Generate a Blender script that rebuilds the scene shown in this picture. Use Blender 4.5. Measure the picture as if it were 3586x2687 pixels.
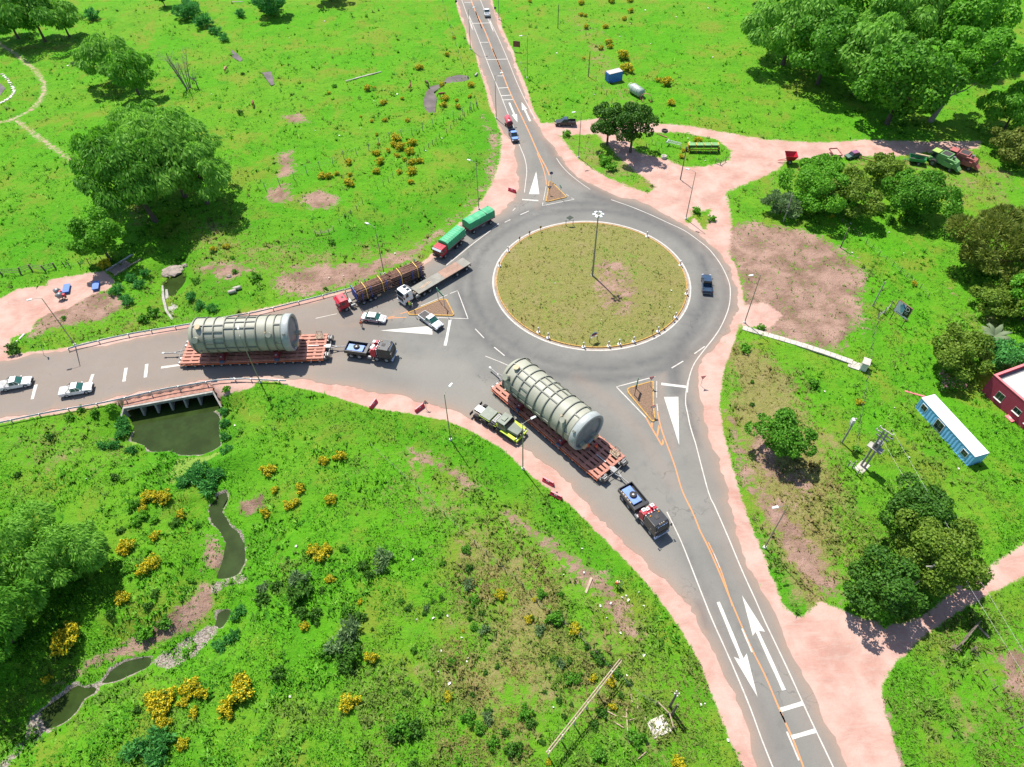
import bpy, bmesh, math, random
import numpy as np
from mathutils import Vector, Matrix, geometry

random.seed(7); rng = np.random.default_rng(11)
for o in list(bpy.data.objects): bpy.data.objects.remove(o)
scn = bpy.context.scene; col = scn.collection

# ------------------------------------------------------------------ camera
IMW, IMH, FOC, CAMH = 3586.0, 2687.0, 2370.0, 88.0
PITCH, ROLL = math.radians(49.0), math.radians(-1.2)
_f = np.array([0, math.cos(PITCH), -math.sin(PITCH)]); _u = np.array([0, math.sin(PITCH), math.cos(PITCH)]); _r = np.array([1.0, 0, 0])
CR = math.cos(ROLL)*_r + math.sin(ROLL)*_u; CU = -math.sin(ROLL)*_r + math.cos(ROLL)*_u; CF = _f
cam_data = bpy.data.cameras.new('camera'); cam = bpy.data.objects.new('camera', cam_data); col.objects.link(cam)
cam_data.sensor_fit = 'HORIZONTAL'; cam_data.sensor_width = 36.0; cam_data.lens = 36.0*FOC/IMW
cam_data.clip_start = 1.0; cam_data.clip_end = 9000.0
cam.matrix_world = Matrix(((CR[0], CU[0], -CF[0], 0), (CR[1], CU[1], -CF[1], 0), (CR[2], CU[2], -CF[2], CAMH), (0, 0, 0, 1)))
scn.camera = cam

# ------------------------------------------------------------------ sky, sun, exposure
SUN_ELEV = math.radians(61.0); SUN_DIR = Vector((-4.11, 7.12, 0)).normalized()   # towards the sun, on plan
world = bpy.data.worlds.new('World'); scn.world = world; world.use_nodes = True
wn = world.node_tree; bg = wn.nodes['Background']; sky = wn.nodes.new('ShaderNodeTexSky')
sky.sky_type = 'NISHITA'; sky.sun_disc = False; sky.sun_elevation = SUN_ELEV
sky.sun_rotation = math.atan2(SUN_DIR.x, SUN_DIR.y); sky.altitude = 100; sky.air_density = 1.0; sky.dust_density = 0.8
wn.links.new(sky.outputs[0], bg.inputs[0]); bg.inputs[1].default_value = 0.105
sl = bpy.data.lights.new('sun', 'SUN'); sl.energy = 4.6; sl.angle = math.radians(0.53); sl.color = (1.0, 0.95, 0.87)
so = bpy.data.objects.new('sun', sl); col.objects.link(so)
sdir = Vector((SUN_DIR.x*math.cos(SUN_ELEV), SUN_DIR.y*math.cos(SUN_ELEV), math.sin(SUN_ELEV)))
so.rotation_euler = sdir.to_track_quat('Z', 'Y').to_euler(); so.location = (0, 0, 150)
scn.view_settings.view_transform = 'Standard'; scn.view_settings.look = 'None'
scn.view_settings.exposure = 0.85; scn.view_settings.gamma = 1.0; scn.view_settings.use_curve_mapping = False
scn.cycles.max_bounces = 5; scn.cycles.transparent_max_bounces = 6; scn.cycles.diffuse_bounces = 3
scn.cycles.use_denoising = True
scn.render.engine = 'CYCLES'

# ------------------------------------------------------------------ survey: photo frames -> ground
RG = {'F': (0, 0, 1.62189), 'R1': (0, 0, .4074), 'R2': (900, 0, .4074), 'R3': (1700, 0, .4074), 'R4': (2600, 0, .4466), 'R5': (0, 675, .4074),
 'R6': (1100, 700, .29385), 'R7': (1700, 700, .4074), 'R8': (2600, 675, .4466), 'B1': (0, 1300, .4074), 'B2': (550, 1050, .4069), 'B3': (1600, 1240, .4224),
 'B4': (2500, 1300, .4918), 'B5': (0, 1975, .4297), 'B6': (900, 1900, .4751), 'B7': (1850, 1900, .4749), 'B8': (2600, 1950, .7758),
 'Z1': (550, 1080, .354), 'Z2': (950, 1080, .354), 'Z3': (1700, 1250, .394), 'Z4': (1980, 1480, .4624), 'Z5': (1640, 1380, .2311), 'Z6': (0, 1290, .2832),
 'Z7': (2700, 520, .336), 'Z8': (3120, 480, .299), 'C1': (3100, 1050, .1155), 'C4': (3400, 1250, .2835), 'C6': (2260, 470, .2203), 'C7': (1290, 1380, .16522),
 'C8': (2100, 230, .17857), 'E1': (1840, 560, .189), 'E2': (2140, 1290, .28355), 'E3': (1940, 1130, .18883), 'E4': (2900, 1440, .2522), 'E5': (1160, 880, .25177),
 'E6': (1370, 920, .2439), 'E7': (1500, 710, .2311), 'E8': (3260, 990, .32567), 'N1': (1700, 760, .29945), 'N2': (2060, 760, .29945), 'N3': (1700, 980, .29945), 'N4': (2060, 980, .29945)}
def ray(reg, x, y):
    ox, oy, s = RG[reg]
    d = CF + ((ox+s*x-IMW/2)/FOC)*CR - ((oy+s*y-IMH/2)/FOC)*CU
    return d
def P(reg, x, y, z=0.0):
    d = ray(reg, x, y); t = (CAMH-z)/(-d[2]); return (d[0]*t, d[1]*t)
def PL(reg, pts, z=0.0): return [P(reg, x, y, z) for x, y in pts]
HGT = None
def G(reg, x, y):
    """point of the terrain seen there"""
    z = 0.0
    for _ in range(6):
        q = P(reg, x, y, z)
        z = hgt(*q)
    return Vector((q[0], q[1], z))

# ------------------------------------------------------------------ materials
MATS = {}
def newmat(name):
    m = bpy.data.materials.new(name); m.use_nodes = True
    nt = m.node_tree; b = nt.nodes['Principled BSDF']; MATS[name] = m
    return m, nt, b
def nd(nt, typ, **kw):
    n = nt.nodes.new(typ)
    for k, v in kw.items(): setattr(n, k, v)
    return n
def mixc(nt, fac, a, b, blend='MIX'):
    n = nd(nt, 'ShaderNodeMix', data_type='RGBA', blend_type=blend)
    for sock, v in ((0, fac), (6, a), (7, b)):
        if hasattr(v, 'default_value') or hasattr(v, 'is_output'): nt.links.new(v, n.inputs[sock])
        else: n.inputs[sock].default_value = v if sock == 0 else (*v, 1.0)
    return n.outputs[2]
def noise(nt, scale, detail=4, rough=.55, vec=None, dist=0.0):
    n = nd(nt, 'ShaderNodeTexNoise'); n.inputs['Scale'].default_value = scale; n.inputs['Detail'].default_value = detail
    n.inputs['Roughness'].default_value = rough; n.inputs['Distortion'].default_value = dist
    if vec is not None: nt.links.new(vec, n.inputs['Vector'])
    return n.outputs['Fac']
def mth(nt, op, a, b=None, c=None, clamp=False):
    n = nd(nt, 'ShaderNodeMath', operation=op); n.use_clamp = clamp
    for i, v in enumerate((a, b, c)):
        if v is None: continue
        if hasattr(v, 'is_output'): nt.links.new(v, n.inputs[i])
        else: n.inputs[i].default_value = v
    return n.outputs[0]
def sstep(nt, v, lo, hi):
    n = nd(nt, 'ShaderNodeMapRange', interpolation_type='SMOOTHSTEP'); nt.links.new(v, n.inputs[0])
    n.inputs[1].default_value = lo; n.inputs[2].default_value = hi; return n.outputs[0]
def mat(name, c, rough=.6, metal=0.0, var=.16, scale=1.2, dirt=0.0, bump=0.0, spec=.5, alpha=None, coat=0.0):
    """painted / plain surface with uneven tone, grime and fine relief"""
    if name in MATS: return MATS[name]
    m, nt, b = newmat(name)
    tc = nd(nt, 'ShaderNodeTexCoord'); ob = tc.outputs['Object']
    n1 = noise(nt, scale, 5, .6, ob); n2 = noise(nt, scale*7, 3, .6, ob)
    lo = tuple(x*(1-var) for x in c); hi = tuple(min(1, x*(1+var)) for x in c)
    cc = mixc(nt, sstep(nt, n1, .3, .7), lo, hi)
    if dirt: cc = mixc(nt, mth(nt, 'MULTIPLY', sstep(nt, n2, .45, .75), dirt), cc, (.16, .11, .085))
    nt.links.new(cc, b.inputs['Base Color'])
    b.inputs['Roughness'].default_value = rough; b.inputs['Metallic'].default_value = metal
    b.inputs['Specular IOR Level'].default_value = spec; b.inputs['Coat Weight'].default_value = coat
    if bump:
        bp = nd(nt, 'ShaderNodeBump'); bp.inputs['Strength'].default_value = bump; bp.inputs['Distance'].default_value = .05
        nt.links.new(n2, bp.inputs['Height']); nt.links.new(bp.outputs[0], b.inputs['Normal'])
    return m
def leafmat(name, c1, c2, trans=.35, rough=.6):
    if name in MATS: return MATS[name]
    m, nt, b = newmat(name)
    geo = nd(nt, 'ShaderNodeNewGeometry'); tc = nd(nt, 'ShaderNodeTexCoord')
    n1 = noise(nt, .55, 3, .6, tc.outputs['Object'])
    f = mth(nt, 'ADD', mth(nt, 'MULTIPLY', geo.outputs['Random Per Island'], .6), mth(nt, 'MULTIPLY', sstep(nt, n1, .3, .7), .4))
    cc = mixc(nt, f, c1, c2); nt.links.new(cc, b.inputs['Base Color'])
    b.inputs['Roughness'].default_value = rough; b.inputs['Specular IOR Level'].default_value = .25
    tr = nd(nt, 'ShaderNodeBsdfTranslucent'); nt.links.new(cc, tr.inputs[0])
    mx = nd(nt, 'ShaderNodeMixShader'); mx.inputs[0].default_value = trans
    nt.links.new(b.outputs[0], mx.inputs[1]); nt.links.new(tr.outputs[0], mx.inputs[2])
    nt.links.new(mx.outputs[0], nt.nodes['Material Output'].inputs[0])
    return m

# ------------------------------------------------------------------ mesh building
def mesh_np(name, V, F, mat_=None, smooth=False):
    """V (n,3) array, F (m,k) array of equal-size faces"""
    V = np.asarray(V, dtype=np.float32); F = np.asarray(F, dtype=np.int32); k = F.shape[1]
    me = bpy.data.meshes.new(name); me.vertices.add(len(V)); me.vertices.foreach_set('co', V.ravel())
    me.loops.add(F.size); me.loops.foreach_set('vertex_index', F.ravel()); me.polygons.add(len(F))
    me.polygons.foreach_set('loop_start', np.arange(0, F.size, k, dtype=np.int32)); me.polygons.foreach_set('loop_total', np.full(len(F), k, dtype=np.int32))
    if smooth: me.polygons.foreach_set('use_smooth', np.ones(len(F), dtype=bool))
    me.update(calc_edges=True)
    if mat_: me.materials.append(mat_)
    return me
class MB:
    """collects simple solids into one mesh"""
    def __init__(s): s.v = []; s.f = []; s.sm = []
    def add(s, vs, fs, smooth=False):
        b = len(s.v); s.v += [tuple(v) for v in vs]; s.f += [tuple(i+b for i in f) for f in fs]; s.sm += [smooth]*len(fs); return s
    def box(s, x0, x1, y0, y1, z0, z1, top=None):
        """top=(dx0,dx1,dy): pull the upper corners in"""
        a = top or (0, 0, 0)
        vs = [(x0, y0, z0), (x1, y0, z0), (x1, y1, z0), (x0, y1, z0), (x0+a[0], y0+a[2], z1), (x1-a[1], y0+a[2], z1), (x1-a[1], y1-a[2], z1), (x0+a[0], y1-a[2], z1)]
        return s.add(vs, [(0, 3, 2, 1), (4, 5, 6, 7), (0, 1, 5, 4), (1, 2, 6, 5), (2, 3, 7, 6), (3, 0, 4, 7)])
    def prism(s, prof, y0, y1, inset=None):
        """side outline (x,z) drawn from y0 to y1; inset(x,z) pulls the flanks in"""
        n = len(prof); ins = inset or (lambda x, z: 0)
        vs = [(x, y0+ins(x, z), z) for x, z in prof] + [(x, y1-ins(x, z), z) for x, z in prof]
        return s.add(vs, [tuple(range(n)), tuple(range(2*n-1, n-1, -1))] + [((i+1) % n, i, i+n, (i+1) % n+n) for i in range(n)])
    def plan(s, poly, z0, z1):
        n = len(poly); vs = [(x, y, z0) for x, y in poly] + [(x, y, z1) for x, y in poly]
        return s.add(vs, [tuple(range(n-1, -1, -1)), tuple(range(n, 2*n))] + [(i, (i+1) % n, (i+1) % n+n, i+n) for i in range(n)])
    def cyl(s, p0, p1, r0, r1=None, n=10, caps=True, smooth=True):
        r1 = r0 if r1 is None else r1; p0 = Vector(p0); p1 = Vector(p1); d = (p1-p0).normalized()
        a = d.orthogonal().normalized(); b = d.cross(a)
        vs = []
        for p, r in ((p0, r0), (p1, r1)):
            vs += [p + (a*math.cos(2*math.pi*i/n)+b*math.sin(2*math.pi*i/n))*r for i in range(n)]
        s.add(vs, [(i, (i+1) % n, (i+1) % n+n, i+n) for i in range(n)], smooth)
        if caps: s.add(vs, [tuple(range(n-1, -1, -1)), tuple(range(n, 2*n))])
        return s
    def tube(s, pts, r, n=6):
        for a, b in zip(pts, pts[1:]): s.cyl(a, b, r, n=n)
        return s
    def lathe(s, prof, n=28, smooth=True, org=(0, 0, 0), axis='x', a0=0.0, a1=2*math.pi):
        """prof (t, r) turned about an axis"""
        full = abs(a1-a0-2*math.pi) < 1e-6; m = n if full else n+1; vs = []
        for t, r in prof:
            for i in range(m):
                a = a0+(a1-a0)*i/n; c, d = r*math.cos(a), r*math.sin(a)
                v = {'x': (t, c, d), 'y': (c, t, d), 'z': (c, d, t)}[axis]
                vs.append((v[0]+org[0], v[1]+org[1], v[2]+org[2]))
        fs = []
        for j in range(len(prof)-1):
            for i in range(n):
                k = (i+1) % m; fs.append((j*m+i, j*m+k, (j+1)*m+k, (j+1)*m+i))
        return s.add(vs, fs, smooth)
    def loft(s, secs, smooth=False, caps=True):
        n = len(secs[0]); vs = [p for q in secs for p in q]
        fs = [(j*n+i, j*n+(i+1) % n, (j+1)*n+(i+1) % n, (j+1)*n+i) for j in range(len(secs)-1) for i in range(n)]
        s.add(vs, fs, smooth)
        if caps: s.add(vs, [tuple(range(n-1, -1, -1)), tuple(range((len(secs)-1)*n, len(secs)*n))])
        return s
    def move(s, M):
        s.v = [tuple(M @ Vector(v)) for v in s.v]; return s
    def mesh(s, name, m, bevel=0.0):
        me = bpy.data.meshes.new(name); me.from_pydata(s.v, [], s.f)
        me.polygons.foreach_set('use_smooth', s.sm)
        bm = bmesh.new(); bm.from_mesh(me)
        if bevel:
            bmesh.ops.remove_doubles(bm, verts=bm.verts, dist=1e-5)
            ed = [e for e in bm.edges if len(e.link_faces) == 2 and e.calc_face_angle(0) > .5]
            bmesh.ops.bevel(bm, geom=ed, offset=bevel, segments=2, profile=.6, affect='EDGES', clamp_overlap=True)
        bmesh.ops.recalc_face_normals(bm, faces=bm.faces); bm.to_mesh(me); bm.free()
        if m: me.materials.append(m)
        return me
    def build(s, name, m, parent=None, bevel=0.0): return link(name, s.mesh(name, m, bevel), parent)
def link(name, data, parent=None):
    o = bpy.data.objects.new(name, data); col.objects.link(o)
    if parent is not None: o.parent = parent
    return o
def tag(o, label, cat, group=None):
    o['label'] = label; o['category'] = cat
    if group: o['group'] = group
    return o
def thing(name, label, cat, loc=(0, 0, 0), rz=0.0, group=None, sc=1.0):
    o = link(name, None); o.location = loc; o.rotation_euler = (0, 0, rz); o.scale = (sc, sc, sc); o.empty_display_size = .3
    return tag(o, label, cat, group)
def struct(o, kind='structure'): o['kind'] = kind; return o
def copy_tree(o, parent=None, kids=None):
    c = o.copy(); col.objects.link(c); c.parent = parent
    for ch in list(o.children): copy_tree(ch, c)
    return c
def clone(o, label, loc, rz=0.0, group=None, sc=1.0):
    c = copy_tree(o); c.location = loc; c.rotation_euler = (0, 0, rz); c.scale = (sc, sc, sc); c['label'] = label
    if group: c['group'] = group
    return c
def smooth_path(pts, step=1.0, closed=False):
    pts = [np.array(p[:2], float) for p in pts]; out = []
    n = len(pts)
    for i in range(n if closed else n-1):
        p0 = pts[i-1] if (closed or i > 0) else 2*pts[0]-pts[1]; p1 = pts[i]; p2 = pts[(i+1) % n]
        p3 = pts[(i+2) % n] if (closed or i+2 < n) else 2*p2-p1
        k = max(1, int(np.hypot(*(p2-p1))/step))
        for j in range(k):
            t = j/k; out.append(.5*((2*p1)+(p2-p0)*t+(2*p0-5*p1+4*p2-p3)*t*t+(3*p1-p0-3*p2+p3)*t**3))
    if not closed: out.append(pts[-1])
    return [tuple(p) for p in out]
def ribbon(name, pts, w, m, z=0.0, parent=None, closed=False, jit=0.0):
    p = np.array(pts); t = np.zeros_like(p)
    if closed: t = np.roll(p, -1, 0)-np.roll(p, 1, 0)
    else: t[1:-1] = p[2:]-p[:-2]; t[0] = p[1]-p[0]; t[-1] = p[-1]-p[-2]
    t /= np.maximum(np.hypot(t[:, 0], t[:, 1]), 1e-6)[:, None]; nrm = np.c_[-t[:, 1], t[:, 0]]
    ww = w/2*(1+jit*(rng.random(len(p))-.5))[:, None]
    V = np.r_[np.c_[p+nrm*ww, np.full(len(p), z)], np.c_[p-nrm*ww, np.full(len(p), z)]]; n = len(p)
    F = [(i+n, (i+1) % n+n, (i+1) % n, i) for i in range(n if closed else n-1)]
    return link(name, mesh_np(name, V, F, m), parent)
def flat(name, poly, m, z, parent=None):
    return link(name, mesh_np(name, [(x, y, z) for x, y in poly], [tuple(range(len(poly)))], m), parent)

# ------------------------------------------------------------------ distance fields on plan
def seg_dist(X, Y, pts, closed=True):
    d = np.full(X.shape, 1e9); n = len(pts)
    for i in range(n if closed else n-1):
        ax, ay = pts[i][0], pts[i][1]; bx, by = pts[(i+1) % n][0], pts[(i+1) % n][1]; ex, ey = bx-ax, by-ay; L = ex*ex+ey*ey+1e-9
        t = np.clip(((X-ax)*ex+(Y-ay)*ey)/L, 0, 1); d = np.minimum(d, (X-ax-t*ex)**2+(Y-ay-t*ey)**2)
    return np.sqrt(d)
def inside(X, Y, pts):
    c = np.zeros(X.shape, bool); n = len(pts); j = n-1
    for i in range(n):
        xi, yi = pts[i][0], pts[i][1]; xj, yj = pts[j][0], pts[j][1]
        if yi != yj: c ^= ((yi > Y) != (yj > Y)) & (X < (xj-xi)*(Y-yi)/(yj-yi)+xi)
        j = i
    return c
def sdf(X, Y, pts):
    d = seg_dist(X, Y, pts); return np.where(inside(X, Y, pts), d, -d)
def local(X, Y, pts, pad, fn, fill):
    """evaluate fn only near the outline"""
    a = np.array([p[:2] for p in pts]); out = np.full(X.shape, fill)
    k = (X > a[:, 0].min()-pad) & (X < a[:, 0].max()+pad) & (Y > a[:, 1].min()-pad) & (Y < a[:, 1].max()+pad)
    if k.any(): out[k] = fn(X[k], Y[k])
    return out
def ss(x, a, b):
    t = np.clip((x-a)/(b-a), 0, 1); return t*t*(3-2*t)
def vnoise(X, Y, s, seed=0):
    """smooth value noise"""
    g = np.random.default_rng(seed).random((64, 64)); x = X*s; y = Y*s; xi = np.floor(x).astype(int); yi = np.floor(y).astype(int)
    fx = x-xi; fy = y-yi; fx = fx*fx*(3-2*fx); fy = fy*fy*(3-2*fy)
    a = g[xi % 64, yi % 64]; b = g[(xi+1) % 64, yi % 64]; c = g[xi % 64, (yi+1) % 64]; d = g[(xi+1) % 64, (yi+1) % 64]
    return (a*(1-fx)+b*fx)*(1-fy)+(c*(1-fx)+d*fx)*fy
# ------------------------------------------------------------------ plan of the roads (asphalt edge)
ASPH = PL('F', [(987, 0), (997, 33), (1017, 88), (1042, 156), (1060, 205), (1080, 271), (1109, 309), (1114, 352), (1119, 392), (1112, 425), (1079, 460), (1040, 472), (997, 486),
 (960, 520), (936, 553), (905, 578), (860, 598), (780, 622), (678, 653), (540, 683), (412, 709), (251, 740), (151, 755), (75, 765), (0, 783), (-200, 815),
 (-200, 945), (0, 906), (126, 884), (213, 867), (276, 850), (377, 834), (477, 818), (560, 813), (618, 817), (673, 822), (714, 828), (771, 838), (826, 849), (863, 856), (930, 872), (987, 890),
 (1026, 910), (1080, 940), (1133, 970), (1195, 1017), (1247, 1064), (1299, 1121), (1357, 1178), (1404, 1224), (1431, 1254), (1492, 1309), (1501, 1328), (1551, 1435), (1595, 1523), (1633, 1657), (1690, 1850),
 (1915, 1850), (1828, 1657), (1761, 1513), (1699, 1384), (1642, 1274), (1603, 1195), (1572, 1075), (1548, 985), (1524, 910), (1508, 850), (1508, 808), (1520, 778), (1551, 741), (1583, 695), (1593, 658),
 (1591, 622), (1571, 572), (1541, 532), (1513, 509), (1463, 477), (1420, 452), (1382, 436), (1315, 416), (1274, 397), (1239, 374), (1209, 337), (1189, 309), (1166, 278), (1149, 246), (1131, 198), (1099, 111), (1078, 60), (1058, 0)])
_a = np.array(ASPH[0]); _b = np.array(ASPH[-1]); _dn = np.array(P('F', 1017, 30))-np.array(P('F', 1060, 150)); _dn /= np.hypot(*_dn)
ASPH = [tuple(_a+_dn*900)] + ASPH + [tuple(_b+_dn*900)]
IC = np.array((16.07, 103.27)); IR = 19.45                 # centre of the roundabout and radius to the kerb line

# ------------------------------------------------------------------ water outlines
WL = -2.8
WATER = {
 'pond': PL('B1', [(1060, 350), (1160, 420), (1160, 520), (1125, 600), (1240, 640), (1300, 690), (1400, 690), (1480, 680), (1560, 715), (1740, 720), (1830, 685), (1900, 640), (1885, 500), (1890, 400), (1850, 330), (1850, 225)], WL),
 'stream': PL('B1', [(1960, 1030), (1870, 1060), (1790, 1180), (1815, 1300), (1890, 1380), (1935, 1480), (1915, 1600), (1880, 1700), (1850, 1790), (1960, 1790), (2050, 1760), (2120, 1640), (2110, 1490), (2060, 1390), (1985, 1330), (1915, 1210), (1965, 1110)], WL),
 'pool': PL('B5', [(1780, 390), (1860, 375), (1875, 405), (1810, 530), (1755, 505)], WL),
 'creek_pool': PL('B5', [(815, 985), (900, 870), (1010, 800), (1130, 770), (1225, 755), (1235, 800), (1205, 845), (1090, 900), (960, 960)], WL),
 'lower_pool': PL('B5', [(318, 1205), (450, 1110), (560, 1030), (620, 980), (690, 1010), (780, 1000), (800, 1045), (690, 1110), (640, 1200), (550, 1290), (400, 1365), (345, 1330)], WL),
}
PIT = PL('B1', [(1035, 300), (1120, 400), (1895, 270), (1800, 145)], -1.2)                 # space under the culvert slab
NW = -1.9
NWATER = {'outfall_pool': PL('R5', [(1395, 790), (1440, 740), (1530, 690), (1590, 700), (1590, 770), (1530, 850), (1500, 905), (1440, 880), (1420, 830)], NW)}
UW = -.28
UWATER = {'meander': PL('R2', [(1605, 715), (1640, 670), (1720, 650), (1870, 655), (1900, 672), (1830, 690), (1760, 705), (1680, 712)], UW),
 'bend': PL('R2', [(1450, 810), (1500, 745), (1560, 735), (1600, 714), (1625, 715), (1570, 760), (1520, 800), (1540, 840), (1530, 960), (1480, 965), (1450, 940), (1440, 870)], UW),
 'brook': PL('R2', [(50, 630), (120, 620), (130, 680), (145, 720), (120, 730), (90, 680)], UW),
 'brook_above': PL('R1', [(1990, 430), (2040, 470), (2080, 510), (2060, 525), (2010, 490)], UW)}
# ------------------------------------------------------------------ terrain grid
def axis(lo, hi, f):
    a = [lo]
    while a[-1] < hi: a.append(a[-1]+f(a[-1]))
    s = f(hi); out = []; v = a[-1]
    while v < 4000: s *= 1.45; v += s; out.append(v)
    pre = []; v = a[0]; s = f(lo)
    while v > -4000: s *= 1.45; v -= s; pre.append(v)
    return np.array(pre[::-1]+a+out)
GX = axis(-190, 190, lambda x: .55); GY = axis(12, 275, lambda y: .36+max(0, y-60)*.0028)
XX, YY = np.meshgrid(GX, GY); SH = XX.shape
core = (np.abs(XX) < 230) & (YY > 0) & (YY < 300)
cx, cy = XX[core], YY[core]
road_sd = np.full(SH, -99.0); road_sd[core] = sdf(cx, cy, ASPH); ic = (~core) & (YY >= 300) & (np.abs(XX) < 400); road_sd[ic] = sdf(XX[ic], YY[ic], ASPH)
wd = np.full(SH, -60.0)
for k, w in WATER.items(): wd = np.maximum(wd, local(XX, YY, w, 30, lambda x, y: sdf(x, y, w), -60.0))
CREEK = PL('B1', [(1500, 560), (1600, 850), (1850, 1000), (1900, 1100), (1900, 1250), (2000, 1450), (2010, 1600), (1900, 1760)], -2.2) + PL('B5', [(1790, 300), (1800, 500), (1650, 640), (1450, 740), (1250, 800), (1000, 880), (720, 1040), (450, 1240), (250, 1400), (50, 1600), (-200, 1800)], -2.2)
cd = local(XX, YY, CREEK, 30, lambda x, y: seg_dist(x, y, CREEK, False), 60.0)
dig = np.minimum(-np.clip(wd, -60, 0), cd)                      # metres outside the wet bed
h = -2.55*(1-ss(dig, .5, 7.5)) - 1.0*ss(wd, -.3, .7)
pit = local(XX, YY, PIT, 8, lambda x, y: sdf(x, y, PIT), -9.0); h = np.where(pit > -.25, np.minimum(h, -3.6), h)
nd_ = np.full(SH, -60.0)
for k, w in NWATER.items(): nd_ = np.maximum(nd_, local(XX, YY, w, 30, lambda x, y: sdf(x, y, w), -60.0))
NCREEK = PL('R5', [(1560, 1090), (1480, 980), (1430, 880), (1500, 760), (1560, 640), (1500, 480), (1450, 330)], -1.7)
ncd = local(XX, YY, NCREEK, 30, lambda x, y: seg_dist(x, y, NCREEK, False), 60.0)
ndig = np.minimum(-np.clip(nd_, -60, 0), ncd)
h += -1.75*(1-ss(ndig, .9, 5.5)) - .6*ss(nd_, -.3, .5)
ud = np.full(SH, -60.0)
for k, w in UWATER.items(): ud = np.maximum(ud, local(XX, YY, w, 30, lambda x, y: sdf(x, y, w), -60.0))
h += -.55*ss(ud, -.9, .5)
UPB = PL('R1', [(1500, -40), (1700, 60), (1820, 200), (1900, 330), (2040, 490), (2150, 570)])+PL('R2', [(90, 660), (120, 760), (90, 900), (40, 1050), (0, 1200)])+PL('F', [(545, 330), (535, 420), (490, 480)])
ubd = local(XX, YY, UPB, 20, lambda x, y: seg_dist(x, y, UPB, False), 60.0); h += -.35*(1-ss(ubd, .3, 3))
keep = ss(-road_sd, .6, 5.0)                                    # flat bench beside the asphalt
emb = ss(-road_sd, 1.6, 6.0)
h = np.where(pit > -.25, h, h*emb)
h += keep*((vnoise(XX, YY, .11, 3)-.5)*.5+(vnoise(XX, YY, .45, 4)-.5)*.22+(vnoise(XX, YY, 1.3, 5)-.5)*.12)*(core)
h = np.where(road_sd > -.5, np.minimum(h, 0), h)
h += np.where(core, 0, 0)
HG = h
def hgt(x, y):
    i = int(np.clip(np.searchsorted(GX, x)-1, 0, len(GX)-2)); j = int(np.clip(np.searchsorted(GY, y)-1, 0, len(GY)-2))
    tx = (x-GX[i])/(GX[i+1]-GX[i]); ty = (y-GY[j])/(GY[j+1]-GY[j])
    return float((HG[j, i]*(1-tx)+HG[j, i+1]*tx)*(1-ty)+(HG[j+1, i]*(1-tx)+HG[j+1, i+1]*tx)*ty)
def grid_sample(A, x, y):
    i = np.clip(np.searchsorted(GX, x)-1, 0, len(GX)-2); j = np.clip(np.searchsorted(GY, y)-1, 0, len(GY)-2)
    tx = (x-GX[i])/(GX[i+1]-GX[i]); ty = (y-GY[j])/(GY[j+1]-GY[j])
    return (A[j, i]*(1-tx)+A[j, i+1]*tx)*(1-ty)+(A[j+1, i]*(1-tx)+A[j+1, i+1]*tx)*ty

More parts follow.
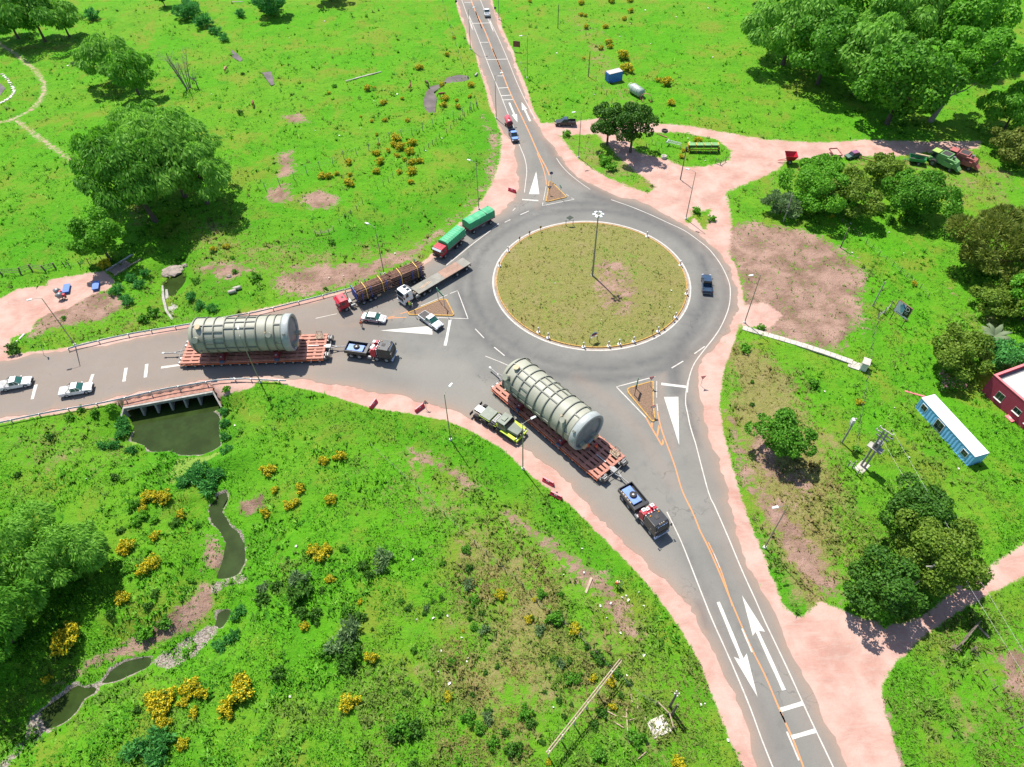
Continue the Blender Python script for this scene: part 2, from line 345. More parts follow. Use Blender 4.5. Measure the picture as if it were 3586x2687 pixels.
# ------------------------------------------------------------------ ground cover (what grows or lies where)
def soft(poly, w=2.0, k=1.0):      # 0..1, .5 on the outline
    return k*np.clip(.5+local(XX, YY, poly, w+1, lambda x, y: sdf(x, y, poly), -99.0)/(2*w), 0, 1)
def stroke(path, half, w=1.0, k=1.0):
    return k*np.clip(.5+(half-local(XX, YY, path, half+w+1, lambda x, y: seg_dist(x, y, path, False), 99.0))/(2*w), 0, 1)
dirt = np.clip(.5+(.5+1.3*vnoise(XX, YY, .12, 9)+road_sd)/1.8, 0, 1)*(road_sd > -12)
north = ss(YY, 150, 175)
dirt = np.clip(dirt-.2*north*(dirt < 1), 0, 1)
for reg, pts, w in [
 ('F', [(1084, 270), (1112, 330), (1118, 400), (1128, 410), (1090, 455), (1060, 475), (1000, 480), (1020, 455), (1050, 420), (1068, 380), (1080, 340), (1082, 300)], 1.5),
 ('R5', [(0, 910), (150, 830), (400, 800), (430, 750), (550, 730), (900, 670), (990, 760), (940, 830), (800, 880), (650, 960), (590, 1000), (420, 1040), (300, 1120), (280, 1200), (100, 1250), (80, 1400), (0, 1460), (-200, 1500), (-200, 950)], 1.0),
 ('F', [(560, 812), (640, 812), (700, 825), (770, 835), (863, 850), (987, 885), (1133, 965), (1247, 1060), (1357, 1170), (1431, 1250), (1501, 1320), (1551, 1430), (1595, 1520), (1640, 1657), (1690, 1850), (1660, 1850), (1602, 1657), (1560, 1560), (1510, 1430), (1470, 1360), (1420, 1290), (1370, 1230), (1300, 1160), (1230, 1090), (1150, 1030), (1080, 965), (1010, 928), (960, 908), (880, 893), (800, 882), (700, 850), (620, 832)], .6),
 ('F', [(250, 868), (370, 838), (480, 820), (560, 820), (545, 838), (470, 850), (370, 868), (270, 885)], .7),
 ('F', [(1548, 971), (1572, 1065), (1603, 1190), (1642, 1270), (1699, 1380), (1761, 1510), (1828, 1657), (1915, 1850), (2000, 1850), (1945, 1657), (1930, 1600), (1905, 1520), (1905, 1480), (1925, 1440), (2000, 1370), (2080, 1315), (2211, 1245), (2400, 1160), (2400, 1080), (2211, 1172), (2150, 1215), (2060, 1270), (2010, 1320), (1950, 1350), (1870, 1340), (1810, 1315), (1770, 1300), (1730, 1335), (1695, 1315), (1655, 1215), (1615, 1115), (1582, 1010), (1562, 930), (1553, 870), (1563, 800), (1585, 740), (1600, 690), (1590, 660), (1560, 745), (1520, 785), (1510, 850), (1530, 930)], .8),
 ('F', [(1600, 660), (1650, 652), (1690, 680), (1665, 708), (1600, 705)], 1.2),
 ('F', [(1165, 266), (1230, 264), (1290, 254), (1400, 266), (1500, 274), (1590, 290), (1650, 302), (1750, 308), (1870, 300), (2000, 305), (2118, 304), (2112, 322), (2060, 326), (1990, 330), (1930, 340), (1850, 336), (1780, 340), (1700, 346), (1680, 365), (1640, 385), (1600, 400), (1570, 415), (1560, 440), (1500, 462), (1470, 480), (1420, 455), (1382, 436), (1315, 416), (1274, 397), (1239, 374), (1209, 337), (1189, 309)], 1.5),
 ('F', [(1540, 430), (1570, 420), (1580, 480), (1575, 560), (1550, 540), (1520, 510)], 1.5),
 ('F', [(1455, 520), (1500, 470), (1545, 530), (1590, 620), (1600, 660), (1590, 700), (1570, 640), (1530, 560)], .8),
]:
    dirt = np.maximum(dirt, soft(PL(reg, pts), w))
for reg, pts, half in [('R1', [(-60, 340), (60, 420), (180, 500), (330, 640), (385, 750), (340, 860), (240, 960), (80, 1040), (-80, 1060)], 1.5), ('R1', [(150, 1040), (260, 1130), (400, 1230), (560, 1340), (760, 1470)], 1.5), ]:
    dirt = np.maximum(dirt, stroke(smooth_path(PL(reg, pts), 3), half, 1.5, .56))
for pts in ([(1205, 290), (1290, 288), (1330, 330), (1350, 350), (1420, 405), (1400, 420), (1340, 397), (1290, 374), (1250, 348), (1222, 312)], [(1345, 285), (1480, 285), (1550, 300), (1583, 325), (1578, 345), (1540, 358), (1480, 362), (1420, 342), (1370, 330)], [(1485, 455), (1520, 455), (1530, 480), (1505, 480)]):
    dirt = np.minimum(dirt, 1-soft(PL('F', pts), 1.2, .8))
soil = np.zeros(SH)
for reg, pts, w in [('F', [(1560, 480), (1640, 475), (1720, 490), (1800, 520), (1850, 560), (1880, 600), (1872, 680), (1850, 740), (1800, 765), (1720, 745), (1620, 712), (1588, 695), (1590, 630), (1570, 570), (1545, 530)], 3),
 ('F', [(1040, 250), (1082, 290), (1070, 380), (1030, 440), (960, 505), (900, 560), (780, 615), (660, 645), (600, 640), (575, 605), (640, 575), (800, 560), (900, 525), (1000, 450), (1040, 390), (1055, 320)], 3),
 ('F', [(1320, 1240), (1345, 1290), (1390, 1370), (1370, 1400), (1320, 1350), (1270, 1280), (1200, 1220), (1120, 1150), (1060, 1105), (1100, 1090), (1200, 1160), (1270, 1210)], 2.5),
 ('F', [(870, 960), (960, 985), (1040, 1050), (1000, 1060), (900, 1000)], 2.5),
 ('B5', [(1690, 60), (1720, 200), (1680, 350), (1560, 480), (1400, 560), (1200, 640), (1000, 700), (700, 800), (500, 880), (250, 1000), (450, 860), (700, 700), (1000, 560), (1250, 420), (1450, 300), (1600, 100)], 1.2),
 ('B1', [(2300, 1000), (1990, 1060), (1960, 1150), (2100, 1200), (2300, 1150)], 1.2), ('B1', [(1680, 1350), (1800, 1330), (1900, 1500), (1880, 1650), (1700, 1650)], 1.5),
 ('F', [(1590, 1010), (1640, 1040), (1720, 1100), (1790, 1200), (1830, 1300), (1760, 1300), (1700, 1220), (1640, 1120)], 3),
 ('F', [(1640, 870), (1700, 1000), (1780, 1050), (1740, 1080), (1650, 1050), (1600, 960)], 3.5),
 ('F', [(645, 427), (690, 405), (740, 425), (720, 450), (670, 455)], 2), ('F', [(590, 330), (640, 320), (640, 370), (600, 400)], 2.5), ('F', [(600, 250), (650, 240), (670, 265), (620, 275)], 2.5), ('F', [(570, 410), (620, 390), (640, 430), (580, 450)], 2.5),
 ('F', [(2130, 1400), (2230, 1370), (2230, 1560), (2170, 1500)], 2.5), ('F', [(1690, 1620), (1905, 1500), (1960, 1657), (1900, 1700)], 1), ('F', [(1350, 330), (1400, 345), (1470, 375), (1540, 385), (1590, 370), (1590, 400), (1440, 430), (1400, 400)], 2),
 ('F', [(1560, 880), (1590, 900), (1640, 1060), (1600, 1050)], 2), ('R5', [(1640, 600), (2100, 590), (2209, 680), (1900, 760), (1700, 680)], 2.5), ('R5', [(420, 740), (1000, 830), (1100, 1000), (900, 1120), (500, 1180), (250, 1280), (280, 1120)], 2)]:
    soil = np.maximum(soil, soft(PL(reg, pts), w, .85))
dry = np.zeros(SH)
for reg, pts, w, k in [('F', [(1555, 740), (1640, 740), (1700, 800), (1740, 880), (1800, 960), (1830, 1060), (1830, 1250), (1780, 1330), (1700, 1290), (1640, 1150), (1590, 1000), (1565, 880)], 5, 1.0),
 ('F', [(780, 960), (950, 960), (1080, 1080), (1250, 1200), (1400, 1380), (1500, 1560), (1440, 1657), (1300, 1600), (1150, 1657), (900, 1657), (850, 1450), (950, 1300), (900, 1150), (800, 1050)], 9, .68),
 ('F', [(420, 420), (560, 500), (760, 520), (900, 500), (1000, 440), (1050, 300), (1090, 290), (1060, 440), (950, 560), (700, 640), (420, 600), (400, 540)], 6, .55),
 ('F', [(1200, 30), (1260, 10), (1330, 100), (1390, 190), (1420, 250), (1340, 250), (1260, 150)], 6, .55), ('F', [(1200, 280), (1420, 350), (1560, 380), (1580, 440), (1470, 450), (1300, 400), (1220, 340)], 4, .6),
 ('F', [(1650, 370), (1720, 350), (1960, 330), (2110, 330), (2211, 370), (2211, 460), (2050, 440), (1900, 360), (1700, 390), (1640, 430)], 4, .55), ('F', [(1700, 500), (1900, 560), (1980, 700), (2010, 800), (1900, 780), (1860, 640)], 5, .4),
 ('F', [(0, 900), (250, 890), (300, 980), (250, 1060), (0, 1080)], 5, .45), ('F', [(60, 720), (300, 650), (400, 560), (380, 720), (170, 750)], 4, .4), ('F', [(1910, 1480), (2211, 1290), (2260, 1700), (1960, 1657)], 6, .5), ('F', [(2040, 620), (2211, 650), (2211, 830), (2080, 830)], 5, .5), ('F', [(280, 380), (330, 480), (290, 500), (250, 400)], 3, .75)]:
    dry = np.maximum(dry, soft(PL(reg, pts), w, k))
pale = np.clip(1-np.abs(wd-.1)/(.15+1.0*vnoise(XX, YY, .5, 22)**1.5), 0, 1)*(wd > -4)
pale = np.maximum(pale, soft(PL('B5', [(1230, 800), (1330, 720), (1560, 590), (1700, 500), (1780, 540), (1700, 640), (1600, 740), (1380, 870)], -2.4), .8))
pale = np.maximum(pale, soft(PL('B5', [(250, 1230), (310, 1220), (350, 1350), (300, 1480), (200, 1500), (50, 1657), (-100, 1750), (0, 1640), (200, 1420)], -2.4), .8))
pale = np.maximum(pale, soft(PL('B5', [(1720, 150), (1830, 140), (1960, 90), (2060, 110), (1950, 170), (1830, 180), (1730, 250)], -2.4), .6))
algae = np.maximum(soft(PL('B1', [(1500, 740), (1760, 730), (1850, 690), (1900, 700), (1700, 830), (1560, 900), (1480, 1000), (1410, 940), (1480, 830)], -2.3), 1.0), soft(PL('B1', [(1090, 560), (1150, 540), (1190, 610), (1130, 640)], -2.3), .5))
lush = np.zeros(SH)
for reg, pts, w, k in [('F', [(700, 480), (900, 440), (1000, 380), (1040, 250), (1080, 290), (1060, 380), (960, 480), (800, 540), (640, 560), (600, 530)], 5, .9), ('F', [(540, 830), (640, 850), (760, 880), (900, 910), (1030, 950), (1150, 1050), (1300, 1180), (1330, 1260), (1270, 1200), (1150, 1110), (980, 990), (800, 930), (600, 900)], 3, .8),
 ('F', [(280, 880), (490, 840), (520, 1000), (470, 1060), (380, 1040), (300, 980)], 3, .7), ('F', [(420, 560), (480, 600), (560, 640), (480, 680), (420, 690), (380, 560)], 3, .8), ('F', [(560, 400), (640, 360), (580, 600), (420, 560), (500, 480)], 6, .4), ('F', [(1560, 730), (1600, 740), (1640, 830), (1600, 850), (1565, 800)], 3, .8), ('F', [(1650, 1180), (1690, 1220), (1740, 1330), (1700, 1310)], 1.5, .9), ('F', [(0, 480), (150, 440), (200, 540), (0, 600)], 8, .5)]:
    lush = np.maximum(lush, soft(PL(reg, pts), w, k))

# ground material: grass, dry grass, bare soil, pink gravel, pale scum
def ground_mat():
    m, nt, b = newmat('ground_cover')
    tc = nd(nt, 'ShaderNodeTexCoord'); ob = tc.outputs['Object']
    a1 = nd(nt, 'ShaderNodeAttribute', attribute_name='cover_a'); a2 = nd(nt, 'ShaderNodeAttribute', attribute_name='cover_b')
    s1 = nd(nt, 'ShaderNodeSeparateColor'); s2 = nd(nt, 'ShaderNodeSeparateColor'); nt.links.new(a1.outputs['Color'], s1.inputs[0]); nt.links.new(a2.outputs['Color'], s2.inputs[0])
    big = noise(nt, .035, 5, .6, ob); mid = noise(nt, .22, 6, .62, ob, .4); fine = noise(nt, 1.1, 6, .68, ob, .6); tiny = noise(nt, 5.5, 4, .7, ob)
    mp = nd(nt, 'ShaderNodeMapping'); mp.inputs['Rotation'].default_value = (0, 0, .5); mp.inputs['Scale'].default_value = (.35, 1.5, 1); nt.links.new(ob, mp.inputs[0])
    strk = noise(nt, 1.0, 5, .65, mp.outputs[0], 1.2)
    g = mixc(nt, sstep(nt, big, .35, .65), (.070, .255, .007), (.110, .250, .014))
    g = mixc(nt, mth(nt, 'MULTIPLY', sstep(nt, mid, .45, .72), .75), g, (.050, .200, .008))
    g = mixc(nt, mth(nt, 'MULTIPLY', sstep(nt, strk, .50, .72), .55), g, (.120, .310, .022))
    g = mixc(nt, mth(nt, 'MULTIPLY', sstep(nt, fine, .52, .70), .62), g, (.034, .150, .006))
    g = mixc(nt, mth(nt, 'MULTIPLY', sstep(nt, tiny, .55, .78), .55), g, (.030, .120, .006))
    yel = mth(nt, 'MULTIPLY', sstep(nt, noise(nt, .09, 7, .7, ob, .5), .48, .64), .75)
    g = mixc(nt, yel, g, (.165, .205, .024))
    g = mixc(nt, mth(nt, 'MULTIPLY', s2.outputs[1], .62), g, (.036, .185, .006))        # lush
    dn = mth(nt, 'ADD', s1.outputs[2], mth(nt, 'MULTIPLY', mth(nt, 'SUBTRACT', fine, .5), 1.35)); dn = mth(nt, 'ADD', dn, mth(nt, 'MULTIPLY', mth(nt, 'SUBTRACT', mid, .5), 1.1))
    dcol = mixc(nt, sstep(nt, tiny, .35, .65), (.150, .140, .035), (.270, .215, .095)); dcol = mixc(nt, mth(nt, 'MULTIPLY', sstep(nt, mid, .5, .7), .5), dcol, (.30, .205, .125))
    g = mixc(nt, mth(nt, 'MULTIPLY', sstep(nt, dn, .42, .78), .86), g, dcol)
    sn = mth(nt, 'ADD', s1.outputs[1], mth(nt, 'MULTIPLY', mth(nt, 'SUBTRACT', fine, .5), 1.5)); sn = mth(nt, 'ADD', sn, mth(nt, 'MULTIPLY', mth(nt, 'SUBTRACT', mid, .5), .9))
    scol = mixc(nt, sstep(nt, mid, .35, .65), (.190, .118, .085), (.330, .210, .165)); scol = mixc(nt, mth(nt, 'MULTIPLY', sstep(nt, tiny, .5, .7), .5), scol, (.125, .090, .045))
    g = mixc(nt, sstep(nt, sn, .45, .72), g, scol)
    en = mth(nt, 'ADD', s1.outputs[0], mth(nt, 'MULTIPLY', mth(nt, 'SUBTRACT', fine, .5), .95)); en = mth(nt, 'ADD', en, mth(nt, 'MULTIPLY', mth(nt, 'SUBTRACT', tiny, .5), .55))
    ecol = mixc(nt, sstep(nt, mid, .3, .7), (.350, .195, .155), (.440, .300, .250)); ecol = mixc(nt, mth(nt, 'MULTIPLY', sstep(nt, strk, .45, .7), .55), ecol, (.370, .290, .245)); ecol = mixc(nt, mth(nt, 'MULTIPLY', sstep(nt, tiny, .6, .8), .45), ecol, (.27, .165, .125))
    g = mixc(nt, sstep(nt, en, .38, .64), g, ecol)
    an = mth(nt, 'ADD', s2.outputs[2], mth(nt, 'MULTIPLY', mth(nt, 'SUBTRACT', fine, .5), .6)); g = mixc(nt, mth(nt, 'MULTIPLY', sstep(nt, an, .4, .6), .85), g, (.20, .30, .055))
    pn = mth(nt, 'ADD', s2.outputs[0], mth(nt, 'MULTIPLY', mth(nt, 'SUBTRACT', fine, .5), 1.4)); pcol = mixc(nt, sstep(nt, tiny, .4, .65), (.17, .13, .105), (.42, .38, .33))
    g = mixc(nt, sstep(nt, pn, .42, .6), g, pcol)
    nt.links.new(g, b.inputs['Base Color']); b.inputs['Roughness'].default_value = .95; b.inputs['Specular IOR Level'].default_value = .1
    hsum = mth(nt, 'ADD', mth(nt, 'MULTIPLY', fine, .7), mth(nt, 'MULTIPLY', tiny, .3)); hsum = mth(nt, 'ADD', hsum, mth(nt, 'MULTIPLY', strk, .35))
    bp = nd(nt, 'ShaderNodeBump'); bp.inputs['Distance'].default_value = .55; nt.links.new(hsum, bp.inputs['Height'])
    nt.links.new(mth(nt, 'SUBTRACT', .95, mth(nt, 'MULTIPLY', sstep(nt, en, .44, .56), .70)), bp.inputs['Strength']); nt.links.new(bp.outputs[0], b.inputs['Normal'])
    return m
MG = ground_mat()
def set_attr(me, name, arr):
    a = me.attributes.new(name, 'FLOAT_COLOR', 'POINT'); a.data.foreach_set('color', np.asarray(arr, np.float32).ravel())
ny, nx = SH
idx = np.arange(nx*ny).reshape(ny, nx)
F = np.stack([idx[:-1, :-1], idx[:-1, 1:], idx[1:, 1:], idx[1:, :-1]], -1).reshape(-1, 4)
gm = mesh_np('ground', np.stack([XX, YY, HG], -1).reshape(-1, 3), F, MG, smooth=True)
set_attr(gm, 'cover_a', np.stack([dirt, soil, dry, np.ones(SH)], -1)); set_attr(gm, 'cover_b', np.stack([pale, lush, algae, np.ones(SH)], -1))
ground = struct(link('ground', gm))

# ------------------------------------------------------------------ water
def water_mat(name, c, rough=.08):
    m, nt, b = newmat(name); tc = nd(nt, 'ShaderNodeTexCoord'); n = noise(nt, .35, 5, .6, tc.outputs['Object'])
    nt.links.new(mixc(nt, sstep(nt, n, .35, .7), c, tuple(x*1.5 for x in c)), b.inputs['Base Color']); b.inputs['Roughness'].default_value = rough; b.inputs['Specular IOR Level'].default_value = .12
    n2 = noise(nt, 3.0, 3, .5, tc.outputs['Object']); bp = nd(nt, 'ShaderNodeBump'); bp.inputs['Strength'].default_value = .05; bp.inputs['Distance'].default_value = .05
    nt.links.new(n2, bp.inputs['Height']); nt.links.new(bp.outputs[0], b.inputs['Normal']); return m
MW = water_mat('pond_water', (.020, .034, .008)); MW2 = water_mat('muddy_water', (.105, .085, .075), .15)
def water(name, poly, z, m, grow=1.0):
    a = np.array(poly); c = a.mean(0); q = [tuple(c+(p-c)*(1+grow/max(1, np.hypot(*(p-c))))) for p in a]
    return struct(flat(name, q, m, z))
for k, w in WATER.items(): water('water_'+k, w, WL, MW, .7)
for k, w in NWATER.items(): water('water_'+k, w, NW, MW, .6)
for k, w in UWATER.items(): water('water_'+k, w, UW, MW2, .5)

# ------------------------------------------------------------------ asphalt
def densify(pts, step, jit=0.0):
    out = []; n = len(pts)
    for i in range(n):
        a = np.array(pts[i]); b = np.array(pts[(i+1) % n]); L = np.hypot(*(b-a)); k = max(1, int(L/step))
        nn = np.array((-(b-a)[1], (b-a)[0]))/max(L, 1e-6)
        for j in range(k):
            q = a+(b-a)*j/k
            if jit and L < 60: q = q+nn*jit*(vnoise(np.array([q[0]]), np.array([q[1]]), .5, 31)[0]+.6*vnoise(np.array([q[0]]), np.array([q[1]]), 1.7, 32)[0]-.8)
            out.append(tuple(q))
    return out
edge = densify(smooth_path(ASPH[1:-1], 1.2), .6, .85); edge = [ASPH[0]] + edge + [ASPH[-1]]
ea = np.array(edge[1:-1]); xs = np.arange(ea[:, 0].min(), ea[:, 0].max(), 1.0); ys = np.arange(ea[:, 1].min(), 290, 1.0)
ix, iy = np.meshgrid(xs, ys); ix = ix.ravel()+rng.uniform(-.2, .2, ix.size); iy = iy.ravel()+rng.uniform(-.2, .2, iy.size)
k = sdf(ix, iy, edge) > .6; ip = np.c_[ix[k], iy[k]]
cv = [Vector(p) for p in edge] + [Vector(p) for p in ip]
rv, re_, rf, *_ = geometry.delaunay_2d_cdt(cv, [], [list(range(len(edge)))], 1, 1e-4)
av = np.array([(v.x, v.y) for v in rv]); AX, AY = av[:, 0], av[:, 1]
aedge = np.clip(sdf(AX, AY, edge), 0, 99)
rr = np.hypot(AX-IC[0], AY-IC[1])
def astroke(reg, pts, half, w, kk=1.0): return kk*np.clip(.5+(half-seg_dist(AX, AY, smooth_path(PL(reg, pts), 2), False))/(2*w), 0, 1)
ang = np.arctan2(AY-IC[1], AX-IC[0])
wear = np.maximum(np.exp(-((rr-23.6)/.9)**2), np.exp(-((rr-26.2)/1.0)**2))*.55*(rr < 32)
for reg, pts, hf, w, kk in [('R3', [(520, 1190), (590, 1320), (680, 1440), (800, 1540), (920, 1610), (1060, 1680)], .9, 1.2, .9), ('R7', [(900, -40), (1150, 40), (1400, 140), (1600, 260), (1760, 380)], 1.2, 1.5, .8), ('R7', [(1850, 480), (1900, 640), (1890, 840), (1820, 1020), (1730, 1180), (1650, 1330), (1610, 1500), (1650, 1640)], .8, 1.2, .95),
 ('E2', [(960, 330), (945, 450), (965, 560), (990, 700), (1040, 880), (1080, 980)], .35, .5, .9), ('R7', [(1780, 940), (1700, 1120), (1640, 1250)], .5, .8, .6),
 ('B7', [(1150, 40), (1330, 380), (1480, 700), (1620, 1000), (1760, 1330), (1900, 1700)], .7, 1.0, .35), ('B7', [(1330, 80), (1480, 420), (1640, 760), (1800, 1100), (1900, 1330)], .5, .8, .3), ('B7', [(1230, 440), (1280, 540), (1325, 640)], .45, .35, .8),
 ('R2', [(1840, 60), (1930, 260), (2040, 500), (2140, 740), (2200, 900)], 1.0, 1.2, .3), ('R3', [(-30, 200), (80, 420), (190, 680), (300, 930), (400, 1160), (470, 1300)], 1.0, 1.3, .3), ('R3', [(90, 330), (220, 640), (340, 920), (480, 1200)], .8, 1.2, .35),
 ('Z2', [(560, 640), (800, 620), (1100, 680), (1300, 760)], 1.4, 2.0, .3), ('R6', [(400, 1480), (900, 1500), (1500, 1600), (1900, 1657)], .8, 1.2, .3), ('R7', [(60, 800), (100, 1000), (220, 1180), (400, 1320), (700, 1420), (1000, 1440), (1300, 1400)], 1.0, 1.5, .4), ('R7', [(-60, 1500), (200, 1560), (500, 1640), (800, 1800), (1050, 2050)], 1.0, 1.5, .35)]:
    wear = np.maximum(wear, astroke(reg, pts, hf, w, kk))
dust = np.exp(-aedge/1.3)*.9
west = ss(-AX, 18, 36)*(AY < 105); dust = np.maximum(dust, west*.42)
nshould = ss(AY, 118, 150)*np.clip(1-aedge/2.6, 0, 1)*.35
for reg, pts, hf, w, kk in [('E1', [(330, 300), (320, 520), (290, 700), (200, 900)], .3, .5, .6), ('E2', [(640, 90), (610, 240), (620, 480), (680, 740), (760, 1000)], .4, .7, .6), ('E2', [(0, 380), (200, 560), (350, 760), (500, 960)], .3, .8, .45), ('R6', [(300, 1520), (700, 1450), (950, 1370), (1130, 1300)], .6, 1.0, .7), ('R6', [(900, 1340), (1100, 1290), (1260, 1230)], .5, .7, .6), ('R5', [(0, 1520), (600, 1440), (1200, 1330), (1700, 1240)], 1.3, 1.8, .45), ('F', [(640, 690), (800, 660), (930, 600)], .8, 1.5, .5), ('B3', [(1000, 200), (1150, 300), (1300, 420), (1500, 640), (1650, 860), (1800, 1080)], .5, 1.4, .4), ('Z2', [(150, 690), (450, 690), (900, 800), (1271, 850)], .5, 1.3, .5)]:
    dust = np.maximum(dust, astroke(reg, pts, hf, w, kk))
patch = np.zeros(len(av))
def poly_a(reg, pts, w): return np.clip(.5+sdf(AX, AY, PL(reg, pts))/(2*w), 0, 1)
patch = np.maximum(patch, poly_a('R3', [(150, 560), (330, 640), (560, 1190), (200, 1230), (140, 900)], .5)*.0)
olderS = poly_a('F', [(600, 815), (860, 850), (990, 888), (1130, 968), (1250, 1062), (1360, 1175), (1490, 1305), (1440, 1200), (1330, 1050), (1180, 900), (1000, 780), (800, 760), (600, 790)], 1.0)
def asphalt_mat():
    m, nt, b = newmat('asphalt'); tc = nd(nt, 'ShaderNodeTexCoord'); ob = tc.outputs['Object']
    a1 = nd(nt, 'ShaderNodeAttribute', attribute_name='surf'); s1 = nd(nt, 'ShaderNodeSeparateColor'); nt.links.new(a1.outputs['Color'], s1.inputs[0])
    big = noise(nt, .06, 5, .6, ob); mid = noise(nt, .5, 6, .65, ob, .3); fine = noise(nt, 9, 3, .7, ob)
    c = mixc(nt, sstep(nt, big, .35, .65), (.150, .146, .132), (.185, .178, .160)); c = mixc(nt, mth(nt, 'MULTIPLY', sstep(nt, mid, .5, .72), .45), c, (.125, .124, .115))
    c = mixc(nt, mth(nt, 'MULTIPLY', s1.outputs[2], .55), c, (.215, .205, .180))
    wn_ = mth(nt, 'MULTIPLY', s1.outputs[0], mth(nt, 'ADD', .45, mth(nt, 'MULTIPLY', mid, .9))); c = mixc(nt, mth(nt, 'MULTIPLY', wn_, .85, clamp=True), c, (.048, .052, .060))
    dn = mth(nt, 'MULTIPLY', s1.outputs[1], mth(nt, 'ADD', .35, mth(nt, 'MULTIPLY', mid, 1.3))); c = mixc(nt, mth(nt, 'MULTIPLY', dn, .95, clamp=True), c, (.260, .185, .142))
    c = mixc(nt, mth(nt, 'MULTIPLY', sstep(nt, fine, .45, .75), .22), c, (.055, .055, .052))
    vr = nd(nt, 'ShaderNodeTexVoronoi', feature='DISTANCE_TO_EDGE'); vr.inputs['Scale'].default_value = .16; wv = nd(nt, 'ShaderNodeVectorMath', operation='ADD'); nz = nd(nt, 'ShaderNodeTexNoise'); nz.inputs['Scale'].default_value = .7; nz.inputs['Detail'].default_value = 6
    nt.links.new(ob, nz.inputs['Vector']); nt.links.new(ob, wv.inputs[0]); sc = nd(nt, 'ShaderNodeVectorMath', operation='SCALE'); sc.inputs['Scale'].default_value = 3.2; nt.links.new(nz.outputs['Color'], sc.inputs[0]); nt.links.new(sc.outputs[0], wv.inputs[1]); nt.links.new(wv.outputs[0], vr.inputs['Vector'])
    cr = mth(nt, 'SUBTRACT', 1.0, sstep(nt, vr.outputs['Distance'], .004, .014)); cr = mth(nt, 'MULTIPLY', cr, mth(nt, 'MULTIPLY', sstep(nt, big, .55, .62), .35)); c = mixc(nt, cr, c, (.035, .035, .035))
    nt.links.new(c, b.inputs['Base Color']); b.inputs['Roughness'].default_value = .9; b.inputs['Specular IOR Level'].default_value = .2
    bp = nd(nt, 'ShaderNodeBump'); bp.inputs['Strength'].default_value = .12; bp.inputs['Distance'].default_value = .03; nt.links.new(fine, bp.inputs['Height']); nt.links.new(bp.outputs[0], b.inputs['Normal'])
    return m
MA = asphalt_mat()
am = bpy.data.meshes.new('road'); am.from_pydata([(x, y, .03) for x, y in av], [], [list(f) for f in rf]); am.materials.append(MA)
set_attr(am, 'surf', np.c_[np.clip(wear, 0, 1), np.clip(dust, 0, 1), np.clip(olderS+nshould, 0, 1), np.ones(len(av))])
bm = bmesh.new(); bm.from_mesh(am); bmesh.ops.recalc_face_normals(bm, faces=bm.faces)
if bm.faces and sum(f.normal.z for f in bm.faces) < 0: bmesh.ops.reverse_faces(bm, faces=bm.faces)
bm.to_mesh(am); bm.free()
road = struct(link('road', am))

# ------------------------------------------------------------------ paint on the road
def paint_mat(name, c, wearf=.45):
    m, nt, b = newmat(name); tc = nd(nt, 'ShaderNodeTexCoord'); ob = tc.outputs['Object']; n1 = noise(nt, 1.4, 6, .7, ob); n2 = noise(nt, 9, 3, .7, ob)
    cc = mixc(nt, mth(nt, 'MULTIPLY', sstep(nt, n1, .42, .7), wearf), c, (.20, .18, .155)); cc = mixc(nt, mth(nt, 'MULTIPLY', sstep(nt, n2, .55, .75), .3), cc, (.15, .14, .13))
    nt.links.new(cc, b.inputs['Base Color']); b.inputs['Roughness'].default_value = .8; return m
MP = paint_mat('white_road_paint', (.46, .43, .385)); MO = paint_mat('orange_road_paint', (.52, .215, .075), .4); MPW = paint_mat('bright_white_paint', (.50, .48, .43), .35)
ZP = .036
def line(reg, pts, w=.15, m=None, name='edge_line', sm=True):
    global ZP
    ZP += .0003
    p = PL(reg, pts) if isinstance(reg, str) else pts
    ribbon(name, smooth_path(p, 1.0) if sm else densify_open(p), w, m or MP, ZP, road, jit=.25)
def densify_open(p, step=1.0):
    out = []
    for a, b in zip(p, p[1:]):
        a = np.array(a); b = np.array(b); k = max(1, int(np.hypot(*(b-a))/step)); out += [tuple(a+(b-a)*j/k) for j in range(k)]
    return out+[tuple(p[-1])]
nl = PL('R2', [(1760, 0), (1820, 130), (1900, 320), (1990, 560), (2080, 780), (2150, 960), (2200, 1080)])+PL('R3', [(270, 1190), (305, 1280), (340, 1370), (355, 1470), (345, 1570), (335, 1657)])
line(None, [tuple(np.array(nl[0])+_dn*300)]+nl, .16)
nr = PL('R2', [(1920, 0), (2000, 170), (2080, 340)])+PL('R3', [(190, 510), (262, 690), (335, 850), (430, 1030)])
line(None, [tuple(np.array(nr[0])+_dn*300)]+nr, .16)
line('R3', [(610, 1360), (650, 1420), (720, 1495), (820, 1575), (900, 1630)]); line('R7', [(1080, 0), (1250, 60), (1420, 130), (1560, 195), (1700, 260), (1790, 320), (1900, 405), (1960, 470), (2030, 570), (2090, 700), (2105, 800), (2090, 930), (2030, 1080), (1960, 1190), (1880, 1290), (1800, 1400), (1765, 1480), (1745, 1560), (1735, 1657)], .17)
line(None, PL('E2', [(950, 150), (925, 300), (920, 440), (945, 560), (970, 690), (1010, 830), (1040, 920)])+PL('B4', [(-40, 860), (0, 950), (100, 1180), (200, 1420), (300, 1640)])+PL('B8', [(100, 290), (200, 500), (300, 720), (400, 930), (520, 1190)]), .17)
line(None, PL('B3', [(1740, 1310), (1800, 1430)])+PL('B7', [(1130, 0), (1190, 150), (1260, 330), (1360, 580), (1450, 780), (1550, 1010), (1640, 1230), (1720, 1450), (1800, 1650), (1880, 1850)]), .17)
no = PL('R2', [(1840, 0), (1880, 100), (1960, 270), (2040, 470), (2100, 600)])+PL('R3', [(60, 420), (130, 590), (200, 770), (300, 980), (380, 1150), (450, 1310), (520, 1440), (550, 1510)])
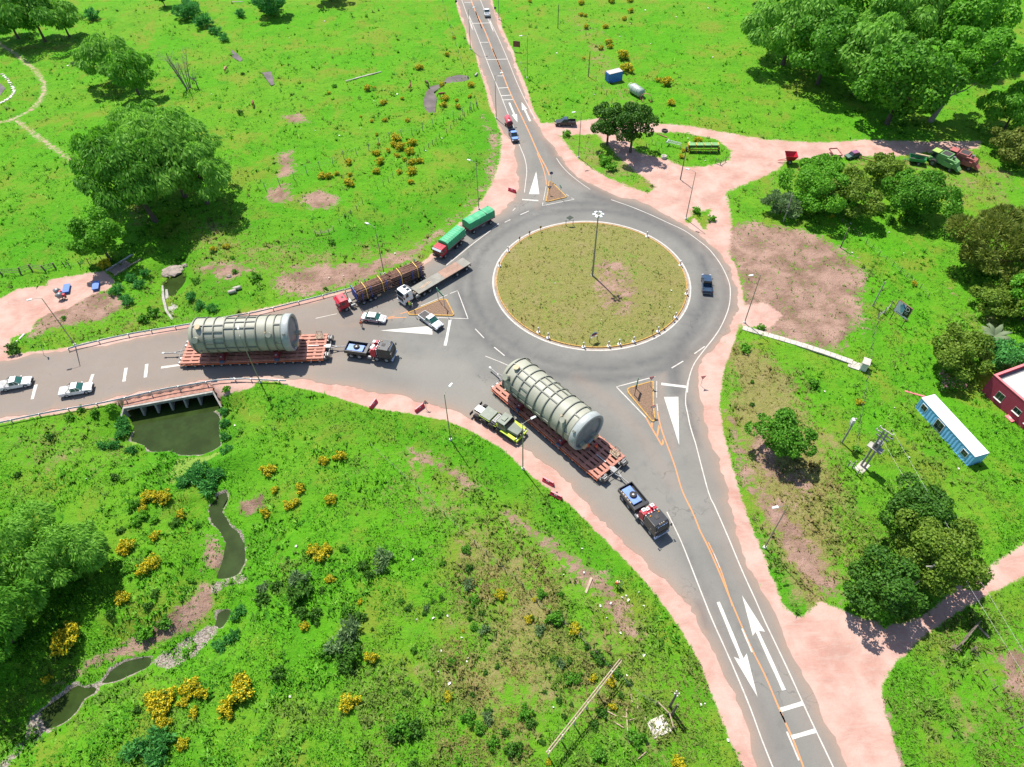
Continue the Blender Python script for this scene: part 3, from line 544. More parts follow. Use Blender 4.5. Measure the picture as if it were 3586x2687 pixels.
line(None, [tuple(np.array(no[0])+_dn*300)]+no, .28, MO, 'centre_line'); line('R3', [(445, 1320), (490, 1430), (515, 1520), (525, 1590)], .2, MO, 'centre_line')
line('B3', [(1565, 525), (1630, 640), (1700, 760)], .22, MO, 'centre_line'); line(None, PL('B3', [(1662, 480), (1700, 640), (1760, 800), (1810, 940), (1870, 1140)])+PL('F', [(1497, 1110), (1512, 1148)])+PL('B7', [(1310, 0), (1400, 200), (1490, 420), (1540, 540), (1640, 770), (1740, 970), (1830, 1180), (1895, 1330)])+PL('B8', [(170, 700), (230, 830), (275, 950), (370, 1180)]), .2, MO, 'centre_line')
line('B7', [(1328, 0), (1418, 200), (1505, 472)], .16, MO, 'centre_line')
line('R6', [(1030, 1360), (1130, 1330)], .2, MO, 'centre_line'); line('R6', [(830, 1415), (960, 1388)], .2, MO, 'centre_line'); line('R6', [(830, 1422), (960, 1408), (1100, 1402)], .2, MO, 'centre_line')
line('R6', [(2200, 285), (2060, 400), (1900, 520), (1740, 650), (1570, 785)], .2); line('R6', [(20, 1415), (270, 1360)], .14)
line('R7', [(0, 1345), (150, 1405), (270, 1460)], .14); line('B4', [(0, 1300), (40, 1400)], .1)
for reg, a, b, w in [('R7', (75, 1268), (165, 1342), .2), ('R7', (255, 1415), (310, 1460), .2), ('R7', (1600, 1448), (1700, 1388), .2), ('R7', (1795, 1325), (1885, 1262), .2), ('R7', (300, 130), (375, 97), .2), ('R7', (165, 195), (215, 172), .2), ('R7', (235, 95), (258, 72), .2), ('R6', (1920, 1540), (2025, 1650), .2), ('B7', (1575, 635), (1650, 810), .22), ('B8', (200, 790), (255, 920), .22), ('B8', (0, 330), (42, 430), .22), ('R5', (1385, 1505), (1600, 1475), .5)]:
    line(reg, [a, b], w, MP, 'lane_dash', False)
for reg, a, b, w in [('E1', (0, 745), (240, 760), .45), ('E1', (-60, 740), (0, 745), .45), ('R6', (1622, 1430), (1580, 1657), .5), ('R6', (1580, 1657), (1560, 1740), .5), ('E2', (620, 195), (925, 232), .5),
 ('R2', (1780, 22), (1850, 22), .3), ('R2', (1850, 203), (2010, 199), .3), ('R2', (1920, 367), (1990, 365), .3), ('R3', (10, 515), (190, 510), .3), ('R3', (105, 655), (155, 655), .3), ('R3', (110, 760), (195, 755), .3), ('R3', (135, 825), (220, 820), .3), ('R3', (150, 862), (235, 858), .3),
 ('B1', (800, 28), (773, 102), .55), ('R5', (1085, 1508), (1066, 1625), .55), ('R5', (1263, 1475), (1250, 1590), .55), ('B1', (310, 118), (278, 243), .55), ('B8', (172, 692), (272, 662), .45), ('B8', (222, 816), (332, 785), .45)]:
    line(reg, [a, b], w, MPW, 'crossbar', False)
for reg, pts in [('E1', [(200, 215), (65, 640), (258, 642)]), ('R6', [(785, 1560), (1340, 1510), (1415, 1525), (1410, 1610)]), ('E2', [(652, 357), (830, 355), (840, 950)])]:
    p = PL(reg, pts)
    if sum((p[i][0]*p[(i+1) % len(p)][1]-p[(i+1) % len(p)][0]*p[i][1]) for i in range(len(p))) < 0: p = p[::-1]
    flat('painted_wedge', p, MPW, ZP, road)
def arrow(reg, s0, s1, tip, b0, b1, w):
    line(reg, [s0, s1], w, MPW, 'arrow_shaft', False)
    T, A, B, M_ = [np.array(P(reg, *q)) for q in (tip, b0, b1, s1)]
    me = mesh_np('arrow_head', [(*q, ZP+.002) for q in (T, A, M_, B)], [(0, 1, 2), (0, 2, 3)], MPW); link('arrow_head', me, road)
arrow('B7', (1885, 1090), (1685, 650), (1575, 390), (1655, 690), (1745, 660), .5); arrow('B7', (1400, 440), (1578, 870), (1690, 1140), (1515, 845), (1610, 820), .5)
arrow('R3', (385, 1045), (338, 945), (310, 880), (315, 950), (360, 940), .5); arrow('R3', (205, 885), (248, 985), (275, 1055), (225, 990), (272, 985), .5)
for reg, pts, w in [('E1', [(325, 795), (312, 855), (905, 735), (850, 710)], .18), ('E2', [(545, 105), (65, 232), (430, 610)], .2), ('R6', [(1270, 1270), (1590, 1135)], .16), ('R6', [(1620, 1120), (1710, 1085), (1835, 1420), (1460, 1405)], .17), ('E1', [(385, 490), (335, 755)], .13), ('E2', [(563, 160), (562, 365)], .13), ('E2', [(565, 440), (575, 530)], .13), ('E1', [(755, 640), (805, 680)], .13), ('R7', [(320, 2), (455, 8)], .2)]:
    line(reg, pts, w, MP, 'island_outline', False)
for pts in ([(490, 675), (515, 675), (510, 745), (500, 735)], [(583, 700), (600, 735), (575, 860), (557, 840)], [(635, 870), (655, 920), (640, 952), (620, 952)]):
    p = PL('E2', pts); flat('hatch_bar', p[::-1], MO, ZP, road)

# ------------------------------------------------------------------ roundabout island and splitter islands
MK = mat('yellow_kerb_paint', (.42, .24, .05), .8, var=.2, scale=1.5, dirt=.45); MCc = mat('pale_concrete', (.42, .38, .33), .9, var=.18, scale=1.0, dirt=.3, bump=.2)
def circle(r, n=160): return [(IC[0]+r*math.cos(2*math.pi*i/n), IC[1]+r*math.sin(2*math.pi*i/n)) for i in range(n)]
ribbon('island_ring_line', circle(IR-.05), .3, MP, ZP, road, closed=True, jit=.25)
ribbon('gutter', circle(IR-.42), .42, mat('gutter_concrete', (.26, .215, .175), .9, var=.2, dirt=.4), .034, road, closed=True)
def ring_kerb(name, pts, w, z1, m, closed=True):
    """kerb of single stones laid end to end: each a part"""
    base = link(name, None); struct(base); n = len(pts); c = np.mean(np.array(pts), 0)
    return base
n_k = 120; kerb = struct(link('island_kerb', None)); kerb.location = (IC[0], IC[1], 0)
rk = IR-.78; L = 2*math.pi*rk/n_k
kme = MB().prism([(-L/2+.015, 0), (L/2-.015, 0), (L/2-.015, .2), (-L/2+.015, .2)], -.11, .11).mesh('kerb_stone', MK, .03)
for i in range(n_k):
    a = 2*math.pi*i/n_k; o = link('kerb_stone', kme, kerb); o.location = (rk*math.cos(a), rk*math.sin(a), .015); o.rotation_euler = (0, 0, a+math.pi/2)
ns, nr_ = 200, 60; rad = np.linspace(0, 1, nr_)[1:]*(IR-.9); th = np.arange(ns)*2*math.pi/ns
RR, TT = np.meshgrid(rad, th, indexing='ij'); ix = IC[0]+RR*np.cos(TT); iy = IC[1]+RR*np.sin(TT)
zz = .13+.30*(1-(RR/IR)**2)+(vnoise(ix, iy, .5, 41)-.5)*.12*(1-(RR/IR)**6)
V = np.r_[[[IC[0], IC[1], .43]], np.stack([ix, iy, zz], -1).reshape(-1, 3)]
fs = [(0, 1+i, 1+(i+1) % ns, 1+(i+1) % ns) for i in range(ns)]
me = bpy.data.meshes.new('island_lawn'); q = [(1+(j-1)*ns+i, 1+j*ns+i, 1+j*ns+(i+1) % ns, 1+(j-1)*ns+(i+1) % ns) for j in range(1, nr_-1) for i in range(ns)]
me.from_pydata(V.tolist(), [], [(0, 1+i, 1+(i+1) % ns) for i in range(ns)]+q); me.polygons.foreach_set('use_smooth', [True]*len(me.polygons)); me.materials.append(MG)
vx, vy = V[:, 0], V[:, 1]
sp = np.clip(.5+sdf(vx, vy, PL('R7', [(850, 560), (1000, 470), (1200, 520), (1330, 640), (1380, 800), (1330, 960), (1180, 1050), (1000, 1000), (900, 850), (880, 700)]))/5, 0, 1)*.60
dr = .95+.16*(vnoise(vx, vy, .12, 51)-.5)*2
sp = np.maximum(sp, .42*np.clip((np.hypot(vx-IC[0], vy-IC[1])-(IR-2.2))/1.5, 0, 1))
set_attr(me, 'cover_a', np.c_[np.zeros(len(vx)), sp, dr, np.ones(len(vx))]); set_attr(me, 'cover_b', np.zeros((len(vx), 4)))
lawn = struct(link('island_lawn', me))
MGr = mat('brown_gravel', (.19, .125, .085), .95, var=.45, scale=6, dirt=.5, bump=.8, spec=.1)
def inset(poly, d):
    a = np.array(poly); c = a.mean(0); out = []; n = len(a)
    for i in range(n):
        e1 = a[i]-a[i-1]; e2 = a[(i+1) % n]-a[i]; n1 = np.array((-e1[1], e1[0]))/np.hypot(*e1); n2 = np.array((-e2[1], e2[0]))/np.hypot(*e2)
        b_ = n1+n2; b_ /= np.hypot(*b_); out.append(tuple(a[i]+b_*d/max(.35, b_@n1)))
    return out
for reg, pts, nm in [('E1', [(430, 405), (475, 405), (765, 690), (750, 708), (415, 787), (372, 780), (413, 560)], 'north'), ('E2', [(480, 168), (525, 165), (530, 480), (548, 640), (520, 668), (490, 655), (205, 310), (192, 265), (225, 240)], 'south'), ('R6', [(1115, 1352), (1140, 1340), (1510, 1190), (1580, 1190), (1672, 1372), (1650, 1390), (1130, 1378)], 'west')]:
    p = PL(reg, pts)
    if sum((p[i][0]*p[(i+1) % len(p)][1]-p[(i+1) % len(p)][0]*p[i][1]) for i in range(len(p))) < 0: p = p[::-1]
    isl = struct(link('splitter_island_'+nm, None)); q_ = inset(p, .22)
    for i in range(len(p)):
        j = (i+1) % len(p); a, b = np.array(p[i]), np.array(p[j]); c_, d_ = np.array(q_[i]), np.array(q_[j]); k = max(1, round(np.hypot(*(b-a))/1.0))
        for s in range(k):
            e = .012/max(.3, np.hypot(*(b-a))/k)
            t0, t1 = s/k+e/k, (s+1)/k-e/k
            MB().plan([tuple(a+(b-a)*t0), tuple(a+(b-a)*t1), tuple(c_+(d_-c_)*t1), tuple(c_+(d_-c_)*t0)], .03, .2).build('kerb_stone', MK, isl)
    MB().plan(inset(p, .2), .03, .16).build('gravel_fill', MGr, isl)
# ------------------------------------------------------------------ labels by rank: nth closest to a landmark
LANDMARKS = []   # (xy, phrase)
def landmark(xy, phrase): LANDMARKS.append((np.array(xy[:2]), phrase))
ORD = ['', 'second ', 'third ', 'fourth ', 'fifth ', 'sixth ', 'seventh ', 'eighth ', 'ninth ', 'tenth ', 'eleventh ', 'twelfth ', 'thirteenth ', 'fourteenth ', 'fifteenth ', 'sixteenth ', 'seventeenth ', 'eighteenth ', 'nineteenth ', 'twentieth ']
PENDING = {}     # description -> list of (object, xy)
def by_rank(o, desc, xy): PENDING.setdefault(desc, []).append((o, np.array(xy[:2], float)))
def settle_labels():
    for desc, L in PENDING.items():
        own = {}
        for o, xy in L:
            k = min(range(len(LANDMARKS)), key=lambda i: np.hypot(*(LANDMARKS[i][0]-xy))); own.setdefault(k, []).append((np.hypot(*(LANDMARKS[k][0]-xy)), o))
        for k, lst in own.items():
            lst.sort(key=lambda t: t[0])
            for i, (d, o) in enumerate(lst):
                if i < len(ORD): o['label'] = f"{desc}, {ORD[i]}closest to the {LANDMARKS[k][1]}"
                else: o['label'] = f"{desc}, among those farther from the {LANDMARKS[k][1]}"

# ------------------------------------------------------------------ foliage
def leaf_quads(C, N, T, L, W):
    """quads centred C, long axis T, normal N, length L, width W"""
    B = np.cross(N, T); B /= np.maximum(np.linalg.norm(B, axis=1), 1e-6)[:, None]; T = T*L[:, None]/2; B = B*W[:, None]/2
    V = np.stack([C-T*.9, C-T*.1+B, C+T, C-T*.1-B], 1).reshape(-1, 3); F = np.arange(len(V)).reshape(-1, 4)
    return V, F
def unit(a): return a/np.maximum(np.linalg.norm(a, axis=1), 1e-6)[:, None]
def crown(r, h0, h1, n, kind, g, size=.42, lobes=14, flat_=1.0):
    """leaf cloud: uneven lobes between heights h0..h1, spread r"""
    hc = (h0+h1)/2; hh = (h1-h0)/2; lob = []; lobes = int(lobes*1.7); vs = min(1.15, hh/(r*.85))
    for i in range(lobes):
        z = 1-2*(i+.5)/lobes; z = .93*z+.05*g.normal(); a = i*2.39996+g.normal()*.35; k = math.sqrt(max(.0, 1-z*z)); q = g.uniform(.45, .98) if z > -.6 else g.uniform(.3, .6)
        rl = g.uniform(.17, .37)*r*(1 if z > -.4 else .8); lob.append((r*q*k*math.cos(a), r*q*k*math.sin(a), hc+hh*.70*z, rl))
    lob.append((0, 0, hc+hh*.2, r*.5)); lob = np.array(lob); wts = lob[:, 3]**2; wts /= wts.sum()
    w = g.choice(len(lob), n, p=wts); O = (lob[w, :3]-np.array([0, 0, hc]))/np.array([r, r, max(hh, .1)]); D = unit(g.normal(size=(n, 3))+O*1.0+np.array([0, 0, .12]))
    rad = lob[w, 3]*(1-.40*g.random(n)**2.4)
    C = lob[w, :3]+D*rad[:, None]*np.array([1, 1, .85*vs]); C += g.normal(size=C.shape)*.08
    C[:, 2] = np.maximum(C[:, 2], .2+.4*g.random(n)*min(1, r/3))
    if kind == 'willow':
        T = unit(D*np.array([1, 1, .25])*.75+np.array([0, 0, -.8])+g.normal(size=(n, 3))*.28); N = unit(D+g.normal(size=(n, 3))*.35)
        L_ = size*g.uniform(1.1, 2.1, n); W = size*g.uniform(.4, .8, n)
    elif kind == 'feather':
        T = unit(D+np.array([0, 0, .25])+g.normal(size=(n, 3))*.35); N = unit(g.normal(size=(n, 3))+D*.4); L_ = size*g.uniform(1.2, 2.4, n); W = size*g.uniform(.35, .7, n)
    else:
        T = unit(g.normal(size=(n, 3))); N = unit(D*.9+g.normal(size=(n, 3))*.55+np.array([0, 0, .3])); L_ = size*g.uniform(.8, 1.6, n); W = size*g.uniform(.6, 1.2, n)
    return leaf_quads(C, N, T, L_, W) + (lob,)
MBARK = mat('bark', (.085, .065, .048), .95, var=.35, scale=3, bump=.6); MBARKP = mat('pale_bark', (.23, .20, .165), .9, var=.3, scale=3, bump=.4)
LM = {'willow': leafmat('willow_leaves', (.100, .290, .018), (.260, .540, .070), .45), 'broad': leafmat('broad_leaves', (.050, .190, .010), (.140, .370, .026), .40),
 'dark': leafmat('dark_leaves', (.026, .100, .009), (.085, .215, .018), .32), 'olive': leafmat('olive_leaves', (.090, .185, .014), (.215, .320, .034), .38), 'bright': leafmat('bright_leaves', (.075, .260, .012), (.180, .460, .030), .42),
 'rust': leafmat('rusty_leaves', (.090, .150, .015), (.230, .270, .045), .36), 'teal': leafmat('teal_leaves', (.050, .220, .035), (.110, .370, .080), .36), 'greyl': leafmat('grey_green_leaves', (.110, .200, .070), (.210, .330, .130), .32), 'yellow': leafmat('yellow_blossom', (.46, .37, .008), (.68, .55, .020), .25), 'yellow_leaf': leafmat('bush_leaves', (.070, .170, .010), (.190, .280, .016), .3), 'pink': leafmat('pink_blossom', (.35, .12, .16), (.55, .28, .30), .25), 'palm': leafmat('palm_leaves', (.080, .130, .055), (.210, .260, .140), .3)}
def limbs(mb, h, r, lob, g, trunk_r, lean=(0, 0), forks=6):
    top = Vector((lean[0], lean[1], h*.55)); base = Vector((0, 0, -.4))
    mb.cyl(base, base.lerp(top, .25), trunk_r*1.35, trunk_r*.95, 10); mb.cyl(base.lerp(top, .25), top, trunk_r*.95, trunk_r*.5, 9)
    pick = g.choice(len(lob), min(forks, len(lob)), replace=False)
    for i in pick:
        e = Vector(lob[i, :3]); s = base.lerp(top, g.uniform(.45, .95)); m_ = s.lerp(e, .5)+Vector((0, 0, -.06*h*g.random()))
        mb.cyl(s, m_, trunk_r*.42, trunk_r*.28, 7); mb.cyl(m_, e, trunk_r*.28, trunk_r*.08, 6)
NT = 0
def tree(name, label, reg, x, y, h, r, kind='broad', leaf='broad', h0=.18, dens=14, size=.5, lobes=14, group=None, bark=None, lean=(0, 0), forks=6):
    global NT; NT += 1; g = np.random.default_rng(100+NT)
    b = G(reg, x, y); t = thing(name, label, 'tree', b, g.uniform(0, 6.28) if lean == (0, 0) else 0, group)
    V, F, lob = crown(r, h*h0, h, int(1.75*12.57*r*r*(.55+.45*h/(2*r))/(.55*size*size)), kind, g, size, lobes); V += np.array([lean[0]*1.2, lean[1]*1.2, 0]); lob = lob.copy(); lob[:, :2] += np.array(lean)*1.2
    link('crown', mesh_np('crown', V, F, LM[leaf]), t)
    mb = MB(); limbs(mb, h, r, lob, g, max(.16, h*.026), lean, forks); mb.build('trunk', bark or MBARK, t)
    return t
GL = 'willows left of the north road'; GR = 'tall trees behind the farm lane'
tree('willow_tree', 'dark leafy tree at the far left corner, left of its pair', 'F', 40, 84, 14, 9.5, 'willow', 'broad', dens=10, size=.78)
tree('willow_tree', 'dark leafy tree in the far left corner, with shade reaching the dirt track', 'F', 98, 90, 15, 9.5, 'willow', 'broad', dens=10, size=.78)
tree('willow_tree', 'smaller leafy tree right of the dark trees in the far left corner', 'F', 150, 80, 11.5, 6.5, 'willow', 'willow', dens=10, size=.75)
tree('willow_tree', 'rounded willow standing left of the bare grey tree', 'F', 255, 178, 13, 7.5, 'willow', 'willow', dens=11, size=.72)
tree('willow_tree', 'low willow half in front of the bare grey tree', 'F', 300, 205, 12, 6.5, 'willow', 'bright', dens=11, size=.7)
tree('willow_tree', 'largest pale willow in the left meadow, above the creek', 'F', 400, 425, 20, 11.5, 'willow', 'willow', .18, 12, .68, 22)
tree('willow_tree', 'tall willow with its dark trunk showing above the creek', 'F', 338, 482, 19, 10, 'willow', 'broad', .3, 12, .66, 18, lean=(-1.5, 0))
tree('willow_tree', 'leafy willow on the left flank of the large meadow clump', 'F', 268, 415, 16, 9, 'willow', 'bright', .2, 12, .66, 16)
tree('willow_tree', 'willow at the right edge of the large meadow clump', 'F', 448, 440, 16.5, 8.5, 'willow', 'willow', .16, 12, .66, 16)
tree('willow_tree', 'pale willow at the back of the large meadow clump', 'F', 345, 355, 15, 8.5, 'willow', 'willow', .2, 12, .66, 14)
tree('leafy_tree', 'single leafy tree beside the plank footbridge', 'F', 238, 562, 11.5, 5.6, 'broad', 'bright', .15, 22, .42, 14)
for (x, y, h, r, lf, lab) in [(1690, 140, 20, 12.5, 'willow', 'leftmost front tree of the tall grove behind the farm lane'), (1765, 182, 19, 11, 'broad', 'second front tree from the left in the tall grove'), (1845, 205, 20, 11, 'willow', 'middle front tree of the tall grove, above the mown corner'),
 (1915, 268, 22, 11.5, 'broad', 'front tree of the grove nearest to the farm lane'), (1690, 30, 20, 13, 'broad', 'leftmost rear tree of the tall grove'), (1800, 70, 21, 13, 'bright', 'rear tree of the grove second from the left'), (1925, 120, 22, 13, 'willow', 'rear tree in the middle of the tall grove'), (2035, 130, 22, 12, 'bright', 'rear tree at the right of the tall grove'), (1990, 10, 20, 13, 'bright', 'farthest tree of the tall grove')]:
    tree('grove_tree', lab, 'F', x, y, h, r, 'willow' if lf == 'willow' else 'broad', lf, .1, 11, .82, 18, GR)
tree('grove_tree', 'leaning tree at the right end of the grove, grey trunk showing', 'F', 2008, 262, 22, 9, 'broad', 'bright', .38, 11, .75, 14, GR, MBARKP, lean=(4.5, 2))
tree('leafy_tree', 'leafy tree at the right edge beyond the farm lane', 'F', 2165, 285, 12, 7.5, 'willow', 'bright', .12, 13, .5)
tree('leafy_tree', 'rust-tinged spreading tree at the end of the farm lane', 'F', 2185, 345, 7, 7.0, 'broad', 'rust', .06, 16, .45)
tree('leafy_tree', 'broad green tree behind the weedy lot, left of the round one', 'F', 1750, 452, 9.5, 6.8, 'broad', 'bright', .08, 20, .42)
tree('leafy_tree', 'olive tree with brown tips beside the round tree', 'F', 1815, 455, 9.0, 6.8, 'broad', 'olive', .08, 20, .42)
tree('leafy_tree', 'pale grey-green bush tree at the lot corner', 'F', 1683, 463, 4.8, 4.2, 'feather', 'greyl', .06, 26, .4)
tree('leafy_tree', 'small bushy tree behind the olive tree', 'F', 1770, 392, 6, 5.0, 'broad', 'bright', .06, 20, .42)
tree('leafy_tree', 'dome-shaped tree with tight foliage below the two combines', 'F', 1962, 462, 9.5, 7.0, 'broad', 'broad', .12, 26, .4, 18)
tree('leafy_tree', 'small olive tree half behind the dome-shaped tree', 'F', 1905, 395, 6.5, 4.6, 'broad', 'olive', .08, 22, .42)
tree('leafy_tree', 'wide feathery tree with rusty tips at the right edge', 'F', 2120, 585, 12, 9.5, 'feather', 'rust', .08, 17, .5, 20)
tree('leafy_tree', 'feathery tree cut by the right edge of the photo', 'F', 2205, 560, 11, 7, 'feather', 'rust', .08, 15, .5)
tree('leafy_tree', 'yellowish bushy tree behind the palm', 'F', 2145, 672, 6, 5.0, 'broad', 'olive', .08, 26, .38)
tree('leafy_tree', 'bright green tree at the right edge beside the palm', 'F', 2208, 690, 9, 5.2, 'broad', 'bright', .1, 26, .4)
tree('leafy_tree', 'rounded olive-green tree left of the palm', 'F', 2058, 795, 8.2, 5.3, 'broad', 'olive', .1, 32, .36, 16)
tree('leafy_tree', 'grey-green bushy tree between the palm and the red house', 'F', 2158, 795, 5.0, 4.0, 'broad', 'teal', .06, 34, .34)
tree('leafy_tree', 'lone dark green tree in the verge right of the south road', 'F', 1672, 972, 7.2, 4.5, 'broad', 'broad', .25, 62, .34, 16)
TB = 'clump at the farm track junction'
tree('leafy_tree', 'left tree of the dark clump at the track junction', 'F', 1880, 1292, 8.5, 4.9, 'broad', 'dark', .12, 60, .34, 16)
tree('leafy_tree', 'right tree of the dark clump, shading the parked things', 'F', 1985, 1240, 11, 5.6, 'broad', 'olive', .2, 55, .34, 18)
tree('leafy_tree', 'tallest tree at the back of the dark clump', 'F', 1955, 1150, 9.5, 5.2, 'broad', 'dark', .1, 55, .34, 16)
tree('leafy_tree', 'small bright tree in front of the dark clump', 'F', 1898, 1330, 3.2, 1.9, 'broad', 'bright', .08, 60, .3, 8)
tree('willow_tree', 'big willow at the left edge below the west road', 'F', 62, 1262, 12.5, 8, 'willow', 'willow', .1, 30, .38, 18)
tree('willow_tree', 'willow right of the big one at the left edge', 'F', 165, 1236, 9.5, 5.6, 'willow', 'willow', .08, 32, .36, 14)
tree('willow_tree', 'lowest willow at the left edge, nearest to the pools', 'F', 28, 1385, 12, 6.5, 'willow', 'broad', .1, 30, .38, 14)
tree('tall_pine', 'left of the two dark trees by the farm lane', 'R3', 1045, 1245, 10.5, 4.3, 'broad', 'dark', .2, 42, .4, 14, forks=8)
tree('tall_pine', 'right and larger of the two dark trees by the farm lane', 'R3', 1245, 1308, 12.5, 5.2, 'broad', 'dark', .22, 42, .4, 18, forks=8)
tree('leafy_tree', 'green bushy tree at the top edge left of the road', 'F', 590, 34, 9, 6, 'broad', 'teal', .05, 14, .55)
tree('leafy_tree', 'dark tree cut off by the top edge of the photo', 'F', 715, 0, 11, 6, 'broad', 'dark', .1, 14, .55)
tree('leafy_tree', 'small dark spindly tree near the top left edge', 'F', 356, 14, 4.5, 2.4, 'broad', 'dark', .35, 22, .45)
tree('leafy_tree', 'pale green tree at the top edge, nearest to the far brook', 'F', 408, 40, 4.5, 4, 'feather', 'teal', .05, 20, .45)
# bare tree
bt = thing('bare_tree', 'bare grey leafless tree behind the low willow', 'tree', G('F', 408, 192)); g = np.random.default_rng(5); mb = MB()
for i in range(7):
    a = g.uniform(0, 6.28); e = Vector((3.2*math.cos(a), 3.2*math.sin(a), g.uniform(6, 9.5))); s = Vector((.5*math.cos(a), .5*math.sin(a), 0))
    m1 = s.lerp(e, .55)+Vector((0, 0, .5)); mb.cyl(s-Vector((0, 0, .4)), m1, .17, .1, 6); mb.cyl(m1, e, .1, .04, 5)
    for k in range(9):
        q = s.lerp(e, g.uniform(.35, 1)); w = q+Vector(g.normal(size=3)*1.0)+Vector((0, 0, 1.2)); mb.cyl(q, w, .05, .015, 4)
        for j in range(3): mb.cyl(q.lerp(w, .6), w+Vector(g.normal(size=3)*.7), .025, .01, 3)
mb.build('branch', mat('dead_wood', (.20, .175, .15), .95, var=.25), bt)
bt2 = thing('bare_tree', 'small twisted bare tree right of the leafless grey one', 'tree', G('F', 427, 190)); mb = MB(); p_ = [Vector((0, 0, -.3)), Vector((.1, 0, 1.6)), Vector((-.5, .2, 2.8))]; mb.cyl(p_[0], p_[1], .2, .15, 6).cyl(p_[1], p_[2], .15, .1, 6)
for k in range(12):
    a = g.uniform(0, 6.28); q = p_[1].lerp(p_[2], g.random()); w = q+Vector((2*math.cos(a), 1.2*math.sin(a), g.uniform(.3, 2))); mb.cyl(q, w, .07, .02, 4); mb.cyl(q.lerp(w, .6), w+Vector((g.uniform(-1, 1), .3, .8)), .03, .012, 3)
mb.build('branch', MATS['dead_wood'], bt2)
# palm
pt = thing('palm_tree', 'short palm with arching silvery fronds among the garden trees', 'palm tree', G('F', 2128, 752)); mb = MB(); mb.cyl((0, 0, -.3), (0, 0, 3.0), .32, .26, 10).build('trunk', MBARK, pt)
g = np.random.default_rng(77)
for i in range(42):
    a = i*2.399; up = g.uniform(-.2, 1.15); L = g.uniform(2.8, 3.5); V = []; Fq = []
    for s in range(8):
        t = s/7; rr_ = L*t*math.cos(up*.55)*(1-.12*t); zz_ = 3.0+L*(math.sin(up)*t-.62*t*t*(1.15-.3*up)); c = Vector((rr_*math.cos(a), rr_*math.sin(a), zz_)); sd_ = Vector((-math.sin(a), math.cos(a), 0))*(.42*math.sin(math.pi*min(1, t*.85+.12)))
        V += [c-sd_+Vector((0, 0, -.14*t)), c+Vector((0, 0, .06)), c+sd_+Vector((0, 0, -.14*t))]
    for s in range(7):
        b_ = s*3; Fq += [(b_, b_+1, b_+4, b_+3), (b_+1, b_+2, b_+5, b_+4)]
    link('frond', mesh_np('frond', [tuple(v) for v in V], Fq, LM['palm']), pt)
# oleander
ol = thing('flowering_shrub', 'dark shrub with pink blossom in the lawn beside the red house', 'shrub', G('F', 2040, 838)); V, F, lob = crown(2.0, .1, 2.3, 900, 'broad', np.random.default_rng(9), .26, 8); link('foliage', mesh_np('foliage', V, F, LM['broad']), ol)
V, F, lob = crown(2.0, .9, 2.5, 260, 'broad', np.random.default_rng(9), .2, 8); link('blossom', mesh_np('blossom', V, F, LM['pink']), ol)

# ------------------------------------------------------------------ bushes
def bush_meshes(kind, nvar):
    out = []
    for i in range(nvar):
        g = np.random.default_rng(900+i+len(kind)*31)
        if kind == 'yellow':
            V, F, _ = crown(1.0, .0, 1.25, 340, 'broad', g, .20, 9); a = mesh_np('foliage', V, F, LM['yellow_leaf'])
            g = np.random.default_rng(900+i+len(kind)*31); V, F, _ = crown(1.05, .1, 1.35, 620, 'broad', g, .17, 9); c = V.reshape(-1, 4, 3).mean(1); k = c[:, 2] > .28; out.append((a, mesh_np('blossom', V.reshape(-1, 4, 3)[k].reshape(-1, 3), np.arange(k.sum()*4).reshape(-1, 4), LM['yellow'])))
        else:
            leaf, kd = {'dark': ('dark', 'broad'), 'green': ('bright', 'broad'), 'teal': ('teal', 'feather'), 'grey': ('greyl', 'feather'), 'mid': ('broad', 'broad')}[kind]
            V, F, _ = crown(1.0, .0, 1.2, 420, kd, g, .26, 8); out.append((mesh_np('foliage', V, F, LM[leaf]),))
    return out
BM_ = {k: bush_meshes(k, 4) for k in ('yellow', 'dark', 'green', 'teal', 'grey', 'mid')}
BC = 0
def bush(kind, reg, x, y, rp, hs=1.0):
    global BC; BC += 1
    ox, oy, s = RG[reg]; p = G(reg, x, y+rp*.25); dist = (Vector((0, 0, CAMH))-p).length; r = rp*s*dist/FOC
    name = {'yellow': 'flowering_bush', 'dark': 'dark_shrub', 'green': 'green_shrub', 'teal': 'leafy_shrub', 'grey': 'grey_shrub', 'mid': 'green_shrub'}[kind]
    desc = {'yellow': 'yellow-flowering bush', 'dark': 'dark green shrub', 'green': 'bright green shrub', 'teal': 'cool green shrub', 'grey': 'grey-green shrub', 'mid': 'mid green shrub'}[kind]
    sz = 'small ' if r < .75 else 'large ' if r > 1.8 else ''
    grp = {'yellow': 'yellow bushes in the fields', 'dark': 'dark shrubs in the fields', 'green': 'green shrubs', 'teal': 'shrubs by the water', 'grey': 'grey shrubs', 'mid': 'green shrubs'}[kind]
    ms = BM_[kind][BC % 4]
    if len(ms) == 1: o = tag(link(name, ms[0]), '', 'bush', grp)
    else:
        o = thing(name, '', 'bush', group=grp); link('foliage', ms[0], o); link('blossom', ms[1], o)
    o.location = p-Vector((0, 0, .08*r)); o.rotation_euler = (0, 0, BC*1.7); o.scale = (r, r*(.85+.3*((BC*37 % 10)/10)), r*hs)
    by_rank(o, sz+desc, p)
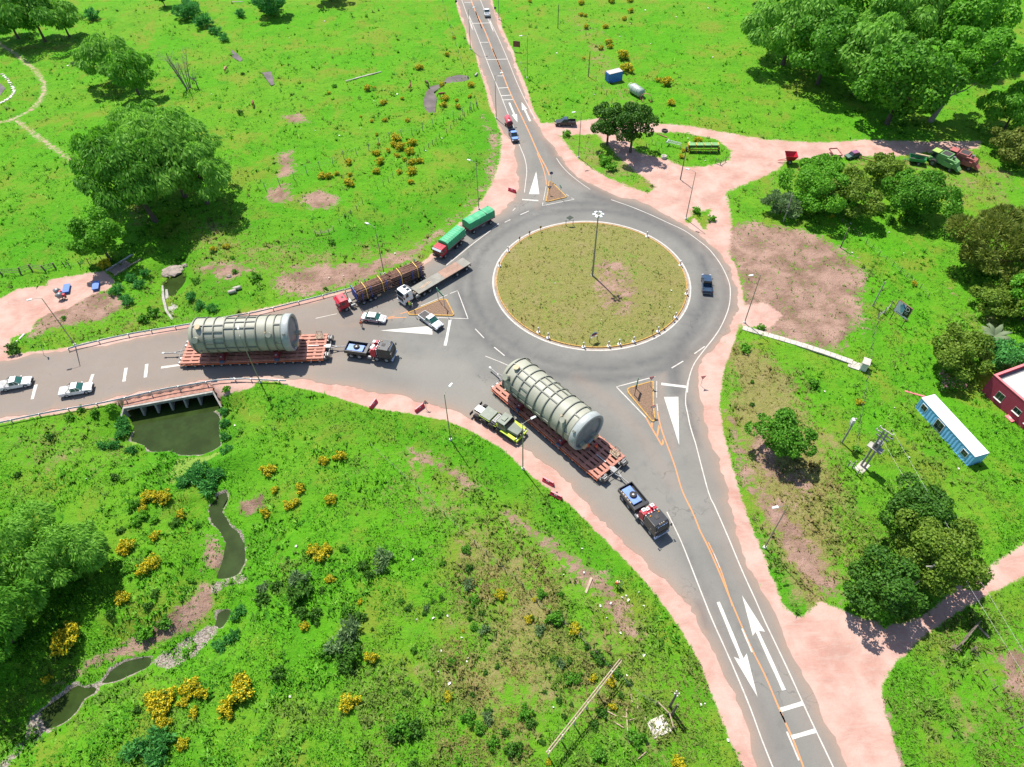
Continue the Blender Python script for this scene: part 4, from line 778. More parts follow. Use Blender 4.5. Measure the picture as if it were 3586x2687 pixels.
YB = {'R2': [(1398, 585, 28), (950, 768, 30), (1010, 758, 15), (1250, 852, 16), (1085, 888, 25), (1590, 740, 25), (1620, 850, 28), (1605, 910, 28), (1715, 865, 16), (1730, 925, 25), (1840, 735, 28), (1830, 835, 18), (985, 1045, 16), (1105, 1040, 20), (1295, 1040, 20), (1030, 1160, 16), (1190, 1195, 40), (1340, 1235, 35), (1045, 1240, 14), (1130, 1300, 22), (1200, 1345, 25), (1240, 1270, 40), (1310, 1310, 40), (1180, 1250, 30), (1025, 1325, 30), (1060, 1395, 38), (1330, 1400, 30), (1400, 1390, 30), (1030, 1480, 30), (790, 1400, 32), (560, 1520, 32), (620, 1520, 32), (690, 1498, 22), (790, 1580, 40), (1330, 1480, 40), (800, 1505, 20), (1225, 1485, 25), (1320, 1570, 25), (1695, 330, 14), (1635, 475, 22), (895, 1005, 12), (620, 805, 14), (1270, 1375, 20)],
 'R3': [(1180, 495, 50), (1220, 600, 48), (1550, 720, 45), (1490, 695, 22), (1060, 375, 30), (1030, 235, 22), (865, 240, 24), (825, 130, 18), (860, 140, 16), (820, 30, 24), (1080, 15, 28), (1245, 10, 22), (1250, 100, 22), (1190, 165, 20), (385, 18, 14), (845, 505, 14), (995, 420, 22), (1590, 890, 32), (1075, 410, 22)],
 'C6': [(830, 110, 60), (605, 270, 35), (560, 365, 40)],
 'B5': [(600, 540, 60), (540, 620, 70), (490, 670, 50), (1000, 280, 50), (1200, 40, 55), (1250, 1090, 50), (1330, 1120, 78), (1310, 1200, 70), (1400, 1070, 55), (1560, 1010, 65), (1650, 1050, 50), (1500, 1130, 35), (1590, 1205, 35), (1335, 1305, 48), (1965, 930, 50), (1980, 1050, 82), (1845, 1180, 60), (1495, 1470, 40), (390, 945, 30)],
 'B1': [(1280, 1090, 50), (1350, 1080, 55), (1420, 1090, 50), (1340, 1420, 40), (1110, 1510, 60), (1050, 1550, 40), (1330, 1640, 50), (1560, 1235, 40), (1240, 1190, 35)],
 'B6': [(480, 100, 50), (430, 60, 45), (520, 40, 35), (545, 265, 30), (760, 440, 20), (355, 615, 30), (850, 850, 48), (685, 1165, 58), (1410, 1140, 32), (1800, 380, 40), (2050, 420, 18), (2000, 560, 30), (1520, 655, 12)],
 'B7': [(340, 630, 38), (480, 1000, 28), (600, 1020, 36), (625, 1210, 28), (1100, 1620, 40), (50, 420, 18), (145, 1620, 20)],
 'F': [(737, 986, 12), (698, 995, 10), (650, 1055, 12), (622, 1092, 10), (640, 1085, 9), (714, 1078, 12), (575, 1108, 12), (580, 1018, 14), (595, 1058, 8)], 'R5': [(905, 625, 45), (1840, 490, 26), (1950, 470, 26)], 'R8': [(1340, 715, 22), (700, 190, 14)], 'B4': [(1030, 225, 24)], 'E7': [(480, 40, 18)]}
for reg, L in YB.items():
    for x, y, rp in L: bush('yellow', reg, x, y, rp)
DB = {'dark': {'B6': [(160, 35, 18), (230, 120, 20), (785, 170, 40), (825, 235, 42), (150, 310, 40), (50, 390, 55), (320, 370, 80), (330, 510, 45), (430, 520, 48), (755, 540, 45), (690, 830, 85), (640, 930, 45), (155, 960, 55), (440, 600, 20), (480, 350, 20), (850, 640, 14), (1240, 310, 18), (1110, 480, 25), (1360, 405, 20), (1560, 190, 32), (1650, 520, 26), (1680, 960, 20), (1100, 1110, 26), (1590, 1120, 22), (1700, 1240, 28), (2020, 1330, 35), (1890, 1520, 55), (1170, 1370, 60), (1020, 1430, 48), (330, 1235, 28), (1150, 1640, 40), (1830, 1395, 28), (1770, 915, 20), (1310, 1010, 16), (1240, 510, 22), (1570, 560, 20)],
 'B7': [(20, 560, 28), (190, 860, 25), (300, 870, 24), (230, 1160, 28), (265, 1280, 22), (20, 1330, 30), (510, 840, 45), (680, 1120, 26), (545, 1250, 40), (490, 1340, 34), (105, 1470, 22), (430, 760, 26), (120, 1100, 18), (320, 1190, 18), (740, 1030, 26)], 'R1': [(2065, 970, 25), (2090, 640, 16), (1010, 95, 9)], 'B1': [(1040, 1370, 28), (440, 570, 36), (160, 890, 28), (990, 905, 34), (1510, 1310, 40), (860, 1540, 60)], 'B5': [(905, 400, 38), (1200, 340, 30), (1270, 240, 30), (1120, 1190, 34), (2140, 290, 50)], 'R5': [(1830, 515, 20), (130, 1350, 50)], 'B4': [(270, 240, 18), (270, 80, 12)]},
 'mid': {'B6': [(640, 45, 28), (665, 500, 45), (1200, 70, 25), (1060, 435, 22), (1300, 430, 20), (1540, 50, 34), (1370, 150, 24), (1350, 540, 20), (1600, 430, 36), (1600, 620, 30), (1440, 870, 30), (1160, 790, 28), (1560, 1290, 48), (1640, 1360, 44), (1740, 1470, 44), (1980, 1260, 48), (1080, 1350, 70), (980, 1380, 38), (510, 800, 45), (1490, 1610, 24)], 'B7': [(100, 380, 38), (200, 560, 62), (310, 1000, 44), (650, 960, 38), (800, 1440, 58), (520, 1560, 48), (580, 890, 22), (240, 380, 26), (370, 990, 28)], 'R8': [(555, 1500, 40), (1050, 150, 46), (1150, 220, 38), (1320, 215, 60), (1660, 50, 50), (75, 1485, 14)], 'B1': [(1170, 1150, 48), (700, 330, 28), (820, 360, 34), (600, 400, 30), (1700, 1330, 30)], 'R5': [(1320, 1040, 50), (1240, 1090, 44), (2200, 740, 45), (550, 1080, 20), (1690, 770, 34), (2020, 680, 24)], 'R6': [(215, 515, 42), (135, 1065, 30)], 'B5': [(1340, 480, 50), (1520, 205, 26)]},
 'green': {'R2': [(130, 130, 45), (60, 70, 50), (665, 745, 20)], 'B5': [(1195, 565, 68), (1020, 60, 36), (1560, 130, 30), (380, 950, 28)], 'R3': [(700, 1160, 40), (1030, 1400, 60), (1080, 1450, 45)], 'B1': [(960, 330, 40), (1240, 1240, 50), (1180, 1300, 42), (1330, 1280, 36), (1950, 160, 34)], 'R8': [(20, 1220, 44), (150, 1060, 30)], 'B4': [(705, 90, 34), (1020, 560, 30)], 'R7': [(970, 432, 16), (1950, 170, 36), (1810, 100, 40)], 'R5': [(1560, 560, 40), (2000, 560, 22)], 'B8': [(640, 285, 30)]},
 'teal': {'B1': [(1680, 920, 75), (1820, 980, 85), (1730, 850, 75), (1580, 960, 60), (1880, 880, 60), (1080, 450, 60), (1060, 540, 50), (1930, 350, 40), (1940, 450, 44), (1940, 560, 44), (1950, 680, 40), (1130, 680, 42), (1000, 640, 44), (900, 640, 44)], 'R1': [(1650, 100, 65), (1760, 210, 72), (2070, 130, 40), (1850, 280, 40), (1930, 340, 40), (1600, 30, 36), (800, 150, 55)], 'R5': [(1000, 850, 50), (1100, 930, 50), (1200, 800, 48), (1130, 740, 44), (1720, 980, 46), (1830, 1000, 44), (1650, 900, 44), (1250, 700, 40)], 'B5': [(1330, 1440, 90), (1150, 1500, 80), (1290, 1580, 70), (1900, 600, 60), (1800, 680, 50), (1950, 400, 50)]},
 'grey': {'B6': [(320, 270, 75), (690, 640, 90), (630, 760, 80), (930, 130, 75), (1250, 480, 26), (1560, 310, 44), (1680, 640, 38), (1700, 1290, 40), (50, 330, 40)], 'B7': [(240, 890, 36), (90, 640, 40)], 'R1': [(860, 480, 45), (640, 555, 20)], 'E8': [(760, 640, 40)]}}
for kd, D_ in DB.items():
    for reg, L in D_.items():
        for x, y, rp in L: bush(kd, reg, x, y, rp)

# ------------------------------------------------------------------ grass tufts: relief of the sward (nobody could count them)
def tufts(name, n, hmin, hmax, wid, blades, seed, maskf, label, palette):
    g = np.random.default_rng(seed); out_x = []; out_y = []
    while sum(map(len, out_x)) < n:
        m_ = n*2; v = g.random(m_)**.72; yy = (IMH*1.03)*v-IMH*.01; xx = g.uniform(-IMW*.02, IMW*1.02, m_)
        d = CF[None]+((xx-IMW/2)/FOC)[:, None]*CR+(-(yy-IMH/2)/FOC)[:, None]*CU; t = CAMH/(-d[:, 2]); X = d[:, 0]*t; Y = d[:, 1]*t
        k = maskf(X, Y, g); out_x.append(X[k]); out_y.append(Y[k])
    X = np.concatenate(out_x)[:n]; Y = np.concatenate(out_y)[:n]; Z = grid_sample(HG, X, Y)
    ri = np.hypot(X-IC[0], Y-IC[1]); Z = np.where(ri < IR, .13+.30*(1-(ri/IR)**2), Z)
    sc = g.uniform(.6, 1.4, n)*(1+np.clip((Y-70)/160, 0, 1)*.5)
    nb = n*blades; X = np.repeat(X, blades); Y = np.repeat(Y, blades); Z = np.repeat(Z, blades); s = np.repeat(sc, blades)
    a = g.uniform(0, 6.283, nb); H = g.uniform(hmin, hmax, nb)*s; out = g.uniform(.25, 1.1, nb)*H; w = wid*s*g.uniform(.6, 1.3, nb)
    ox = g.normal(size=nb)*.12*s; oy = g.normal(size=nb)*.12*s; ca, sa = np.cos(a), np.sin(a); bx, by = X+ox, Y+oy
    V = np.empty((nb, 3, 3), np.float32); V[:, 0] = np.c_[bx-sa*w, by+ca*w, Z-.04]; V[:, 1] = np.c_[bx+sa*w, by-ca*w, Z-.04]; V[:, 2] = np.c_[bx+ca*out, by+sa*out, Z+H]
    me = mesh_np(name, V.reshape(-1, 3), np.arange(nb*3).reshape(-1, 3), None)
    dr_ = np.repeat(palette(X[::blades], Y[::blades], g), blades, 0); cc = np.repeat(dr_*g.uniform(.75, 1.25, (nb, 1)), 3, 0); set_attr(me, 'tint', np.c_[cc, np.ones(len(cc))])
    nn = np.repeat(unit(np.c_[g.normal(size=(nb, 2))*.35, np.ones(nb)]), 3, 0); me.normals_split_custom_set_from_vertices(nn.tolist())
    me.materials.append(MTUFT); o = struct(link(name, me), 'stuff'); o['label'] = label; o['category'] = 'grass'; return o
MTUFT, nt, b = newmat('grass_blades'); at = nd(nt, 'ShaderNodeAttribute', attribute_name='tint'); nt.links.new(at.outputs['Color'], b.inputs['Base Color']); b.inputs['Roughness'].default_value = .8; b.inputs['Specular IOR Level'].default_value = .15
tr = nd(nt, 'ShaderNodeBsdfTranslucent'); nt.links.new(at.outputs['Color'], tr.inputs[0]); mx = nd(nt, 'ShaderNodeMixShader'); mx.inputs[0].default_value = .4; nt.links.new(b.outputs[0], mx.inputs[1]); nt.links.new(tr.outputs[0], mx.inputs[2]); nt.links.new(mx.outputs[0], nt.nodes['Material Output'].inputs[0])
def cover_at(X, Y): return [grid_sample(A, X, Y) for A in (dirt, soil, dry, lush, road_sd, wd, pale, pit)]
def pal(X, Y, g):
    d_, s_, y_, l_, r_, w_, p_, t_ = cover_at(X, Y); isl_ = np.hypot(X-IC[0], Y-IC[1]) < IR
    y_ = np.where(isl_, .7, y_+.35*s_); y_ = np.clip(y_+(vnoise(X, Y, .25, 61)-.5)*.9+(vnoise(X, Y, .05, 62)-.5)*.5, 0, 1)[:, None]; l_ = np.clip(l_, 0, 1)[:, None]
    green = np.array([.105, .330, .014])*(1-l_)+np.array([.050, .250, .010])*l_; q = (g.random(len(X)) < .28)[:, None]; green = np.where(q, np.array([.055, .215, .014]), green); q = (g.random(len(X)) < .2)[:, None]; green = np.where(q, np.array([.17, .40, .04]), green)
    dryc = np.where((g.random(len(X)) < .5)[:, None], np.array([.27, .22, .09]), np.array([.17, .20, .04])); return green*(1-y_)+dryc*y_
def m_grass(X, Y, g):
    d_, s_, y_, l_, r_, w_, p_, t_ = cover_at(X, Y); clump = vnoise(X, Y, .35, 71)*.6+vnoise(X, Y, 1.1, 72)*.4
    ri = np.hypot(X-IC[0], Y-IC[1]); out = (d_ < .42) & (r_ < -.8) & (w_ < -.3) & (t_ < -.3) & (g.random(len(X)) < np.clip((clump-.28)*2.2, .06, 1)*(1-.72*np.clip(s_*1.3, 0, 1)))
    return out | ((ri < IR-1.3) & (g.random(len(X)) < .30))
tufts('grass', 75000, .10, .34, .075, 4, 81, m_grass, 'green grass and weeds covering the fields and verges', pal)
def m_weed(X, Y, g):
    d_, s_, y_, l_, r_, w_, p_, t_ = cover_at(X, Y); clump = vnoise(X, Y, .18, 73)*.5+vnoise(X, Y, .6, 74)*.5
    return (d_ < .35) & (r_ < -1.2) & (w_ < -.5) & (t_ < -.3) & (s_ < .5) & (g.random(len(X)) < np.clip((clump-.52)*4.5, 0, 1))
tufts('weeds', 9000, .25, .62, .13, 6, 82, m_weed, 'taller rank weeds growing in clumps through the fields', pal)
# ------------------------------------------------------------------ vehicle materials
MBLK = mat('black_paint', (.014, .016, .020), .35, var=.25, scale=2, dirt=.12, coat=.3); MRED = mat('red_paint', (.42, .012, .030), .4, var=.12, dirt=.12); MWHT = mat('white_paint', (.72, .73, .72), .35, var=.06, dirt=.10, coat=.3)
MGLS = mat('tinted_glass', (.012, .022, .026), .06, var=.2, spec=.8); MGLS2 = mat('green_tinted_glass', (.02, .10, .075), .08, var=.3, spec=.8); MTYR = mat('tyre_rubber', (.022, .021, .021), .85, var=.25, dirt=.35); MRIM = mat('wheel_rim', (.34, .35, .36), .45, .3, var=.15, dirt=.3)
MSAL = mat('salmon_deck_paint', (.38, .155, .105), .7, var=.2, scale=.9, dirt=.35, bump=.15); MDKM = mat('dark_chassis', (.030, .029, .029), .7, var=.3, dirt=.45); MSTL = mat('grey_steel', (.22, .225, .225), .5, .4, var=.2, dirt=.35); MGAL = mat('galvanised_steel', (.42, .45, .46), .45, .35, var=.12, dirt=.2)
MTNK = mat('grey_green_primer', (.300, .300, .235), .55, var=.10, scale=.45, dirt=.10); MTNKD = mat('stiffener_primer', (.165, .172, .140), .6, var=.12, dirt=.15); MFLG = mat('flange_primer', (.300, .325, .315), .5, var=.10, dirt=.12); MDSH = mat('dished_end_primer', (.150, .178, .190), .45, var=.15, dirt=.1); MBGE = mat('beige_cover', (.48, .36, .22), .8, var=.12, dirt=.2)
MBLU = mat('blue_paint', (.035, .085, .36), .5, var=.15, dirt=.2); MSLV = mat('silver_paint', (.50, .52, .54), .3, .25, var=.06, dirt=.1); MORG = mat('orange_plastic', (.75, .13, .01), .5, var=.1); MAMB = mat('amber_lens', (.85, .30, .02), .3, var=.1); MLMP = mat('headlamp_lens', (.70, .72, .72), .12, var=.08); MTAIL = mat('tail_lens', (.50, .02, .02), .25, var=.1)
MGTP = mat('green_tarpaulin', (.030, .290, .125), .6, var=.14, scale=.8, dirt=.06, bump=.25); MMAR = mat('maroon_paint', (.13, .012, .028), .5, var=.2, dirt=.3); MLIM = mat('lime_paint', (.42, .55, .012), .5, var=.12, dirt=.2); MOLV = mat('olive_grey_paint', (.155, .180, .140), .55, var=.14, dirt=.25); MNAV = mat('navy_paint', (.022, .050, .095), .3, var=.15, dirt=.12, coat=.3); MWOOD = mat('weathered_board', (.36, .27, .19), .9, var=.25, scale=3, dirt=.3)
MDGR = mat('dark_red_paint', (.16, .015, .022), .6, var=.2, dirt=.3); MPINK = mat('faded_red_paint', (.34, .095, .085), .6, var=.15, dirt=.2); MFGR = mat('faded_green_paint', (.13, .30, .095), .6, var=.18, dirt=.25); MDEK = mat('worn_steel_deck', (.215, .205, .175), .85, var=.14, scale=.7, dirt=.25); MRUST = mat('rusty_steel', (.20, .085, .045), .9, var=.35, dirt=.4)
_mc = {}
def cached(key, fn):
    if key not in _mc: _mc[key] = fn()
    return _mc[key]
def wheel(par, x, y, r=.5, w=.3, rim=None, name='wheel'):
    s = 1 if y > 0 else -1
    ty = cached(('ty', r, w), lambda: MB().lathe([(-w/2, r*.55), (-w/2, r*.9), (-w/2+.05, r), (w/2-.05, r), (w/2, r*.9), (w/2, r*.55)], 18, axis='y').mesh('tyre', MTYR))
    rm = cached(('rm', r, w, rim and rim.name), lambda: MB().lathe([(-w*.44, .001), (-w*.44, r*.56), (w*.44, r*.56), (w*.40, r*.46), (w*.26, r*.40), (w*.26, r*.16), (w*.5, r*.13), (w*.5, .001)], 14, axis='y').mesh('rim', rim or MRIM))
    o = link(name, ty, par); o.location = (x, y, r); o.rotation_euler = (0, 0, 0 if s > 0 else math.pi); link('rim', rm, o); return o
def bx(par, name, m, x0, x1, y0, y1, z0, z1, bev=.02, top=None): return MB().box(x0, x1, y0, y1, z0, z1, top).build(name, m, par, bev)
def at(par_pts_left=None): pass
def heading(a, b): return math.atan2(b[1]-a[1], b[0]-a[0])

# ------------------------------------------------------------------ cars and pickups
def car_body(prof, w, ins): return MB().prism(prof, -w/2, w/2, ins)
def plate(mb, a, b, c, d): mb.add([a, b, c, d], [(0, 1, 2, 3)])
def pickup(label, loc, rz, paint, cover=None, glass=None, rack=False, beacon=None, roofm=None, name='pickup_truck', fl=MLMP):
    t = thing(name, label, 'pickup truck', loc, rz); glass = glass or MGLS
    W = 1.86
    ins = lambda x, z: (.02 if z < .75 else .05+.10*max(0, z-.9)) + .10*max(0, abs(x)-2.25)/.4
    MB().prism([(-.62, .42), (2.2, .38), (2.55, .45), (2.62, .70), (2.52, .90), (2.30, 1.00), (1.25, 1.10), (-.62, 1.12)], -W/2, W/2, ins).build('body', paint, t, .04)
    bed = MB(); bed.box(-2.62, -.66, -W/2+.02, -W/2+.12, .45, 1.10).box(-2.62, -.66, W/2-.12, W/2-.02, .45, 1.10).box(-2.62, -2.54, -W/2+.12, W/2-.12, .45, 1.10).box(-.74, -.66, -W/2+.12, W/2-.12, .45, 1.10).box(-2.54, -.74, -W/2+.12, W/2-.12, .45, .66); bed.build('cargo_bed', paint, t, .015)
    if cover: bx(t, 'bed_cover', cover, -2.55, -.73, -W/2+.10, W/2-.10, 1.09, 1.13, .02)
    gp = [(-.64, 1.10), (1.22, 1.08), (.38, 1.74), (-.45, 1.76)]; gi = lambda x, z: .07+.24*max(0, z-1.08)
    MB().prism(gp, -W/2, W/2, gi).build('windows', glass, t, .03)
    rf = MB(); rf.box(-.50, .46, -W/2+.23, W/2-.23, 1.735, 1.80)
    for s in (-1, 1):
        yb, ytp = s*(W/2-.07), s*(W/2-.235)
        for (xa, xb) in ((1.22, .38), (.30, .12), (-.64, -.47)):
            rf.add([(xa+.04, yb, 1.10), (xa-.06, yb, 1.10), (xb-.06, ytp, 1.76), (xb+.04, ytp, 1.76), (xa+.04, yb+s*.012, 1.10), (xa-.06, yb+s*.012, 1.10), (xb-.06, ytp+s*.012, 1.76), (xb+.04, ytp+s*.012, 1.76)], [(0, 1, 2, 3), (4, 7, 6, 5), (0, 3, 7, 4), (1, 5, 6, 2)])
    rf.build('roof', roofm or paint, t, .02)
    bx(t, 'front_bumper', MDKM, 2.50, 2.68, -W/2+.08, W/2-.08, .38, .62, .04); bx(t, 'rear_bumper', MSTL, -2.74, -2.60, -W/2+.1, W/2-.1, .42, .58, .03); bx(t, 'grille', MDKM, 2.56, 2.64, -.48, .48, .66, .86, .02)
    for s in (-1, 1):
        bx(t, 'headlight', fl, 2.38, 2.60, s*.72-.17, s*.72+.17, .72, .90, .03); bx(t, 'tail_light', MTAIL, -2.65, -2.58, s*.83-.07, s*.83+.07, .72, 1.02, .01); bx(t, 'side_mirror', paint, .92, 1.06, s*1.03-.11, s*1.03+.11, 1.10, 1.27, .03)
        for x in (-1.55, 1.6): wheel(t, x, s*.80, .39, .26)
    if rack:
        mb = MB(); mb.tube([(-.66, -.8, 1.1), (-.62, -.72, 1.8), (-.62, .72, 1.8), (-.66, .8, 1.1)], .04); mb.tube([(-.62, -.72, 1.8), (-1.5, -.82, 1.12)], .035).tube([(-.62, .72, 1.8), (-1.5, .82, 1.12)], .035); mb.build('roll_bar', MBLK, t)
    if beacon: MB().cyl((0, 0, 1.8), (0, 0, 1.93), .09, .06, 10).build('beacon', beacon, t)
    MB().tube([(.3, .55, 1.8), (.2, .55, 2.2)], .012, 4).build('antenna', MBLK, t)
    return t
def pick_at(reg, rear, front, side, **k):
    """rear/front wheel contacts on the side seen (side=-1: its right side)"""
    a = np.array(P(reg, *rear)); b = np.array(P(reg, *front)); rz = heading(a, b); n = np.array((-math.sin(rz), math.cos(rz)))
    c = (a+b)/2 - n*side*.80 ; c = c-np.array((math.cos(rz), math.sin(rz)))*.025
    return pickup(loc=(c[0], c[1], .03), rz=rz, **k)
pick_at('Z6', (840, 362), (1085, 318), -1, label='white pickup with grey bed cover, nearer the culvert on the west road', paint=MWHT, cover=MSTL, glass=MGLS2, rack=True)
pick_at('Z6', (85, 287), (335, 240), -1, label='white pickup with a red beacon, at the left edge of the west road', paint=MWHT, cover=MSTL, glass=MGLS2, rack=True, beacon=MTAIL)
pick_at('R6', (1290, 1450), (1430, 1552), -1, label='silver pickup with dark grey bed cover beside the west splitter island', paint=MSLV, cover=MDKM, glass=MGLS2, beacon=MTAIL)
pick_at('R7', (1863, 795), (1858, 690), 1, label='dark blue pickup driving away on the right of the roundabout', paint=MNAV, rack=True)
pick_at('R3', (735, 1086), (640, 1088), 1, label='black pickup with pale bed rails turning out of the farm lane', paint=MBLK, rack=True, roofm=MNAV)
o = pick_at('R2', (1960, 152), (1952, 108), 1, label='white pickup driving away at the top of the north road', paint=MWHT)
pk = pick_at('R3', (205, 1165), (228, 1222), -1, label='blue pickup on the north road shoulder towing a red tank', paint=MNAV, roofm=mat('sky_blue_paint', (.16, .28, .58), .3, var=.08, coat=.4))
bx(pk, 'bonnet', MATS['sky_blue_paint'], 1.3, 2.35, -.74, .74, 1.0, 1.10, .04)
# red tank trailer behind the blue pickup
pl = pk.location; rz = pk.rotation_euler[2]; c = Vector((math.cos(rz), math.sin(rz), 0)); t = thing('tank_trailer', 'red cylindrical tank trailer hitched to the blue pickup', 'trailer', Vector(pl)-c*6.2, rz)
MB().lathe([(-2.0, .02), (-1.95, .55), (-1.7, .78), (1.6, .78), (1.85, .55), (1.9, .02)], 20, org=(0, 0, 1.45)).build('tank', mat('light_red_paint', (.50, .06, .09), .4, var=.12, dirt=.15), t); MB().lathe([(1.62, .80), (1.92, .56), (1.97, .02)], 20, org=(0, 0, 1.45)).build('front_cap', MMAR, t)
MB().cyl((.2, 0, 2.2), (.2, 0, 2.38), .28, .28, 12).build('hatch', MRED, t); MB().box(-1.8, 1.8, -.5, -.4, .5, .68).box(-1.8, 1.8, .4, .5, .5, .68).box(1.8, 3.4, -.06, .06, .5, .62).build('frame', MDKM, t)
for s in (-1, 1):
    wheel(t, -.3, s*.82, .36, .22); MB().lathe([(-.13, .47), (.13, .47)], 10, org=(-.3, s*.82, .36), axis='y', a0=0, a1=math.pi).build('mudguard', MDKM, t)
w_ = MB().lathe([(-.11, .18), (-.11, .34), (.11, .34), (.11, .18), (-.11, .18)], 16, org=(2.35, 0, .95)).build('spare_wheel', MTYR, t)
# sedan
a = np.array(P('R6', 625, 1463)); b = np.array(P('R6', 785, 1480)); rz = heading(a, b); n = np.array((-math.sin(rz), math.cos(rz))); c = (a+b)/2+n*.76
t = thing('patrol_car', 'white saloon car with red side band, beside the officer', 'car', (c[0], c[1], .03), rz); W = 1.80
ins = lambda x, z: .03+.10*max(0, z-.7)+.14*max(0, abs(x)-1.9)/.4
MB().prism([(-2.25, .38), (2.0, .30), (2.28, .38), (2.32, .58), (2.15, .74), (1.15, .94), (-1.45, 1.00), (-2.15, .98), (-2.30, .80)], -W/2, W/2, ins).build('body', MWHT, t, .05)
MB().prism([(-1.62, .96), (1.22, .90), (.42, 1.42), (-.95, 1.43)], -W/2, W/2, lambda x, z: .08+.32*max(0, z-.95)).build('windows', MGLS2, t, .03)
rf = MB(); rf.box(-1.02, .46, -W/2+.26, W/2-.26, 1.40, 1.46)
for s in (-1, 1):
    for xa, xb in ((1.20, .42), (-.25, -.3), (-1.60, -.95)):
        rf.add([(xa+.05, s*(W/2-.06), .95), (xa-.05, s*(W/2-.06), .95), (xb-.05, s*(W/2-.24), 1.43), (xb+.05, s*(W/2-.24), 1.43)], [(0, 1, 2, 3) if s < 0 else (3, 2, 1, 0)])
rf.build('roof', MWHT, t)
for s in (-1, 1):
    MB().box(-1.85, 1.35, s*(W/2-.035)-.012, s*(W/2-.035)+.012, .60, .70).build('side_band', MRED, t); bx(t, 'headlight', MLMP, 2.0, 2.26, s*.62-.17, s*.62+.17, .60, .74, .03); bx(t, 'tail_light', MTAIL, -2.32, -2.2, s*.66-.16, s*.66+.16, .74, .90, .02); bx(t, 'side_mirror', MWHT, .85, 1.0, s*1.0-.10, s*1.0+.10, .96, 1.10, .03)
    for x in (-1.30, 1.32): wheel(t, x, s*.76, .33, .21)
    bx(t, 'door_handle', MSTL, -.5, -.32, s*(W/2-.02)-.02, s*(W/2-.02)+.02, .80, .84, 0)
for i in range(6): bx(t, 'bonnet_mark', MRED, 1.86+.012*i, 1.98+.012*i, -.58+i*.2, -.44+i*.2, .83, .87, 0)
bx(t, 'front_bumper', MWHT, 2.2, 2.36, -.72, .72, .34, .56, .05); bx(t, 'grille', MDKM, 2.24, 2.37, -.45, .45, .40, .48, .01); MB().cyl((-.2, 0, 1.46), (-.2, 0, 1.52), .06, .04, 8).build('roof_antenna', MBLU, t)

# ------------------------------------------------------------------ lorries
def cabover(par, x0, x1, W, z0, z1, paint, slope=.30, visor=None, hatch=None, glass=None, bumper=None, low=None):
    zw = z0+(z1-z0)*.46; glass = glass or MGLS
    prof = [(x0, z0), (x1-.04, z0), (x1, z0+.35), (x1-.02, zw), (x1-slope, z1-.10), (x1-slope-.22, z1), (x0+.14, z1), (x0, z1-.16)]
    MB().prism(prof, -W/2, W/2, lambda x, z: .02+.07*max(0, z-zw)/(z1-zw)).build('cab', paint, par, .06)
    ws = MB(); ws.add([(x1+.012, -W/2+.14, zw+.06), (x1+.012, W/2-.14, zw+.06), (x1-slope+.05, W/2-.2, z1-.20), (x1-slope+.05, -W/2+.2, z1-.20)], [(0, 1, 2, 3)]); ws.add([(x1+.012-.06, -W/2+.14, zw+.06), (x1+.012-.06, W/2-.14, zw+.06), (x1-slope+.05-.06, W/2-.2, z1-.20), (x1-slope+.05-.06, -W/2+.2, z1-.20)], [(3, 2, 1, 0)]); ws.build('windscreen', glass, par)
    for s in (-1, 1):
        y = s*(W/2-.035); k = -s*.05; mb = MB(); mb.add([(x1-.42, y+s*.02, zw+.05), (x1-1.15, y+s*.02, zw+.05), (x1-1.15, y+k+s*.02, z1-.32), (x1-.62, y+k+s*.02, z1-.32)], [(0, 1, 2, 3) if s < 0 else (3, 2, 1, 0)]); mb.build('side_window', glass, par)
        MB().box(x1-.10, x1+.10, s*(W/2+.14)-.09, s*(W/2+.14)+.09, zw+.1, zw+.62).box(x1-.03, x1+.03, s*(W/2-.05)-.2, s*(W/2-.05)+.2, zw+.55, zw+.59).build('side_mirror', MBLK, par); bx(par, 'headlight', MLMP, x1-.05, x1+.03, s*(W/2-.35)-.2, s*(W/2-.35)+.2, z0-.05, z0+.14, .02)
        bx(par, 'door_handle', MSTL, x1-1.2, x1-1.02, s*(W/2+.005)-.02, s*(W/2+.005)+.02, zw-.2, zw-.16, 0)
    bx(par, 'front_bumper', bumper or paint, x1-.22, x1+.10, -W/2, W/2, z0-.42, z0-.02, .05); bx(par, 'grille', MDKM, x1-.02, x1+.03, -W/2+.35, W/2-.35, z0+.12, zw-.15, .02)
    if visor: MB().add([(x1-slope+.10, -W/2+.1, z1-.10), (x1-slope+.10, W/2-.1, z1-.10), (x1+.22, W/2-.1, z1-.34), (x1+.22, -W/2+.1, z1-.34)], [(0, 1, 2, 3)]).add([(x1-slope+.10, -W/2+.1, z1-.14), (x1-slope+.10, W/2-.1, z1-.14), (x1+.22, W/2-.1, z1-.38), (x1+.22, -W/2+.1, z1-.38)], [(3, 2, 1, 0)]).build('sun_visor', visor, par)
    for hx in (hatch or []): bx(par, 'roof_hatch', hx[4], hx[0], hx[1], hx[2], hx[3], z1-.01, z1+.06, .03)
def side_frame(reg, rear, front, side, half, back=0.0):
    """origin at the rear contact point, on the centre line; local x forwards"""
    a = np.array(P(reg, *rear)); b = np.array(P(reg, *front)); rz = heading(a, b); n = np.array((-math.sin(rz), math.cos(rz))); c = a-n*side*half
    return (c[0], c[1], .03), rz, float(np.hypot(*(b-a)))
TW = dict(r=.52, w=.32)
